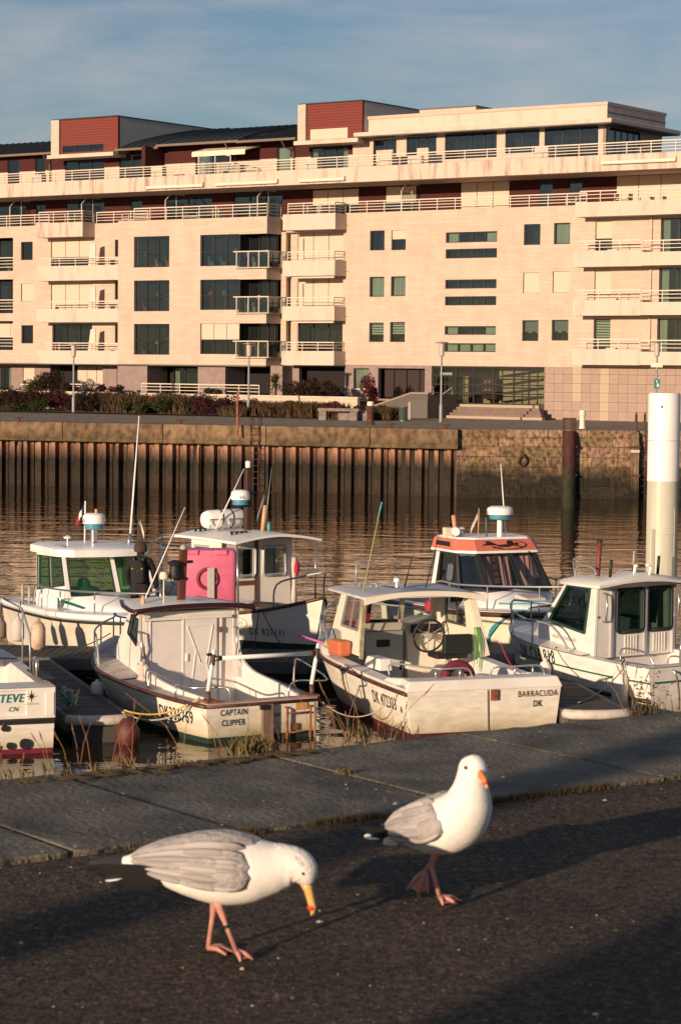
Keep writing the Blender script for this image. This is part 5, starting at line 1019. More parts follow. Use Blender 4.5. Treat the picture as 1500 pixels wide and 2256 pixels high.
# bulkhead, companion door, dash and wheel
bh = MB().box(4.1,4.16,-.20,1.0,.30,1.36).build('bulkhead', mat('grey green panel', (.40,.40,.36), .6, var=.15, vs=5), bb); MB().box(4.03,4.12,-.2,.62,1.36,1.50).build('bulkhead_cap', gel3, bb, bevel=.01)
dd = MB().box(4.06,4.10,-.16,.58,.34,1.34).build('companion_door', mat('door grey', (.46,.46,.42), .6, col2=(.25,.22,.17), vs=16, lo=.26, hi=.34), bb, bevel=.008); MB().box(4.05,4.065,.10,.36,1.06,1.19).build('door_vent', blackm, dd); MB().box(4.04,4.06,-.14,-.10,.62,.78).build('latch', blackm, dd)
MB().hexa([(3.95,-1.05,.30),(3.95,-.22,.30),(4.7,-.22,.30),(4.7,-1.0,.30)],[(4.05,-1.05,1.42),(4.05,-.22,1.42),(4.7,-.22,1.56),(4.7,-1.0,1.56)]).build('helm_console', gel3, bb, bevel=.02); MB().box(3.98,4.04,-.9,-.3,1.30,1.46).build('instrument_panel', blackm, bb)
wh = empty('steering_wheel', (3.84,-.58,1.26)); wh.parent = bb; wh.rotation_euler = (0,R(-8),0)
MB().tube([(0,.30*math.cos(a),.30*math.sin(a)) for a in [2*PI*k/28 for k in range(29)]], .022, 8).build('wheel_rim', blackm, wh, smooth=True)
for k in range(6): a = PI/6+2*PI*k/6; MB().tube([(0.04,0,0),(0,.30*math.cos(a),.30*math.sin(a))], .011, 6).build('wheel_spoke', steel, wh)
MB().tube([(.16,0,0),(-.02,0,0)], .06, 12).build('wheel_hub', greyp, wh, smooth='auto')
se = MB().box(2.75,2.87,-.98,-.42,1.04,1.40).build('seat_back', blackm, bb, bevel=.03); MB().box(2.8,3.25,-.92,-.30,.96,1.05).build('seat_pad', blackm, bb, bevel=.03); MB().tube([(3.0,-.6,.3),(3.0,-.6,.98)], .035, 10).build('seat_post', steel, bb)
# loose gear
for k in range(5): tubeo(bb, arc([(2.80,-1.02-.022*k,1.52),(2.74,-1.02-.034*k,1.2),(2.76,-1.0-.036*k,.72+.07*((k*3) % 4))], 4), .0075, rope_g, 'hanging_rope', 5)
tubeo(bb, arc([(2.2,-1.28,1.3),(1.95,-1.26,1.1),(1.4,-1.2,.88)], 4), .012, redm, 'red_line', 5); 
lr = MB(); lr.tube([(.95+.03*math.sin(a),.08+.25*math.cos(a),.84+.27*math.sin(a)) for a in [PI*1.12*k/12-.06*PI for k in range(13)]], .085, 10); lr.build('lifejacket_collar', mat('dark red cover', (.13,.010,.026), .8), bb, smooth=True)
for ya, yb in ((1.20,.12),(-.25,-1.22)):
    tubeo(bb, arc([(1.3 if ya > 0 else .35,ya,.92),(1.28 if ya > 0 else .28,ya-.03,1.12),(.5 if ya > 0 else .25,ya-.35,1.14),(.25,(ya+yb)/2,1.14),(.25,yb+.12,1.14),(.28,yb,1.02),(.28,yb,.95)], 4), .017, bluerail, 'stern_rail')
    for y in (ya-.42, yb+.22): tubeo(bb, [(.27,y,.96),(.27,y,1.14)], .02, steel, 'rail_post')
mb = MB(); mb.hexa([(2.0,1.10,.90),(2.7,1.14,.90),(2.7,.86,.90),(2.0,.86,.90)],[(2.1,1.08,1.10),(2.62,1.10,1.10),(2.62,.86,1.10),(2.1,.86,1.10)]); mb.build('deck_box', gel, bb, bevel=.02)
jc = MB().box(-.24,.24,-.13,.13,-.13,.15).build('jerrycan', orangem, None, bevel=.05); jc.location = bb.matrix_basis @ Vector((0,0,0)); 
def on_boat(o, b, p, rz=0, rx_=0): o.location = Matrix.Translation(b.location) @ b.rotation_euler.to_matrix().to_4x4() @ Vector(p); o.rotation_euler = (rx_, 0, b.rotation_euler.z+rz); return o
on_boat(jc, bb, (3.55,1.27,1.13), .1); tag(jc, 'orange plastic jerrycan on the side deck of the open wheelhouse boat', 'jerrycan')
fl = empty('fishing_float'); on_boat(fl, bb, (4.25,1.16,1.10), .5); tag(fl, 'yellow fishing float on a pink stick beside the orange jerrycan', 'float')
MB().tube([(-.16,0,0),(-.12,0,0),(-.02,0,0),(.10,0,0),(.16,0,0)], [.05,.10,.12,.10,.04], 12).build('float_body', yellowm, fl, smooth=True); tubeo(fl, [(.1,0,.0),(.75,.05,.12)], .022, mat('pink stick', (.45,.10,.35), .5), 'stick'); tubeo(fl, [(-.15,0,0),(-.26,-.03,-.03)], .05, redm, 'red_end')
bp_ = []
for t in (.80,.88,.95,.99): p = HB.P(t, HB.zg(t), 1, -.04); bp_.append(p+Vector((0,0,.55)))
tubeo(bb, arc([HB.P(.56,HB.zg(.56),1,-.05), HB.P(.6,HB.zg(.6),1,-.05)+Vector((0,0,.30))]+bp_+[Vector((p.x,-p.y,p.z)) for p in bp_[::-1]]+[HB.P(.6,HB.zg(.6),-1,-.05)+Vector((0,0,.40)), HB.P(.5,HB.zg(.5),-1,-.05)], 4), .020, bluerail, 'pulpit')
for t in (.72,.85,.95):
    for s_ in (1,-1): p = HB.P(t, HB.zg(t), s_, -.04); tubeo(bb, [p, p+Vector((0,0,.52))], .017, bluerail, 'stanchion')
rings = []
for i in range(10): t = .58+.42*i/9; p = HB.P(t, HB.zg(t), 1, -.01); rings.append([p, p+Vector((0,0,.12)), p+Vector((0,-.06,.12)), p+Vector((0,-.06,0))])
MB().loft(rings).build('toe_rail', gel2, bb); MB().loft([[Vector((p[0],-p[1],p[2])) for p in r_] for r_ in rings]).build('toe_rail', gel2, bb)
house(bb, [(4.8,.72,1.0),(4.8,-.72,1.0),(5.9,-.35,1.12),(5.9,.35,1.12)], [(4.8,.62,1.38),(4.8,-.62,1.38),(5.7,-.28,1.28),(5.7,.28,1.28)], {}, gel2, g_grey, blackm); MB().add([(4.8,.62,1.38),(4.8,-.62,1.38),(5.7,-.28,1.28),(5.7,.28,1.28)], [(0,1,2,3)]).build('cuddy_top', gel2, bb)
ca = MB().add([(3.9,1.22,.98),(4.7,1.12,1.02),(4.55,1.0,1.42),(4.1,1.05,1.36),(3.8,1.05,1.0)], [(0,1,2,3),(0,3,4)]).build('canvas_dodger', mat('grey canvas', (.22,.23,.23), .9), bb)
tubeo(bb, [(3.95,.82,2.2),(3.93,.82,2.62),(3.9,.62,2.66),(3.9,.62,2.2)], .018, bluerail, 'roof_rail'); tubeo(bb, [(3.6,.85,2.2),(3.6,.85,2.30),(3.2,.7,2.30),(3.2,.7,2.2)], .018, bluerail, 'roof_rail')
whip(bb, (3.55,.98,1.4), (3.0,.72,3.72), .014, mat('olive whip', (.28,.34,.10), .5)); tubeo(bb, [(3.08,.75,3.45),(2.98,.71,3.78)], .016, mat('blue tip', (.05,.28,.42), .5), 'aerial_tip'); whip(bb, (3.3,-.28,2.2), (3.2,-.52,3.3), .011, maroon); whip(bb, (3.5,.05,2.2), (3.4,-.05,2.75), .016, blackm)
MB().lathe([(.03,0),(.02,.08),(.06,.1),(.06,.16),(.02,.18)], 10, (3.5,.2,2.2)).build('nav_light', domew, bb, smooth='auto')
MB().box(4.25,4.4,.42,.55,1.5,1.66).build('red_box', redm, bb, bevel=.01); MB().bar((4.36,.38,2.1),(4.62,.36,1.5),.12,.10).build('screen_pillar', MATS['red brown mast'], bb)
bd = MB(); bd.tube([(-.03,0,0),(.03,0,0)], .22, 24); blu = bd.build('lifering', mat('blue cover', (.02,.05,.14), .6), bb, smooth='auto'); blu.location = (3.05,-1.28,1.15); blu.rotation_euler = (0,0,R(70))
tx = text_mesh('S', .22, True); tx.v = [(-.036, -u, v) for (u, v, _) in tx.v]; tx.build('lettering', domew, blu, fix=False)
# ---- right-hand boat DK C16 818
g_cab = glass_mat('cabin door glass', (.34,.44,.38), .25, .02, .85)
mbt = boat('cabin_cruiser', 6.42, 42.25, 36, 'white cabin boat with green glass and number DK C16 818 at right')
HM = Hull(mbt, 5.1, 2.45, .86, 1.18, ks=.94, tm=.48, p=2.7, kb0=.86, kb1=.4, rake=.6); HM.build(gel_h, .03, gel_h, None); HM.deck(gel, .06, .34, .22, .42, inner, inner)
for z0, r_ in ((.60,.018),(.27,.045)): 
    for s_ in (1,-1): MB().tube([HM.P(t, z0+.28*t**1.7, s_, .006) for t in HM.ts(22)], r_, 5).build('green_stripe', gtrim if r_ < .03 else mat('black stripe', (.012,.02,.018), .4), mbt, smooth=True)
MB().tube([(-.008,1.0,.60),(-.008,-1.0,.60)], .018, 5).build('green_stripe', gtrim, mbt)
Bp = [(1.62,1.0,.86),(1.62,-1.0,.86),(3.7,-.66,1.10),(3.7,.66,1.10)]; Tp = [(1.62,.95,2.24),(1.62,-.95,2.24),(2.7,-.72,2.20),(2.7,.72,2.20)]
house(mbt, Bp, Tp, {0:[(.285,.60,.34,.90,g_cab),(.67,.95,.34,.90,g_cab)], 1:[(.2,.85,.36,.92)], 2:[(.08,.92,.25,.92)], 3:[(.12,.82,.30,.93,g_teal)]}, gel, g_teal, mat('dark green frame', (.02,.05,.04), .4), names={0:'rear_bulkhead'}, fr=.05)
MB().quad((2.3,.79,1.42),(1.85,.93,1.42),(1.85,.92,2.05),(2.15,.82,2.05)).build('inner_frame', g_grey, mbt)
for k, (ya, yb) in enumerate(((.42,-.18),(-.34,-.90))):
    rr_ = rrect(yb-.03, ya+.03, 1.31, 2.12, .09); MB().tube([(1.60,a_,b_) for a_, b_ in rr_+[rr_[0]]], .030, 6).build('window_gasket', blackm, mbt, smooth=True)
for y in (.58,-.26,-.98): MB().box(1.58,1.62,y-.03,y+.03,.86,2.22).build('door_rail', mat('grey alloy', (.42,.42,.43), .4, metal=.3), mbt)
for y0 in (.1,-.62):
    for k in range(5): MB().box(1.60,1.616,y0-.16+.07*k,y0-.135+.07*k,.92,1.25).build('door_rib', gel, mbt)
for y in (.80,-1.02): tubeo(mbt, [(1.60,y,2.06),(1.52,y,2.04),(1.50,y,1.8),(1.52,y,1.56),(1.60,y,1.54)], .022, steel, 'grab_handle')
roofcap(mbt, [(1.38,1.10),(1.36,.5),(1.36,0),(1.36,-.5),(1.38,-1.10),(1.8,-1.10),(2.6,-.92),(3.05,-.6),(3.15,0),(3.05,.6),(2.6,.92),(1.8,1.10)], lambda x, y: 2.25-.07*(abs(y)/1.0)**2-.10*max(0,(x-2.0))**1.5, gel, .05, .13)
for x, y, h, m_, r_ in ((1.7,.55,.30,blackm,.03),(1.6,.05,.16,domew,.03),(1.5,-.25,.16,domew,.03),(1.6,-.55,.34,blackm,.03),(2.0,-.3,.42,mat('brass', (.35,.28,.18), .4),.025)): tubeo(mbt, [(x,y,2.34),(x-.06,y+.03,2.36+h)], r_, m_, 'rod_holder')
for y in (.05,-.25): MB().ball((1.55,y,2.54),.05,.05,.03).build('nav_light', domew, mbt, smooth=True)
tubeo(mbt, [(2.1,.50,2.30),(2.12,.44,2.95)], .045, mat('dark red rod case', (.16,.035,.035), .6), 'rod_case', 10); tubeo(mbt, [(2.12,.44,2.95),(2.122,.437,2.99)], .05, blackm, 'rod_case_cap', 10)
tubeo(mbt, arc([(2.6,.62,2.2),(2.5,.64,2.48),(2.0,.72,2.5),(1.85,.76,2.38)], 4), .018, bluerail, 'roof_rail'); tubeo(mbt, arc([(3.2,-.1,1.5),(2.95,.35,2.5),(2.6,.55,2.56)], 4), .016, bluerail, 'roof_rail')
HM.write('DK C16 818', .36, mat('dark green lettering', (.02,.045,.035), .5), .60, .80, 1, bold=True, sx=.56)
tm_ = text_mesh('MERRY FISHER 605', .10); tm_.v = [(2.62-u*.9, 1.0-(2.62-u*.9-1.62)*.163+.008+v*-.02, 1.13+v) for (u, v, _) in tm_.v]; tm_.build('lettering', greyp, mbt, fix=False)
bp_ = []
for t in (.50,.66,.82,.94,.99): p = HM.P(t, HM.zg(t), 1, -.04); bp_.append(p+Vector((0,0,.42)))
tubeo(mbt, arc([HM.P(.40,HM.zg(.40),1,-.04)]+bp_+[Vector((p.x,-p.y,p.z)) for p in bp_[::-1]]+[HM.P(.4,HM.zg(.4),-1,-.04)], 4), .020, bluerail, 'pulpit')
for t in (.62,.80,.95):
    for s_ in (1,-1): p = HM.P(t, HM.zg(t), s_, -.04); tubeo(mbt, [p, p+Vector((0,0,.42))], .017, bluerail, 'stanchion')
tubeo(mbt, arc([(1.0,.90,.88),(.98,.90,1.10),(.6,.92,1.13),(.3,.90,1.08),(.15,.86,.88)], 4), .018, steel, 'stern_rail'); tubeo(mbt, [(.10,.25,.86),(.10,.25,1.42)], .045, steel, 'davit_post', 10); tubeo(mbt, [(.10,.25,1.22),(.12,-.5,1.20)], .035, blackm, 'davit_arm', 8); tubeo(mbt, arc([(-.02,.62,.80),(-.1,.58,.74),(-.1,.50,.4),(-.08,.48,.1)], 4), .02, steel, 'boarding_rail')
MB().add([(1.605, .90+(.06 if k % 4 == 0 else (.04 if k % 4 == 2 else .014))*math.sin(PI*2*k/16), 1.62+(.06 if k % 4 == 0 else (.04 if k % 4 == 2 else .014))*math.cos(PI*2*k/16)) for k in range(16)], [list(range(16))]).build('star_emblem', navy, mbt, fix=False)
MB().box(1.1,1.55,.95,1.05,.875,.90).build('teak_pad', MATS['weathered board'], mbt)
# ---- green-glass pilot boat, behind left
gb = boat('pilothouse_boat', -6.42, 52.35, 206, 'white pilothouse boat with green glass and radar dome at left')
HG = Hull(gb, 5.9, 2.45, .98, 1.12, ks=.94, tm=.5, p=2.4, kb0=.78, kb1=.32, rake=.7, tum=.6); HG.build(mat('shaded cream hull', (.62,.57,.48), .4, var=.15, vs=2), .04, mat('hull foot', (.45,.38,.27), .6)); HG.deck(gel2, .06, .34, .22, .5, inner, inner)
for s_ in (1,-1):
    MB().tube([HG.P(t, HG.zg(t)-.17, s_, .02) for t in HG.ts(24)], .03, 6).build('rubbing_strake', blackm, gb, smooth=True)
    MB().tube([HG.P(t, HG.zg(t)-.06, s_, .0) for t in HG.ts(24)], .075, 8).build('gunwale_moulding', gel2, gb, smooth=True)
HG.write('JEANNEAU', .085, greyp, .655, .985, -1)
MB().add([tuple(HG.P(.60+ (.055 if k % 4 == 0 else (.036 if k % 4 == 2 else .012))*math.sin(PI*2*k/16)/5.9, .985+(.055 if k % 4 == 0 else (.036 if k % 4 == 2 else .012))*math.cos(PI*2*k/16), -1, .008)) for k in range(16)], [list(range(16))]).build('star_emblem', navy, gb, fix=False)
Bp = [(1.9,1.0,1.0),(1.9,-1.0,1.0),(3.85,-.98,1.34),(3.85,.98,1.34)]; Tp = [(1.8,.95,2.12),(1.8,-.95,2.12),(3.38,-.93,2.16),(3.38,.93,2.16)]
house(gb, Bp, Tp, {0:[(.06,.94,.05,.96,None)], 1:[(.04,.47,.30,.96),(.50,.97,.30,.96)], 2:[(.045,.54,.03,.985),(.61,.955,.03,.985)], 3:[(.03,.50,.30,.96),(.53,.96,.30,.96)]}, domew, g_green, blackm, fr=.02)
roofcap(gb, [(1.5,.9),(1.5,-.9),(1.7,-1.06),(3.3,-1.02),(3.62,-.75),(3.72,0),(3.62,.75),(3.3,1.02),(1.7,1.06)], 2.14, gel2, .16, .07)
mb = MB(); mb.loft([[(3.5,-.95,1.10),(3.6,-.9,1.32),(3.75,0,1.42),(3.6,.9,1.32),(3.5,.95,1.10)],[(4.2,-.8,1.08),(4.2,-.7,1.30),(4.25,0,1.40),(4.2,.7,1.30),(4.2,.8,1.08)],[(5.0,-.45,1.08),(5.0,-.38,1.20),(5.05,0,1.26),(5.0,.38,1.20),(5.0,.45,1.08)],[(5.4,-.15,1.10),(5.4,-.1,1.12),(5.42,0,1.14),(5.4,.1,1.12),(5.4,.15,1.10)]], False, False); mb.build('foredeck_trunk', gel2, gb, smooth=True)
MB().add([(3.3,-1.0,1.22),(4.3,-.80,1.14),(4.3,-.80,1.19),(3.3,-1.0,1.29)], [(0,1,2,3)]).build('green_stripe', gtrim, gb); MB().box(2.0,3.3,-1.015,-1.0,1.02,1.30).build('side_moulding', gel2, gb)
MB().bar((3.80,-.05,1.55),(3.5,-.45,2.08),.02,.02).build('wiper', blackm, gb)
mb = MB(); mb.lathe([(.42,0),(.40,.06),(.28,.16),(.15,.2),(.12,.3),(.06,.36)], 16, (3.35,-.45,1.34)); mb.build('dash_cover', mat('jade cloth', (.03,.42,.25), .7), gb, smooth=True); MB().box(2.9,3.72,-.9,.9,1.26,1.38).build('dash', MATS['jade cloth'], gb, bevel=.02)
MB().tube([(2.6,.05,2.32),(2.6,.05,2.66)], .075, 14).build('radar_post', steel, gb, smooth='auto'); radome(gb, 2.6, .05, 2.66, .24, .34, 'FURUNO', rot=R(-120)); MB().lathe([(.03,0),(.03,.08)], 8, (2.6,.1,3.0)).build('dome_knob', tanm, gb)
tubeo(gb, [(2.5,-.12,2.3),(2.48,-.10,3.25)], .018, domew, 'flag_staff'); flag(gb, (2.48,-.12,3.22), .36, .14, [navy, domew, redm], (-.2,-1,0))
whip(gb, (2.7,.82,2.28), (2.2,1.22,5.05), .026); tubeo(gb, [(2.75,.78,2.25),(2.7,.82,2.55)], .03, steel, 'aerial_foot'); tubeo(gb, [(2.9,.95,2.25),(2.6,1.05,3.1)], .014, mat('dark pole', (.06,.05,.045), .5), 'flag_staff'); flag(gb, (2.66,1.05,2.9), .30, .14, [clothw], (.6,.3,0))
MB().lathe([(.015,0),(.015,.2),(.08,.22),(.09,.25),(.02,.28)], 10, (3.2,-.75,2.3)).build('gps_mushroom', domew, gb, smooth='auto'); tubeo(gb, [(3.3,-.9,2.28),(3.35,-.88,2.36),(2.9,-.9,2.38),(2.85,-.92,2.28)], .014, bluerail, 'roof_rail')
for s_ in (-1, 1):
    pts = [HG.P(t, HG.zg(t), s_, -.06)+Vector((0,0,.46)) for t in (.40,.5,.62,.74,.86,.95,1.0)]
    tubeo(gb, arc([HG.P(.37,HG.zg(.37),s_,-.06)]+pts, 4), .02, bluerail if s_ > 0 else steel, 'deck_rail')
    for t in (.47,.64,.82): p = HG.P(t, HG.zg(t), s_, -.06); tubeo(gb, [p, p+Vector((0,0,.46))], .017, steel, 'stanchion')
for t in (.25,.33): p = HG.P(t, HG.zg(t), -1, -.05); tubeo(gb, [p, p+Vector((0,0,.42))], .03, greyp, 'rod_holder')
tubeo(gb, [(4.9,-.3,1.16),(4.9,-.3,1.22),(4.65,-.42,1.22),(4.65,-.42,1.16)], .014, blackm, 'cleat')
# ---- DK B21131 fishing boat, behind centre: bow towards us, wheelhouse front under a cambered canopy
fbt = boat('fishing_boat', -3.56, 52.2, 215, 'white fishing boat with flat canopy, brown mast and number DK B21131')
HF = Hull(fbt, 5.65, 2.45, 1.35, 1.50, ks=.55, tm=.45, p=2.2, zm=1.0, kb0=.75, kb1=.3, rake=.5, tum=.55); HF.build(mat('cream hull', (.70,.67,.60), .4, var=.1, vs=2), .50, dgreen, brownw, .035); HF.deck(deckm, .05, .70, .14, .75, gel, deckm)
HF.write('DK B21131', .20, blk, .815, .70, -1, sx=.75); el = [(.22*math.cos(2*PI*k/24), .12*math.sin(2*PI*k/24)) for k in range(25)]
MB().tube([HF.P(.70+a_/5.65, .86+b_, -1, .01) for a_, b_ in el], .006, 4).build('oval_emblem', greyp, fbt); HF.write('OGM', .09, greyp, .70, .86, -1)
Bp = [(1.95,.90,.85),(1.95,-.90,.85),(3.2,-.88,.98),(3.2,.88,.98)]; Tp = [(1.95,.88,2.50),(1.95,-.88,2.50),(3.2,-.86,2.52),(3.2,.86,2.52)]
whm = mat('wheelhouse cream', (.70,.67,.60), .45, var=.08, vs=3); alf = mat('alloy frame', (.45,.45,.46), .4, metal=.3)
house(fbt, Bp, Tp, {0:[(.10,.38,.5,.90),(.45,.9,.02,.9,None)], 1:[(.12,.55,.5,.90)], 2:[(.18,.44,.50,.88),(.57,.90,.50,.88)], 3:[(.12,.55,.5,.90)]}, whm, g_clear, alf, fr=.05)
for k, (ya, yb) in enumerate(((-.55,-.10),(.14,.68))):
    o = MB().tube([(3.225,y_,z_) for y_, z_ in rrect(ya-.02, yb+.02, 1.73, 2.35, .09)+[rrect(ya-.02, yb+.02, 1.73, 2.35, .09)[0]]], .028, 6).build('window_surround', alf, fbt, smooth=True)
brn = mat('brown trim', (.12,.055,.035), .6)
for p_, q_ in (((3.215,-.05,1.0),(3.205,-.05,2.5)),((3.215,-.84,1.60),(3.215,-.08,1.60)),((3.20,-.86,1.0),(3.19,-.85,2.5))): MB().bar(p_, q_, .09, .03, (1,0,0)).build('timber_trim', brn, fbt)
rows = []
for x in (1.55,2.1,2.7,3.3,4.0): rows.append([(x, 1.07*k/6, 2.68-.13*(abs(k)/6)**1.7-.012*abs(x-2.6)) for k in range(-6,7)])
mb = MB(); mb.loft(rows, False, False); mb.loft([[(p[0],p[1],p[2]-.05) for p in r_] for r_ in rows], False, False)
for r_ in (rows[0], rows[-1]): mb.loft([r_, [(p[0],p[1],p[2]-.05) for p in r_]], False, False)
for k in (0, -1): mb.loft([[r_[k] for r_ in rows], [(r_[k][0],r_[k][1],r_[k][2]-.05) for r_ in rows]], False, False)
mb.build('canopy', domew, fbt)
for y in (.98,-.98): tubeo(fbt, [(3.9,y,2.5),(3.95,y*.98,1.1)], .022, steel, 'canopy_post')
MB().bar((2.75,0,.8),(2.75,.02,4.0),.14,.14).build('mast', mat('tarred mast', (.045,.020,.014), .6), fbt, bevel=.02); MB().lathe([(.05,0),(.06,.03),(.06,.13),(.02,.15)], 10, (2.75,.02,4.0)).build('masthead_light', domew, fbt, smooth='auto')
MB().bar((2.75,-.15,3.46),(2.75,.75,3.46),.035,.035).build('yard', MATS['tarred mast'], fbt); radome(fbt, 2.80, -.20, 3.22, .20, .32, 'VG', rot=R(-20)); whip(fbt, (2.7,-.75,2.72), (2.75,-.08,3.98), .016); MB().bar((2.75,-.2,3.22),(2.75,0,3.18),.06,.06).build('radar_bracket', blackm, fbt)
MB().tube([(2.45,-.92,2.90),(2.45,-.88,2.90),(2.45,-.78,2.90),(2.45,-.02,2.92),(2.45,.10,2.92),(2.45,.14,2.92)], [.08,.16,.20,.20,.16,.07], 16).build('liferaft_canister', domew, fbt, smooth=True)
for y in (-.52,-.26): tubeo(fbt, [(2.45+.205*math.cos(a_),y,2.91+.205*math.sin(a_)) for a_ in [2*PI*k/16 for k in range(17)]], .012, blackm, 'raft_strap', 5)
for y in (-.86,-.40): tubeo(fbt, [(2.66,y,2.68),(2.68,y,2.92),(2.68,y+.30,2.92),(2.66,y+.30,2.68)], .016, steel, 'raft_cradle')
for yy_, xx_ in ((-.70,3.2),(-.85,2.0)):
    q = MB(); q.box(-.02,.02,0,.42,.05,.075)
    for i in range(4): q.box(-.02,.02,.02+i*.12,.06+i*.12,0,.05)
    o = q.build('rod_rack', blackm, fbt); o.location = (xx_, yy_, 2.62)
tubeo(fbt, [(2.9,.30,2.66),(2.9,.36,3.20)], .045, tanm, 'staff', 10)
flag(fbt, (2.9,.34,3.46), .42, .12, [clothw], (.2,-1,0)); tubeo(fbt, [(2.9,.36,3.2),(2.9,.38,3.5)], .012, blackm, 'flag_pin'); whip(fbt, (2.8,.42,2.66), (2.75,.62,4.0), .010, bluerail); tubeo(fbt, [(2.75,.73,3.46),(2.75,.75,2.62)], .006, blackm, 'stay', 4); MB().lathe([(.05,0),(.06,.1),(.03,.2)], 10, (2.9,.46,2.64)).build('nav_light', mat('teal lamp', (.05,.2,.2), .4), fbt, smooth='auto')
tubeo(fbt, arc([(3.55,-1.0,1.10),(3.57,-1.0,1.34),(4.0,-.92,1.33),(4.5,-.70,1.32),(4.75,-.52,1.30),(4.8,-.48,1.18)], 4), .02, bluerail, 'deck_rail'); tubeo(fbt, [(4.2,-.85,1.1),(4.2,-.85,1.33)], .017, steel, 'rail_post')
MB().box(3.3,4.3,-.45,.45,1.05,1.16).build('deck_hatch', brn, fbt, bevel=.02)
for s_ in (-1,1): tubeo(fbt, arc([HF.P(.84,HF.zg(.84),s_,-.03), HF.P(.85,HF.zg(.85),s_,-.03)+Vector((0,0,.46)), HF.P(.93,HF.zg(.93),s_,-.02)+Vector((0,0,.52)), HF.P(1,HF.zg(1),s_)+Vector((0,0,.5))], 4), .02, bluerail, 'pulpit')
tubeo(fbt, arc([(1.6,-1.0,2.48),(.8,-.95,2.42),(.15,-.65,2.25),(-.08,0,2.15),(.15,.65,2.25),(.8,.95,2.42),(1.6,1.0,2.48)], 5), .022, bluerail, 'stern_arch')
for y in (-.6,.6): tubeo(fbt, [(.2,y,2.26),(.25,y,1.35)], .018, steel, 'arch_post')
MB().box(.75,.95,-.45,-.1,1.3,2.05).build('console', domew, fbt, bevel=.02); tubeo(fbt, [(1.0,-.75+.25*math.cos(a_),1.40+.25*math.sin(a_)) for a_ in [2*PI*k/18 for k in range(19)]], .018, bluerail, 'steering_wheel')
for a_ in (0,2.1,4.2): tubeo(fbt, [(1.0,-.75,1.40),(1.0,-.75+.25*math.cos(a_),1.40+.25*math.sin(a_))], .012, bluerail, 'wheel_spoke')
mb = MB(); rings = []
for i in range(8): q = i/7; rings.append([(3.26+.04*math.cos(a_), .88+.06*math.sin(a_)*(1+.3*math.sin(q*9)), 2.1-1.0*q) for a_ in [2*PI*k/6 for k in range(6)]])
mb.loft(rings); mb.build('furled_cloth', clothw, fbt, smooth=True); MB().ball((3.26,.92,1.86),.08,.08,.19).build('red_bundle', redm, fbt, smooth=True)
# ---- orange-roofed boat, behind right
ob = boat('orange_roof_boat', 2.05, 53.3, 205, 'white boat with coral roof band and diver emblem behind the open wheelhouse')
HO = Hull(ob, 6.2, 2.7, 1.0, 1.22, ks=.93, tm=.5, p=2.5, kb0=.82, kb1=.32, rake=.8, tum=.6); HO.build(mat('ivory hull', (.70,.64,.50), .4, var=.1, vs=2), .05, dgreen, None); HO.deck(gel2, .06, .40, .22, .5, inner, deckm)
for s_ in (1,-1): MB().tube([HO.P(t, HO.zg(t)-.07, s_, .01) for t in HO.ts(24)], .055, 6).build('rubbing_strake', brownw, ob, smooth=True)
Bp = [(2.0,1.08,1.05),(2.0,-1.08,1.05),(3.35,-1.05,1.42),(3.95,-.72,1.47),(3.95,.90,1.47),(3.5,1.08,1.42)]; Tp = [(2.1,.98,2.22),(2.1,-.98,2.22),(3.05,-.95,2.22),(3.35,-.62,2.22),(3.35,.78,2.22),(3.1,.95,2.22)]
house(ob, Bp, Tp, {0:[(.1,.9,.3,.95)], 1:[(.30,.92,.34,.97,g_grey)], 2:[(.08,.94,.05,.97,g_teal)], 3:[(.03,.53,.05,.96,g_clear),(.59,.97,.05,.96,g_clear)], 4:[(.1,.9,.05,.96,g_teal)], 5:[(.1,.7,.3,.95)]}, mat('dark screen frame', (.025,.027,.03), .4), g_pink, mat('black frame', (.02,.02,.02), .4), fr=.035)
bandB = [(2.0,1.02),(2.0,-1.02),(3.08,-1.0),(3.42,-.66),(3.42,.82),(3.15,1.0)]; bandT = [(2.05,.98),(2.05,-.98),(2.95,-.96),(3.22,-.62),(3.22,.76),(3.0,.96)]
MB().hexa([(x,y,2.22) for x,y in bandB],[(x,y,2.27) for x,y in bandB]).build('roof_lip', gel2, ob); MB().hexa([(x,y,2.27) for x,y in bandB],[(x,y,2.50) for x,y in bandT]).build('roof_band', coral, ob, bevel=.02)
MB().hexa([(x*.98+.04,y*.94,2.50) for x,y in bandT],[(x*.97+.06,y*.88,2.54) for x,y in bandT]).build('roof_top', gel2, ob)
# diver emblem on the front band, bar on the side band
def on_front(u, v): k = (v+.10)/.20; return (3.435-.2*k, u, 2.29+.20*k)
def emb(poly): MB().prism(poly, on_front, lambda u, v: (on_front(u,v)[0]-.004, u, on_front(u,v)[2])).build('diver_emblem', blk, ob)
emb([(-.42,.06),(-.30,.085),(-.10,.0),(.10,.01),(.28,.055),(.30,.0),(.12,-.045),(-.08,-.04),(-.22,.02)]); emb([(-.50,-.01),(-.34,.045),(-.2,.03),(-.06,-.03),(-.2,-.005),(-.36,.0)]); emb([(.12,.03),(.16,.085),(.26,.08),(.30,.035),(.22,.01)]); emb([(.28,.02),(.36,.045),(.42,.02),(.36,-.01)]); emb([(.22,-.01),(.46,-.06),(.47,-.04),(.26,.015)]); emb([(-.28,-.02),(-.24,-.06),(-.05,-.085),(.05,-.085),(-.1,-.05)])
MB().tube([on_front(.12+.46*math.cos(a), -.0+.088*math.sin(a)) for a in [-2.2+3.6*k/24 for k in range(25)]], [.003+.009*math.sin(PI*k/24) for k in range(25)], 5).build('diver_emblem', blk, ob)
MB().add([(2.2,-1.012,2.34),(2.85,-1.003,2.34),(2.8,-.99,2.44),(2.2,-1.0,2.44)], [(0,1,2,3)]).build('band_bar', blk, ob)
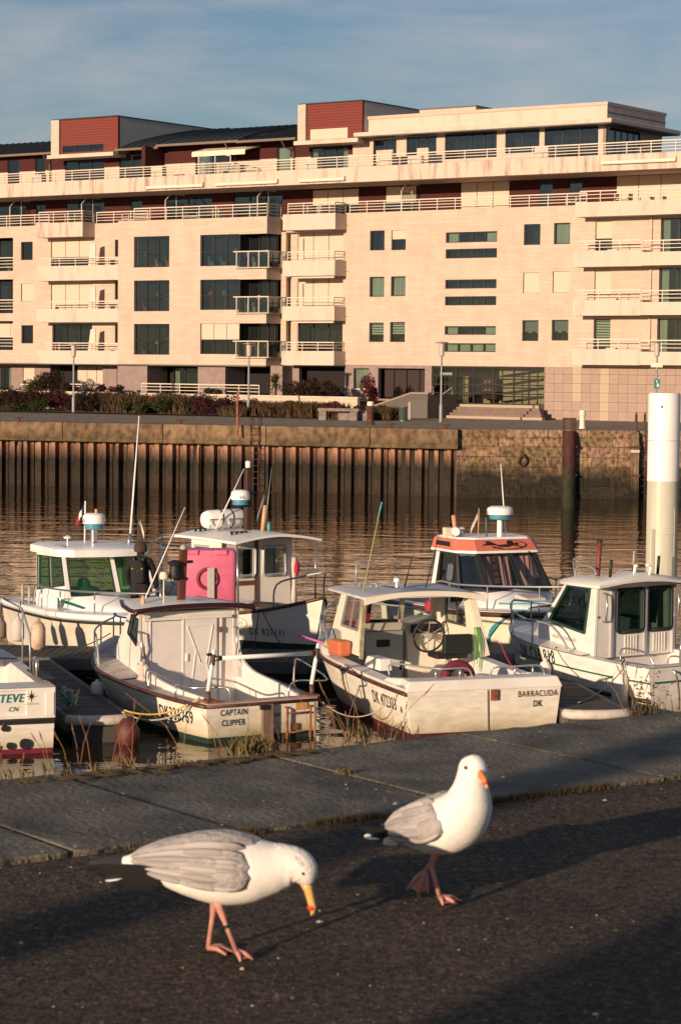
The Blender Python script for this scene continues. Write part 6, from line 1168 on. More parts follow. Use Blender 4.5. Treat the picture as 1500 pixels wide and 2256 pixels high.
MB().add([(2.12,-1.10,1.3),(2.3,-1.09,1.3),(2.38,-1.0,2.2),(2.22,-1.0,2.2)], [(0,1,2,3)]).build('side_pillar', gel2, ob); MB().prism(rrect(2.86,3.10,1.62,1.98,.06), lambda a,b:(a,-1.09+(b-1.6)*.1,b), lambda a,b:(a,-1.07+(b-1.6)*.1,b)).build('hatch_frame', steel, ob)
for a, b in (((3.7,-.20,1.5),(3.38,-.18,2.25)),((3.75,.45,1.8),(3.4,.62,2.25))): MB().bar(a, b, .03, .03).build('wiper', blackm, ob)
cu = MB()
for k in range(12): pass
for y0, y1 in ((-.66,-.22),(-.05,.20),(.30,.78)):
    mb = MB(); P_ = [(3.25+.03*math.sin(q*2.2), y0+(y1-y0)*q/8) for q in range(9)]
    for q in range(8): mb.quad((P_[q][0]+.25,P_[q][1],1.5),(P_[q+1][0]+.25,P_[q+1][1],1.5),(P_[q+1][0],P_[q+1][1],2.18),(P_[q][0],P_[q][1],2.18))
    mb.build('curtain', mat('pink curtain', (.55,.28,.26), .9), ob, smooth=True)
mb = MB(); mb.loft([[(3.4,-1.05,1.12),(3.6,-.95,1.44),(3.9,0,1.50),(3.6,.95,1.44),(3.4,1.05,1.12)],[(4.3,-.95,1.16),(4.35,-.8,1.34),(4.4,0,1.40),(4.35,.8,1.34),(4.3,.95,1.16)],[(5.3,-.5,1.20),(5.3,-.4,1.26),(5.35,0,1.30),(5.3,.4,1.26),(5.3,.5,1.20)]], False, False); mb.build('foredeck_trunk', gel2, ob, smooth=True)
MB().hexa([(4.35,-.28,1.38),(4.35,.28,1.38),(4.85,.25,1.33),(4.85,-.25,1.33)],[(4.38,-.25,1.44),(4.38,.25,1.44),(4.82,.22,1.39),(4.82,-.22,1.39)]).build('deck_hatch', mat('hatch grey', (.50,.46,.42), .5), ob, bevel=.02); MB().tube([(5.35,.12,1.28),(5.35,.12,1.48)], .065, 14).build('bollard', steel, ob, smooth='auto')
tubeo(ob, arc([(4.6,-.75,1.28),(5.0,-.5,1.30),(5.3,.0,1.34),(5.35,.12,1.38)], 4), .018, rope_t, 'deck_rope', 5)
for k in range(5): tubeo(ob, arc([HO.P(.86+.008*k,1.22,-1,.02), HO.P(.80-.004*k,.85,-1,.05), HO.P(.74+.004*k,.45,-1,.08)], 4), .012, rope_t, 'mooring_rope', 5)
for k in range(2): tubeo(ob, arc([HO.P(.87+.01*k,1.2,-1,.02), HO.P(.93,.8,-1,.05), HO.P(.965,.5,-1,.08)], 4), .010, rope_d, 'mooring_rope', 5)
MB().tube([(3.0,.12,2.52),(3.0,.12,2.92)], .06, 12).build('radar_post', domew, ob, smooth='auto'); radome(ob, 3.0, .12, 2.92, .28, .28, 'FURUNO', rot=R(-125))
whip(ob, (2.95,.30,2.54), (2.75,.26,4.1), .018); tubeo(ob, [(2.7,-.78,2.52),(2.72,-.86,3.0)], .05, mat('flare tube', (.52,.24,.15), .5), 'flare_tube', 10); MB().tube([(2.7,-.84,2.6),(2.86,-.88,2.66)], [.04,.10], 12).build('horn', domew, ob, smooth='auto'); MB().lathe([(.06,0),(.08,.06),(.05,.14),(.1,.16),(.1,.2),(.02,.22)], 10, (2.6,-.62,2.52)).build('searchlight', domew, ob, smooth='auto')
tubeo(ob, [(2.9,-.35,2.52),(2.88,-.33,3.15)], .010, tanm, 'flag_staff'); flag(ob, (2.88,-.36,3.05), .30, .12, [clothw], (-.3,-1,0)); tubeo(ob, [(2.85,-.12,2.52),(2.85,-.14,2.95)], .02, mat('green aerial', (.05,.12,.12), .5), 'aerial'); MB().box(2.4,2.55,-.95,-.80,2.5,2.72).build('roof_box', mat('ivory box', (.66,.60,.46), .6), ob)
for s_ in (-1,1):
    pts = [HO.P(t, HO.zg(t), s_, -.05)+Vector((0,0,.52)) for t in (.45,.6,.75,.88,.96,1.0)]; tubeo(ob, arc([HO.P(.40,HO.zg(.4),s_,-.05)]+pts, 4), .02, bluerail, 'deck_rail')
    for t in (.55,.75,.92): p = HO.P(t, HO.zg(t), s_, -.05); tubeo(ob, [p, p+Vector((0,0,.52))], .016, bluerail, 'stanchion')
MB().ball(tuple(HO.P(.45,1.05,-1,.08)), .13,.13,.16).build('red_buoy', redm, ob, smooth=True)
# ---- boat half hidden behind the white pile
hb = boat('hidden_cruiser', 9.2, 54.5, 205, 'white boat mostly hidden behind the white pile at the right edge')
HH = Hull(hb, 6.0, 2.6, 1.0, 1.2, ks=.94, tm=.5, p=2.4); HH.build(gel, .06, dgreen, None); HH.deck(gel2, .06, .4, .22, .5, inner, deckm)
house(hb, [(1.8,1.0,1.05),(1.8,-1.0,1.05),(4.0,-.8,1.3),(4.0,.8,1.3)], [(1.8,.95,2.3),(1.8,-.95,2.3),(3.3,-.8,2.3),(3.3,.8,2.3)], {0:[(.1,.9,.3,.9)],1:[(.1,.9,.3,.9)],2:[(.1,.9,.1,.9)],3:[(.1,.9,.3,.9)]}, domew, g_grey, blackm); roofcap(hb, rrect(1.5,3.6,-1.1,1.1,.25), 2.3, gel2, .10, .10)
radome(hb, 2.4, -.75, 2.55, .26, .3)
# ---- pink tubs on the walkway, fenders, ropes
for z, lab in ((.46,'pink plastic fish tub, lower of the stack, behind the maroon roof'),(1.53,'pink plastic fish tub with round plug standing above the maroon roof')):
    t = empty('fish_tub', (-2.58,45.9,z), R(4)); tag(t, lab, 'tub', 'stacked pink tubs')
    body = MB(); body.loft([[(x,y,zz) for x, y in rrect(-.55*k,.55*k,-.36*k,.36*k,.10,3)] for zz, k in ((0,.94),(.03,1.0),(.98,1.02),(1.05,.97))]); body.build('body', pinkm, t, smooth='auto')
    for x in (-.30,.26): MB().box(x-.12,x+.12,-.40,-.30,.96,1.06).build('lug', pinkm, t, bevel=.02)
    MB().tube([(0+.19*math.cos(a),-.372,.50+.19*math.sin(a)) for a in [2*PI*k/28 for k in range(29)]], .035, 8).build('plug_ring', mat('dark pink', (.16,.018,.035), .6), t, smooth=True); MB().tube([(0,-.36,.50),(0,-.40,.50)], .13, 20).build('plug', pinkm, t, smooth='auto')
    MB().box(-.01,.13,-.44,-.405,.02,.72).build('strap', greyp, t, bevel=.01)
fender(None, -6.02, 46.95, .74, .15, .62, 'large stained cream fender standing against the green glass boat', mat('stained fender', (.55,.42,.33), .6, col2=(.30,.18,.13), vs=5, lo=.3, hi=.5))
fender(None, -6.48, 47.35, .80, .13, .5, 'small grey fender hanging left of the cream fender', clothw, (-6.45,47.6,1.35)); fender(None, -6.85, 47.5, .80, .12, .42, 'dark blotchy fender hanging at far left', mat('blotchy fender', (.20,.15,.12), .7), (-6.85,47.7,1.3))
p = mbt.location
def mloc(b, q): return tuple(Matrix.Translation(b.location) @ b.rotation_euler.to_matrix().to_4x4() @ Vector(q))
fender(None, *mloc(mbt, (2.62,1.30,.52)), .115, .50, 'white fender hanging at the bow half of the boat numbered DK C16 818', mat('fender white', (.66,.62,.56), .5), mloc(mbt, (2.5,1.12,1.0))); fender(None, *mloc(mbt, (.62,1.26,.45)), .15, .80, 'big white fender at the stern quarter of the boat numbered DK C16 818', MATS['fender white'], mloc(mbt, (.7,1.08,.96)))
by = empty('mooring_buoy', (-3.42,38.05,.16)); tag(by, 'dull red pear shaped buoy floating beside the finger pontoon', 'buoy'); MB().lathe([(.04,-.26),(.15,-.2),(.20,-.05),(.195,.08),(.14,.2),(.08,.27),(.03,.30)], 18).build('body', mat('buoy red', (.13,.022,.02), .6, col2=(.06,.014,.012), vs=6), by, smooth=True); tubeo(by, arc([(-.05,0,.34),(.0,-.06,.22),(.05,-.12,.12)], 3), .03, mat('weedy rope', (.18,.17,.06), .9), 'weedy_rope')
fender(None, -4.22, 41.0, .50, .11, .30, 'small white fender hanging under the bow of the maroon rimmed boat', MATS['fender white'], (-4.28,41.2,.9))
def free_rope(name, a, b, sag, m, lab, r=.014): 
    a, b = Vector(a), Vector(b); o = MB().tube([a.lerp(b, i/16)-Vector((0,0,sag*4*(i/16)*(1-i/16))) for i in range(17)], r, 6).build(name, m, None, smooth=True); tag(o, lab, 'rope'); return o
free_rope('mooring_rope', (-3.52,38.45,.50), mloc(cb, (.35,.98,.72)), .16, rope_y, 'yellow mooring rope from finger pontoon to the CAPTAIN CLIPPER stern', .016)
free_rope('mooring_rope', (-3.55,38.40,.48), mloc(cb, (.30,1.0,.72)), .24, rope_w, 'pale mooring rope just below the yellow one at the maroon rimmed boat', .016)
free_rope('mooring_rope', mloc(cb, (.15,-1.08,.66)), mloc(bb, (.30,1.22,1.0)), .50, rope_w, 'thin rope sagging between CAPTAIN CLIPPER and BARRACUDA', .010)
free_rope('mooring_rope', (-5.4,46.4,.5), mloc(cb, (5.6,.2,1.2)), .05, rope_d, 'dark rope from the walkway to the bow of the maroon rimmed boat', .010)
free_rope('mooring_rope', mloc(fbt, (4.55,-.80,1.2)), (-1.1,47.0,.5), .04, rope_d, 'dark rope down from the rail of the fishing boat', .010); free_rope('mooring_rope', mloc(fbt, (4.50,-.82,1.2)), (-1.7,46.9,.5), .05, rope_d, 'second dark rope slanting left from the fishing boat rail', .010)
free_rope('mooring_rope', (4.1,40.2,.45), mloc(mbt, (.6,1.1,.9)), .12, rope_w, 'pale rope from the right finger pontoon to the big white fender', .012)
ck = empty('rope_coil', (-4.48,39.0,.44)); tag(ck, 'tangled coloured rope heaped on the left finger pontoon', 'rope')
r_ = random.Random(11)
for m_ in (rope_w, rope_y, rope_t, clothw, rope_w, rope_g):
    tubeo(ck, arc([(r_.uniform(-.14,.14), r_.uniform(-.2,.2), r_.uniform(.02,.34)) for _ in range(9)], 5), .016, m_, 'strand', 5)
# ================================================================== the person on the boat deck, seen from behind
pr = empty('person', (-4.12,48.55,.70), R(-8)); tag(pr, 'person in black hooded jacket with a dark backpack, seen from behind', 'person')
def skin_body(name, joints, edges, parent, m, sub=2):
    me = bpy.data.meshes.new(name); me.from_pydata([j[0] for j in joints], edges, []); o = bpy.data.objects.new(name, me); C.objects.link(o); o.parent = parent
    md = o.modifiers.new('skin', 'SKIN'); md.use_smooth_shade = True
    for i, j in enumerate(joints): me.skin_vertices[0].data[i].radius = j[1]; me.skin_vertices[0].data[i].use_root = (i == 0)
    sd = o.modifiers.new('sub', 'SUBSURF'); sd.levels = sub; sd.render_levels = sub; me.materials.append(m); return o
m_black = mat('black cloth', (.005,.005,.006), .85, bump=.3, bs=18)
J = [((0,0,.92),(.17,.13)),((0,0,1.12),(.19,.14)),((0,-.01,1.34),(.21,.14)),((0,.0,1.47),(.10,.09)),((0,.03,1.56),(.075,.08)),((0,.05,1.63),(.10,.115)),((0,.04,1.72),(.075,.085)),
     ((-.20,0,1.40),(.095,.09)),((-.29,.03,1.17),(.078,.075)),((-.27,.14,.96),(.062,.06)),((-.24,.22,.88),(.035,.045)),((.20,0,1.40),(.095,.09)),((.30,.02,1.16),(.078,.075)),((.31,.10,.93),(.062,.06)),((.30,.16,.84),(.035,.045)),
     ((-.10,0,.84),(.115,.12)),((-.11,-.02,.48),(.085,.085)),((-.11,.02,.10),(.062,.065)),((-.12,-.14,.05),(.045,.04)),((.10,0,.84),(.115,.12)),((.11,-.02,.48),(.085,.085)),((.11,.02,.10),(.062,.065)),((.12,-.14,.05),(.045,.04))]
Ed = [(0,1),(1,2),(2,3),(3,4),(4,5),(5,6),(2,7),(7,8),(8,9),(9,10),(2,11),(11,12),(12,13),(13,14),(0,15),(15,16),(16,17),(17,18),(0,19),(19,20),(20,21),(21,22)]
skin_body('body', J, Ed, pr, m_black)
MB().lathe([(.13,0),(.145,.06),(.13,.14),(.09,.20),(.02,.225)], 16, (0,.03,1.60)).build('cap', mat('brown cap', (.045,.028,.014), .9), pr, smooth='auto')
mb = MB(); mb.loft([[(x,y,z) for x, y in rrect(-.15*k,.15*k,-.30,-.14,.05,3)] for z, k in ((.98,.8),(1.02,1.0),(1.30,1.0),(1.42,.7),(1.44,.5))]); bk = mb.build('backpack', mat('dark pack', (.006,.006,.007), .85), pr, smooth='auto')
for s_ in (-1,1): tubeo(pr, arc([(s_*.09,-.20,1.44),(s_*.12,-.02,1.50),(s_*.13,.12,1.40)], 4), .025, mat('olive strap', (.05,.05,.02), .9), 'pack_strap', 6); MB().box(s_*.10-.02,s_*.10+.02,-.31,-.295,1.26,1.29).build('pack_tag', mat('olive tag', (.20,.19,.05), .7), pr)
MB().box(-.0,.02,-.315,-.30,1.22,1.235).build('pack_tag', redm, pr)
for s_, hx, hy, hz in ((-1,-.235,.235,.86),(1,.295,.175,.815)):
    hj = [((hx,hy,hz+.04),(.028,.034)),((hx,hy+.01,hz-.03),(.020,.036)),]; he = [(0,1)]
    for k in range(4): a = len(hj); dy = -.024+.016*k; hj += [((hx,hy+.01+dy,hz-.07),(.0095,.0095)),((hx+s_*-.01,hy+.02+dy,hz-.105+.006*abs(k-1.5)),(.0085,.0085)),((hx+s_*-.02,hy+.035+dy,hz-.125+.008*abs(k-1.5)),(.007,.007))]; he += [(1,a),(a,a+1),(a+1,a+2)]
    a = len(hj); hj += [((hx,hy+.05,hz-.02),(.011,.011)),((hx-s_*.01,hy+.065,hz-.055),(.009,.009))]; he += [(0,a),(a,a+1)]
    skin_body('hand', hj, he, pr, mat('skin', (.45,.22,.15), .6), 1)

# ================================================================== gulls
m_wh = mat('white feathers', (.80,.77,.72), .85, var=.07, vs=14, bump=.07, bs=60, spec=.2); m_spk = mat('speckled head', (.74,.71,.68), .85, col2=(.40,.33,.30), vs=34, lo=.33, hi=.42, bump=.2, bs=70, spec=.2)
m_gr = mat('grey wing', (.36,.335,.33), .8, var=.18, vs=14, bump=.3, bs=60, spec=.2); m_gr2 = mat('pale grey edge', (.60,.56,.54), .85); m_bk = mat('black primaries', (.010,.010,.011), .6); m_leg = mat('pink legs', (.52,.24,.19), .6, var=.2, vs=40, bump=.2, bs=200); m_bill = mat('yellow bill', (.60,.36,.13), .4); m_bred = mat('red bill spot', (.55,.03,.02), .5); m_eye = mat('gull eye', (.35,.28,.12), .2); m_webm = mat('pink web', (.40,.16,.13), .6)
def ring_at(p, t, a, b, n=20):
    """ellipse across direction t (in the xz-plane); a in-plane radius, b sideways"""
    t = Vector((t[0],0,t[1])).normalized(); up_ = Vector((-t.z,0,t.x)); up_ = up_ if up_.z >= 0 or abs(up_.z) < .2 else -up_
    return [Vector((p[0],0,p[1]))+up_*(a*math.sin(q))+Vector((0,b*math.cos(q),0)) for q in [2*PI*k/n for k in range(n)]]
def gull_body(sp, n=20):
    P = [Vector((s[0], s[1])) for s in sp]; fine = []
    for i in range(len(sp)-1):
        for k in range(4):
            q = k/4; p0, p1, p2, p3 = sp[max(i-1,0)], sp[i], sp[i+1], sp[min(i+2,len(sp)-1)]
            fine.append(tuple(.5*((2*p1[j])+(-p0[j]+p2[j])*q+(2*p0[j]-5*p1[j]+4*p2[j]-p3[j])*q*q+(-p0[j]+3*p1[j]-3*p2[j]+p3[j])*q**3) for j in range(4)))
    fine.append(sp[-1]); rings = []; upv = None
    for i, f in enumerate(fine):
        a, b = fine[max(i-1,0)], fine[min(i+1,len(fine)-1)]; t = Vector((b[0]-a[0],0,b[1]-a[1])).normalized(); u_ = Vector((-t.z,0,t.x))
        rings.append([Vector((f[0],0,f[1]))+u_*(max(f[2],.002)*math.sin(q))+Vector((0,max(f[3],.002)*math.cos(q),0)) for q in [2*PI*k/n for k in range(n)]])
    return fine, rings
def shell(rings, i0, i1, k0, k1, off, taper=True):
    """patch of the body surface pushed outwards (for mantle and folded wings)"""
    rows = []; n = len(rings[0])
    for i in range(i0, i1+1):
        c = sum(rings[i], Vector())/n; q = (i-i0)/(i1-i0); e = math.sin(PI*min(max(q,.0),1))**.35 if taper else 1
        ka, kb = (k0+k1)/2-(k1-k0)/2*e, (k0+k1)/2+(k1-k0)/2*e; row = []
        for j in range(13):
            kk = ka+(kb-ka)*j/12; a_ = int(math.floor(kk)); f_ = kk-a_; p = rings[i][a_ % n].lerp(rings[i][(a_+1) % n], f_); edge = math.sin(PI*j/12)**.5
            row.append(p+(p-c).normalized()*off*(.15+.85*edge)*(.3+.7*min(1,e)))
        rows.append(row)
    return rows
def leg(par, hip, knee, ank, toes, name='leg', webm=None, band=None):
    mb = MB(); mb.tube([hip, tuple(Vector(hip).lerp(Vector(knee), .5)), knee, tuple(Vector(knee).lerp(Vector(ank), .12)), ank], [.016,.011,.0085,.0068,.0065], 8)
    l = mb.build(name, m_leg, par, smooth=True)
    f = MB()
    for t in toes: f.tube([ank, tuple(Vector(ank).lerp(Vector(t), .5)+Vector((0,0,.006))), t], [.0075,.0065,.003], 7)
    f.build('toes', m_leg, l, smooth=True); w = MB(); A = Vector(ank)
    for t0, t1 in zip(toes[:-1], toes[1:]):
        t0, t1 = Vector(t0), Vector(t1); mid = (t0+t1)/2; mid = A.lerp(mid, .86); w.add([A+Vector((0,0,.002)), t0.lerp(A,.08)+Vector((0,0,.001)), mid+Vector((0,0,.002)), t1.lerp(A,.08)+Vector((0,0,.001))], [(0,1,2),(0,2,3)])
    w.build('web', webm or m_webm, l, fix=False)
    if band: a, b = Vector(knee), Vector(ank); MB().tube([a.lerp(b, band), a.lerp(b, band+.10)], .0085, 10).build('leg_band', m_bk, l)
    return l
def feather(par, a, b, w, m, name, th=.004, tilt=0.0):
    a, b = Vector(a), Vector(b); d = (b-a).normalized(); s_ = Vector((0,1,0)); s_ = (s_-d*s_.dot(d)).normalized(); n_ = d.cross(s_); s_ = (s_*math.cos(tilt)+n_*math.sin(tilt)); rows = []
    for q, k in ((0,.6),(.3,1),(.7,.9),(.92,.5),(1,.08)): c = a.lerp(b, q); rows.append([c-s_*w*k, c+n_*th, c+s_*w*k, c-n_*th*.6])
    return MB().loft(rows).build(name, m, par, smooth='auto')
def wing_rows(rings, k0, k1, par, i0, i1, side):
    """long rear feathers and two rows of coverts, each a thin overlapping blade on the wing"""
    n = 6; wd = (k1-k0)/n; tone = [m_gr, mat('grey feather a', (.40,.375,.365), .8, spec=.2) if 'grey feather a' not in MATS else MATS['grey feather a'], mat('grey feather b', (.31,.29,.29), .8, spec=.2) if 'grey feather b' not in MATS else MATS['grey feather b']]
    for j in range(n):
        ka = k0+wd*j; q = j/(n-1); q = q if side < 0 else 1-q
        MB().loft(shell(rings, i0+int(3*q), i0+12-int(2*q), ka-.12*wd, ka+1.15*wd, .0185+.0016*(j % 3)), False, False).build('flight_feather', tone[j % 3], par, smooth=True)
        MB().loft(shell(rings, i0+8, i0+16, ka, ka+1.1*wd, .0195+.0012*((j+1) % 3)), False, False).build('covert', tone[(j+1) % 3], par, smooth=True)
        MB().loft(shell(rings, i0+13, i1-1, ka+.1*wd, ka+.95*wd, .0190+.0010*((j+2) % 3)), False, False).build('covert', tone[(j+2) % 3], par, smooth=True)
GZ = 4.7-.012
# --- left gull: head bent to the ground, walking right
g1 = empty('gull', (-.285,5.955,GZ), R(-6)); tag(g1, 'herring gull walking with its head bent down, bill near the asphalt', 'gull', 'two gulls on the quay')
sp1 = [(-.265,.236,.010,.014),(-.215,.234,.031,.036),(-.155,.232,.057,.060),(-.085,.229,.080,.082),(-.01,.225,.093,.094),(.06,.224,.087,.088),(.115,.229,.070,.068),(.152,.235,.057,.052),(.182,.234,.049,.044),(.202,.220,.040,.037),(.212,.203,.025,.026),(.216,.192,.012,.014)]
fine, rings = gull_body(sp1)
bd_ = MB().loft(rings).build('body', m_wh, g1, smooth=True)
N_ = len(fine)
MB().loft(shell(rings, 26, N_-3, 1.2, 8.8, .0016), False, False).build('head_speckles', m_spk, g1, smooth=True, fix=False)
mant = MB().loft(shell(rings, 5, 23, 2.4, 7.6, .008), False, False).build('mantle', m_gr, g1, smooth=True)
for side, (k0, k1) in ((-1, (7.0, 11.3)), (1, (-1.3, 3.0))):
    w = MB().loft(shell(rings, 2, 21, k0, k1, .014), False, False).build('wing', m_gr, g1, smooth=True)
    MB().loft(shell(rings, 15, 21, k0+(1.8 if side < 0 else -.2), k1+(.2 if side < 0 else -1.8), .020), False, False).build('wing_coverts', m_gr, w, smooth=True)
    wing_rows(rings, k0, k1, w, 2, 21, side)
    for k in range(5): feather(g1, (-.16,side*(.060-.003*k),.224-.008*k), (-.362+.026*k,side*(.034-.002*k),.222-.014*k), .019, m_bk, 'primary', tilt=side*R(-62))
for k in range(5): feather(g1, (-.22,-.02+.01*k,.222), (-.305,-.030+.015*k,.190), .018, m_wh, 'tail_feather', tilt=R(30)*(k-2)/2)
feather(g1, (-.02,-.008,.292), (-.045,-.012,.312), .010, m_gr2, 'ruffled_feather')
bl = MB(); bl.loft([[Vector((x+dx*a_, b_*.8, z+dz*a_)) for a_, b_ in ((r_,0),(r_*.5,r_*.8),(-r_*.5,r_*.8),(-r_,0),(-r_*.5,-r_*.8),(r_*.5,-r_*.8))] for x, z, r_, dx, dz in ((.205,.200,.017,.85,.5),(.214,.178,.0135,.9,.4),(.221,.150,.011,.95,.3),(.226,.132,.011,1,.2),(.226,.118,.0065,1,.1),(.222,.109,.0015,1,0))])
bl.build('bill', m_bill, g1, smooth=True); MB().ball((.222,-.0,.131),.0115,.0095,.010,8,6).build('bill_spot', m_bred, g1, smooth=True)
for s_ in (-1,1): e_ = MB().ball((.203,s_*.033,.226),.0075,.005,.0075,10,8).build('eye', m_eye, g1, smooth=True); MB().ball((.2045,s_*.037,.226),.004,.003,.004,8,6).build('pupil', m_bk, e_, smooth=True)
leg(g1, (-.03,.028,.155), (-.035,.028,.100), (-.046,.022,.012), [(.012,.052,.004),(.022,.018,.004),(.006,-.012,.004)], 'leg')
leg(g1, (-.02,-.028,.155), (.0,-.03,.105), (.036,-.038,.020), [(.060,-.020,.003),(.080,-.046,.003),(.052,-.072,.003)], 'leg', band=.22)
# --- right gull: upright, three-quarter view
g2 = empty('gull', (.305,6.58,GZ), R(-48)); tag(g2, 'upright gull with orange bill looking to the right', 'gull', 'two gulls on the quay')
sp2 = [(-.235,.172,.010,.020),(-.19,.180,.030,.042),(-.135,.192,.056,.066),(-.07,.206,.076,.086),(0,.222,.086,.094),(.052,.248,.082,.088),(.082,.285,.070,.078),(.094,.322,.056,.062),(.099,.352,.046,.049),(.103,.378,.042,.043),(.107,.402,.040,.040),(.111,.420,.029,.029),(.113,.432,.010,.011)]
fine, rings = gull_body(sp2); N_ = len(fine)
MB().loft(rings).build('body', m_wh, g2, smooth=True)
MB().loft(shell(rings, 5, 23, 2.6, 7.4, .007), False, False).build('mantle', m_gr, g2, smooth=True)
for side, (k0, k1) in ((-1, (7.0, 11.6)), (1, (-1.6, 3.0))):
    w = MB().loft(shell(rings, 2, 21, k0, k1, .016), False, False).build('wing', m_gr, g2, smooth=True)
    MB().loft(shell(rings, 14, 21, k0+(2.0 if side < 0 else -.1), k1+(.1 if side < 0 else -2.0), .020), False, False).build('wing_coverts', m_gr, w, smooth=True)
    wing_rows(rings, k0, k1, w, 2, 21, side)
    for k in range(5): feather(g2, (-.14,side*(.066-.003*k),.180-.004*k), (-.315+.024*k,side*(.042-.002*k),.168-.008*k), .017, m_bk if k < 4 else m_wh, 'primary', tilt=side*R(-55))
for k in range(5): feather(g2, (-.19,-.02+.01*k,.165), (-.30,-.034+.017*k,.146), .022, m_wh, 'tail_feather', tilt=R(30)*(k-2)/2)
hd = R(-14)   # head turned a little towards the camera's right
def hp(x, y, z): c, s_ = math.cos(hd), math.sin(hd); return (.104+(x)*c-y*s_, x*s_+y*c, z)
bl = MB(); bl.loft([[Vector(hp(x, b_*.75, z+a_)) for a_, b_ in ((r_,0),(r_*.5,r_*.8),(-r_*.5,r_*.8),(-r_,0),(-r_*.5,-r_*.8),(r_*.5,-r_*.8))] for x, z, r_ in ((.030,.388,.016),(.044,.383,.0135),(.058,.375,.0115),(.068,.367,.0105),(.075,.357,.006),(.077,.350,.0015))])
bl.build('bill', mat('orange bill', (.62,.20,.06), .4), g2, smooth=True); MB().ball(hp(.067,0,.363),.009,.008,.008,8,6).build('bill_spot', m_bred, g2, smooth=True); MB().ball(hp(.075,0,.356),.005,.005,.006,8,6).build('bill_tip', m_bill, g2, smooth=True)
for s_ in (-1,1): e_ = MB().ball(hp(.020,s_*.034,.402),.0065,.0065,.0065,10,8).build('eye', m_eye, g2, smooth=True); MB().ball(hp(.0225,s_*.0375,.402),.004,.004,.004,8,6).build('pupil', m_bk, e_, smooth=True)
leg(g2, (-.01,-.022,.155), (-.034,-.022,.100), (-.006,-.014,.014), [(.032,.034,.003),(.052,-.002,.003),(.034,-.040,.003)], 'leg')
leg(g2, (-.02,.030,.155), (-.052,.018,.118), (-.072,-.008,.080), [(-.108,-.046,.022),(-.078,-.030,.004),(-.062,-.004,.012)], 'leg')

# ================================================================== what grows and lies on the near quay
def qpt(a, b, z=0.0):
    c, s_ = math.cos(QA), math.sin(QA); return (QO.x+a*c-b*s_, QO.y+a*s_+b*c, QO.z+z)
m_blade = mat('grass blade', (.085,.085,.028), .8, col2=(.20,.125,.05), vs=25); m_dry = mat('dry stalk', (.22,.11,.05), .8, var=.3, vs=30); m_mossg = mat('moss', (.060,.058,.016), .95, col2=(.10,.055,.02), vs=30)
def tuft(a, b, n, h, spread, lab, m=None, dry=0, w=.003, seed=0, lean=(0,0), name='grass_tuft'):
    r_ = random.Random(seed); o = empty(name, qpt(a, b), 0); tag(o, lab, 'grass'); mb = MB()
    for i in range(n):
        x, y = r_.gauss(0,spread), r_.gauss(0,spread*.5); l = h*r_.uniform(.5,1.05); dx, dy = r_.gauss(lean[0],.35)*l, r_.gauss(lean[1],.35)*l; a_ = r_.uniform(0,PI); c_, s_ = math.cos(a_)*w, math.sin(a_)*w
        c2, s2 = math.cos(QA), math.sin(QA); X, Y = x*c2-y*s2, x*s2+y*c2
        mb.add([(X-c_,Y-s_,0),(X+c_,Y+s_,0),(X+dx*.45+c_*.8,Y+dy*.45+s_*.8,l*.62),(X+dx*.45-c_*.8,Y+dy*.45-s_*.8,l*.62),(X+dx,Y+dy,l*.95)], [(0,1,2,3),(3,2,4)])
    stuff(mb.build('blades', m or m_blade, o, fix=False))
    for i in range(dry):
        l = r_.uniform(.10,.27); x, y = r_.gauss(0,spread*1.3), r_.gauss(0,spread*.4); dx, dy = r_.gauss(lean[0],.35)*l, r_.gauss(lean[1],.2)*l; c2, s2 = math.cos(QA), math.sin(QA); X, Y = x*c2-y*s2, x*s2+y*c2
        st_ = MB().tube([(X,Y,-.02),(X+dx*.4,Y+dy*.4,l*.55),(X+dx,Y+dy,l)], [.0017,.0014,.0009], 4).build('stalk', m_dry, o)
        if i % 2 == 0: MB().tube([(X+dx*.72,Y+dy*.72,l*.76),(X+dx*.86,Y+dy*.86,l*.88),(X+dx,Y+dy,l*1.01)], [.0008,.0030,.0008], 5).build('seed_head', m_dry, st_)
    return o
tuft(-.08,.03, 190, .085, .05, 'bushy grass tuft growing on the quay edge below the CAPTAIN CLIPPER', dry=6, seed=1)
tuft(-.95,.02, 40, .06, .10, 'sparse grass with dry stalks on the quay edge at left', dry=9, seed=2, lean=(-.3,0)); tuft(-.62,.02, 30, .05, .08, 'few dry stalks standing on the edge near the red buoy', dry=6, seed=3, lean=(-.2,0)); tuft(-1.22,.02, 40, .05, .08, 'thin dry stalks at the far left of the quay edge', dry=6, seed=12)
tuft(.42,.04, 40, .10, .07, 'tall dry stalks in front of the BARRACUDA hull', dry=10, seed=4, lean=(-.1,0)); tuft(.60,.03, 24, .09, .05, 'dark grass blades in front of the BARRACUDA transom corner', m=mat('dark blade', (.03,.032,.016), .8), dry=3, seed=5, lean=(.25,0))
tuft(-.03,-.52, 90, .022, .018, 'small round moss tuft on the slab joint', w=.0022, seed=6)
o = tuft(1.97,.03, 40, .07, .05, 'leafy weed at the right end of the quay edge', m=m_mossg, dry=7, seed=7, name='leafy_weed')
mb = MB(); r_ = random.Random(21)
for i in range(150):
    p = Vector((r_.gauss(0,.06), r_.gauss(0,.04), abs(r_.gauss(.07,.05)))); a = r_.uniform(0,2*PI); t1 = Vector((math.cos(a),math.sin(a),r_.uniform(-.5,.8)))*.013; t2 = Vector((-math.sin(a),math.cos(a),.3))*.005; mb.add([p-t1,p+t2,p+t1,p-t2], [(0,1,2,3)])
mb.build('leaves', m_mossg, o, fix=False)
gs = MB(); r_ = random.Random(31)
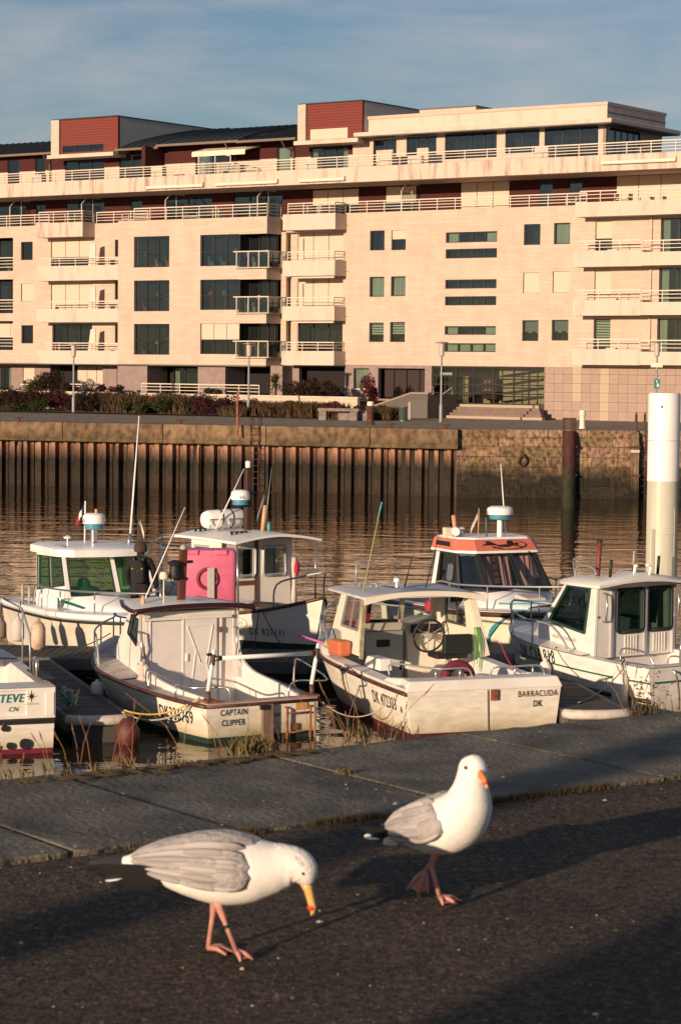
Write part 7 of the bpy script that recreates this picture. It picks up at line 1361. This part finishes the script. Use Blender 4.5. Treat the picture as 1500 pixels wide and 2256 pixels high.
def blade(mb, a, b, h, w):
    X, Y, Z = qpt(a, b); q = r_.uniform(0,PI); c_, s_ = math.cos(q)*w, math.sin(q)*w; dx, dy = r_.gauss(0,.4)*h, r_.gauss(0,.4)*h; mb.add([(X-c_,Y-s_,Z-.01),(X+c_,Y+s_,Z-.01),(X+dx,Y+dy,Z+h)], [(0,1,2)])
dens = lambda a: .10+.90*(math.sin(a*5.1)+math.sin(a*11.3+1)+math.sin(a*2.3+2) > .35)
for i in range(6500):
    a = r_.uniform(-2.3,1.6)
    if r_.random() < dens(a): blade(gs, a, -1.215+r_.gauss(0,.014), r_.uniform(.004,.020), .0016)
for e in edges:
    for i in range(260):
        if r_.random() < .6: blade(gs, e+r_.gauss(0,.006), r_.uniform(-1.2,-.02), r_.uniform(.002,.008), .0016)
for i in range(3500):
    a = r_.uniform(-2.2,.1); blade(gs, a, -.02-abs(r_.gauss(0,.03))*(1 if a > -.9 else 1.6), r_.uniform(.003,.014), .002)
stuff(gs.build('joint_grass', mat('joint grass', (.040,.042,.014), .9, col2=(.085,.045,.016), vs=7), None, fix=False))
bpy.data.objects['joint_grass']['label'] = 'short grass and moss in the joints of the quay'
mo = MB(); 
for i in range(130):
    a, b = r_.uniform(-2.0,.2), -.03-abs(r_.gauss(0,.06)); X, Y, Z = qpt(a, b, .006); n = 7; rr = r_.uniform(.008,.03); ring = [(X+rr*r_.uniform(.6,1.2)*math.cos(2*PI*k/n)*1.6, Y+rr*r_.uniform(.6,1.2)*math.sin(2*PI*k/n), Z) for k in range(n)]; mo.add(ring+[(X,Y,Z+.005)], [(k,(k+1) % n,n) for k in range(n)])
stuff(mo.build('moss_patches', m_mossg, None, fix=False)); bpy.data.objects['moss_patches']['label'] = 'moss patches along the slab edge'
db = MB()
for i in range(520):
    a, b = r_.uniform(-3.0,2.4), r_.uniform(-4.4,-.05); X, Y, Z = qpt(a, b, -.010 if b < -1.22 else .006); s_ = r_.uniform(.0012,.0042) if r_.random() < .93 else r_.uniform(.005,.010)
    q = r_.uniform(0,PI); pts = [(X+s_*math.cos(q+2*PI*k/5)*r_.uniform(.6,1.5), Y+s_*math.sin(q+2*PI*k/5)*r_.uniform(.6,1.2), Z) for k in range(5)]; db.add(pts+[(X,Y,Z+s_*.7)], [(k,(k+1) % 5,5) for k in range(5)])
stuff(db.build('shell_grit', mat('shell grit', (.46,.38,.30), .7, var=.5, vs=4), None, fix=False)); bpy.data.objects['shell_grit']['label'] = 'bits of shell and grit scattered on the quay'
# ================================================================== behind the camera: unseen post and box added to throw shadows on the quay
def sun_frame(c, al): return (c*math.cos(SUN_AZ)+al*math.sin(SUN_AZ), -c*math.sin(SUN_AZ)+al*math.cos(SUN_AZ))
x, y = sun_frame(-4.07,-7.0); tr = empty('shadow_post', (x,y,GZ)); tag(tr, 'unseen timber post added behind the viewer to cast a shadow band on the quay', 'mast'); MB().lathe([(.22,0),(.16,.3),(.15,5.5),(.08,5.6)], 14).build('shaft', m_timber, tr, smooth='auto'); MB().lathe([(.3,0),(.3,.12),(.22,.14)], 14).build('foot', iron, tr)  # added post, out of view: its shadow makes the dark band across the quay
x, y = sun_frame(-1.55,-6.5); ks_ = empty('shadow_box', (x,y,GZ), -SUN_AZ); tag(ks_, 'unseen hut shaped box added behind the viewer to shade the quay', 'shadow caster')  # added box, out of view: its shadow darkens the asphalt at lower right
mb = MB(); wallq(mb, [(-1.25,-1.2,0),(1.25,-1.2,0),(1.25,-1.2,2.4),(-1.25,-1.2,2.4)], [(.2,.8,.4,.8)], .1); wallq(mb, [(1.25,1.2,0),(-1.25,1.2,0),(-1.25,1.2,2.4),(1.25,1.2,2.4)], [], .1); wallq(mb, [(1.25,-1.2,0),(1.25,1.2,0),(1.25,1.2,2.4),(1.25,-1.2,2.4)], [], .1); wallq(mb, [(-1.25,1.2,0),(-1.25,-1.2,0),(-1.25,-1.2,2.4),(-1.25,1.2,2.4)], [(.3,.7,0.01,.85)], .1); mb.build('walls', m_cream, ks_); MB().box(-1.35,1.35,-1.3,1.3,2.4,2.5).build('roof', m_roof, ks_)
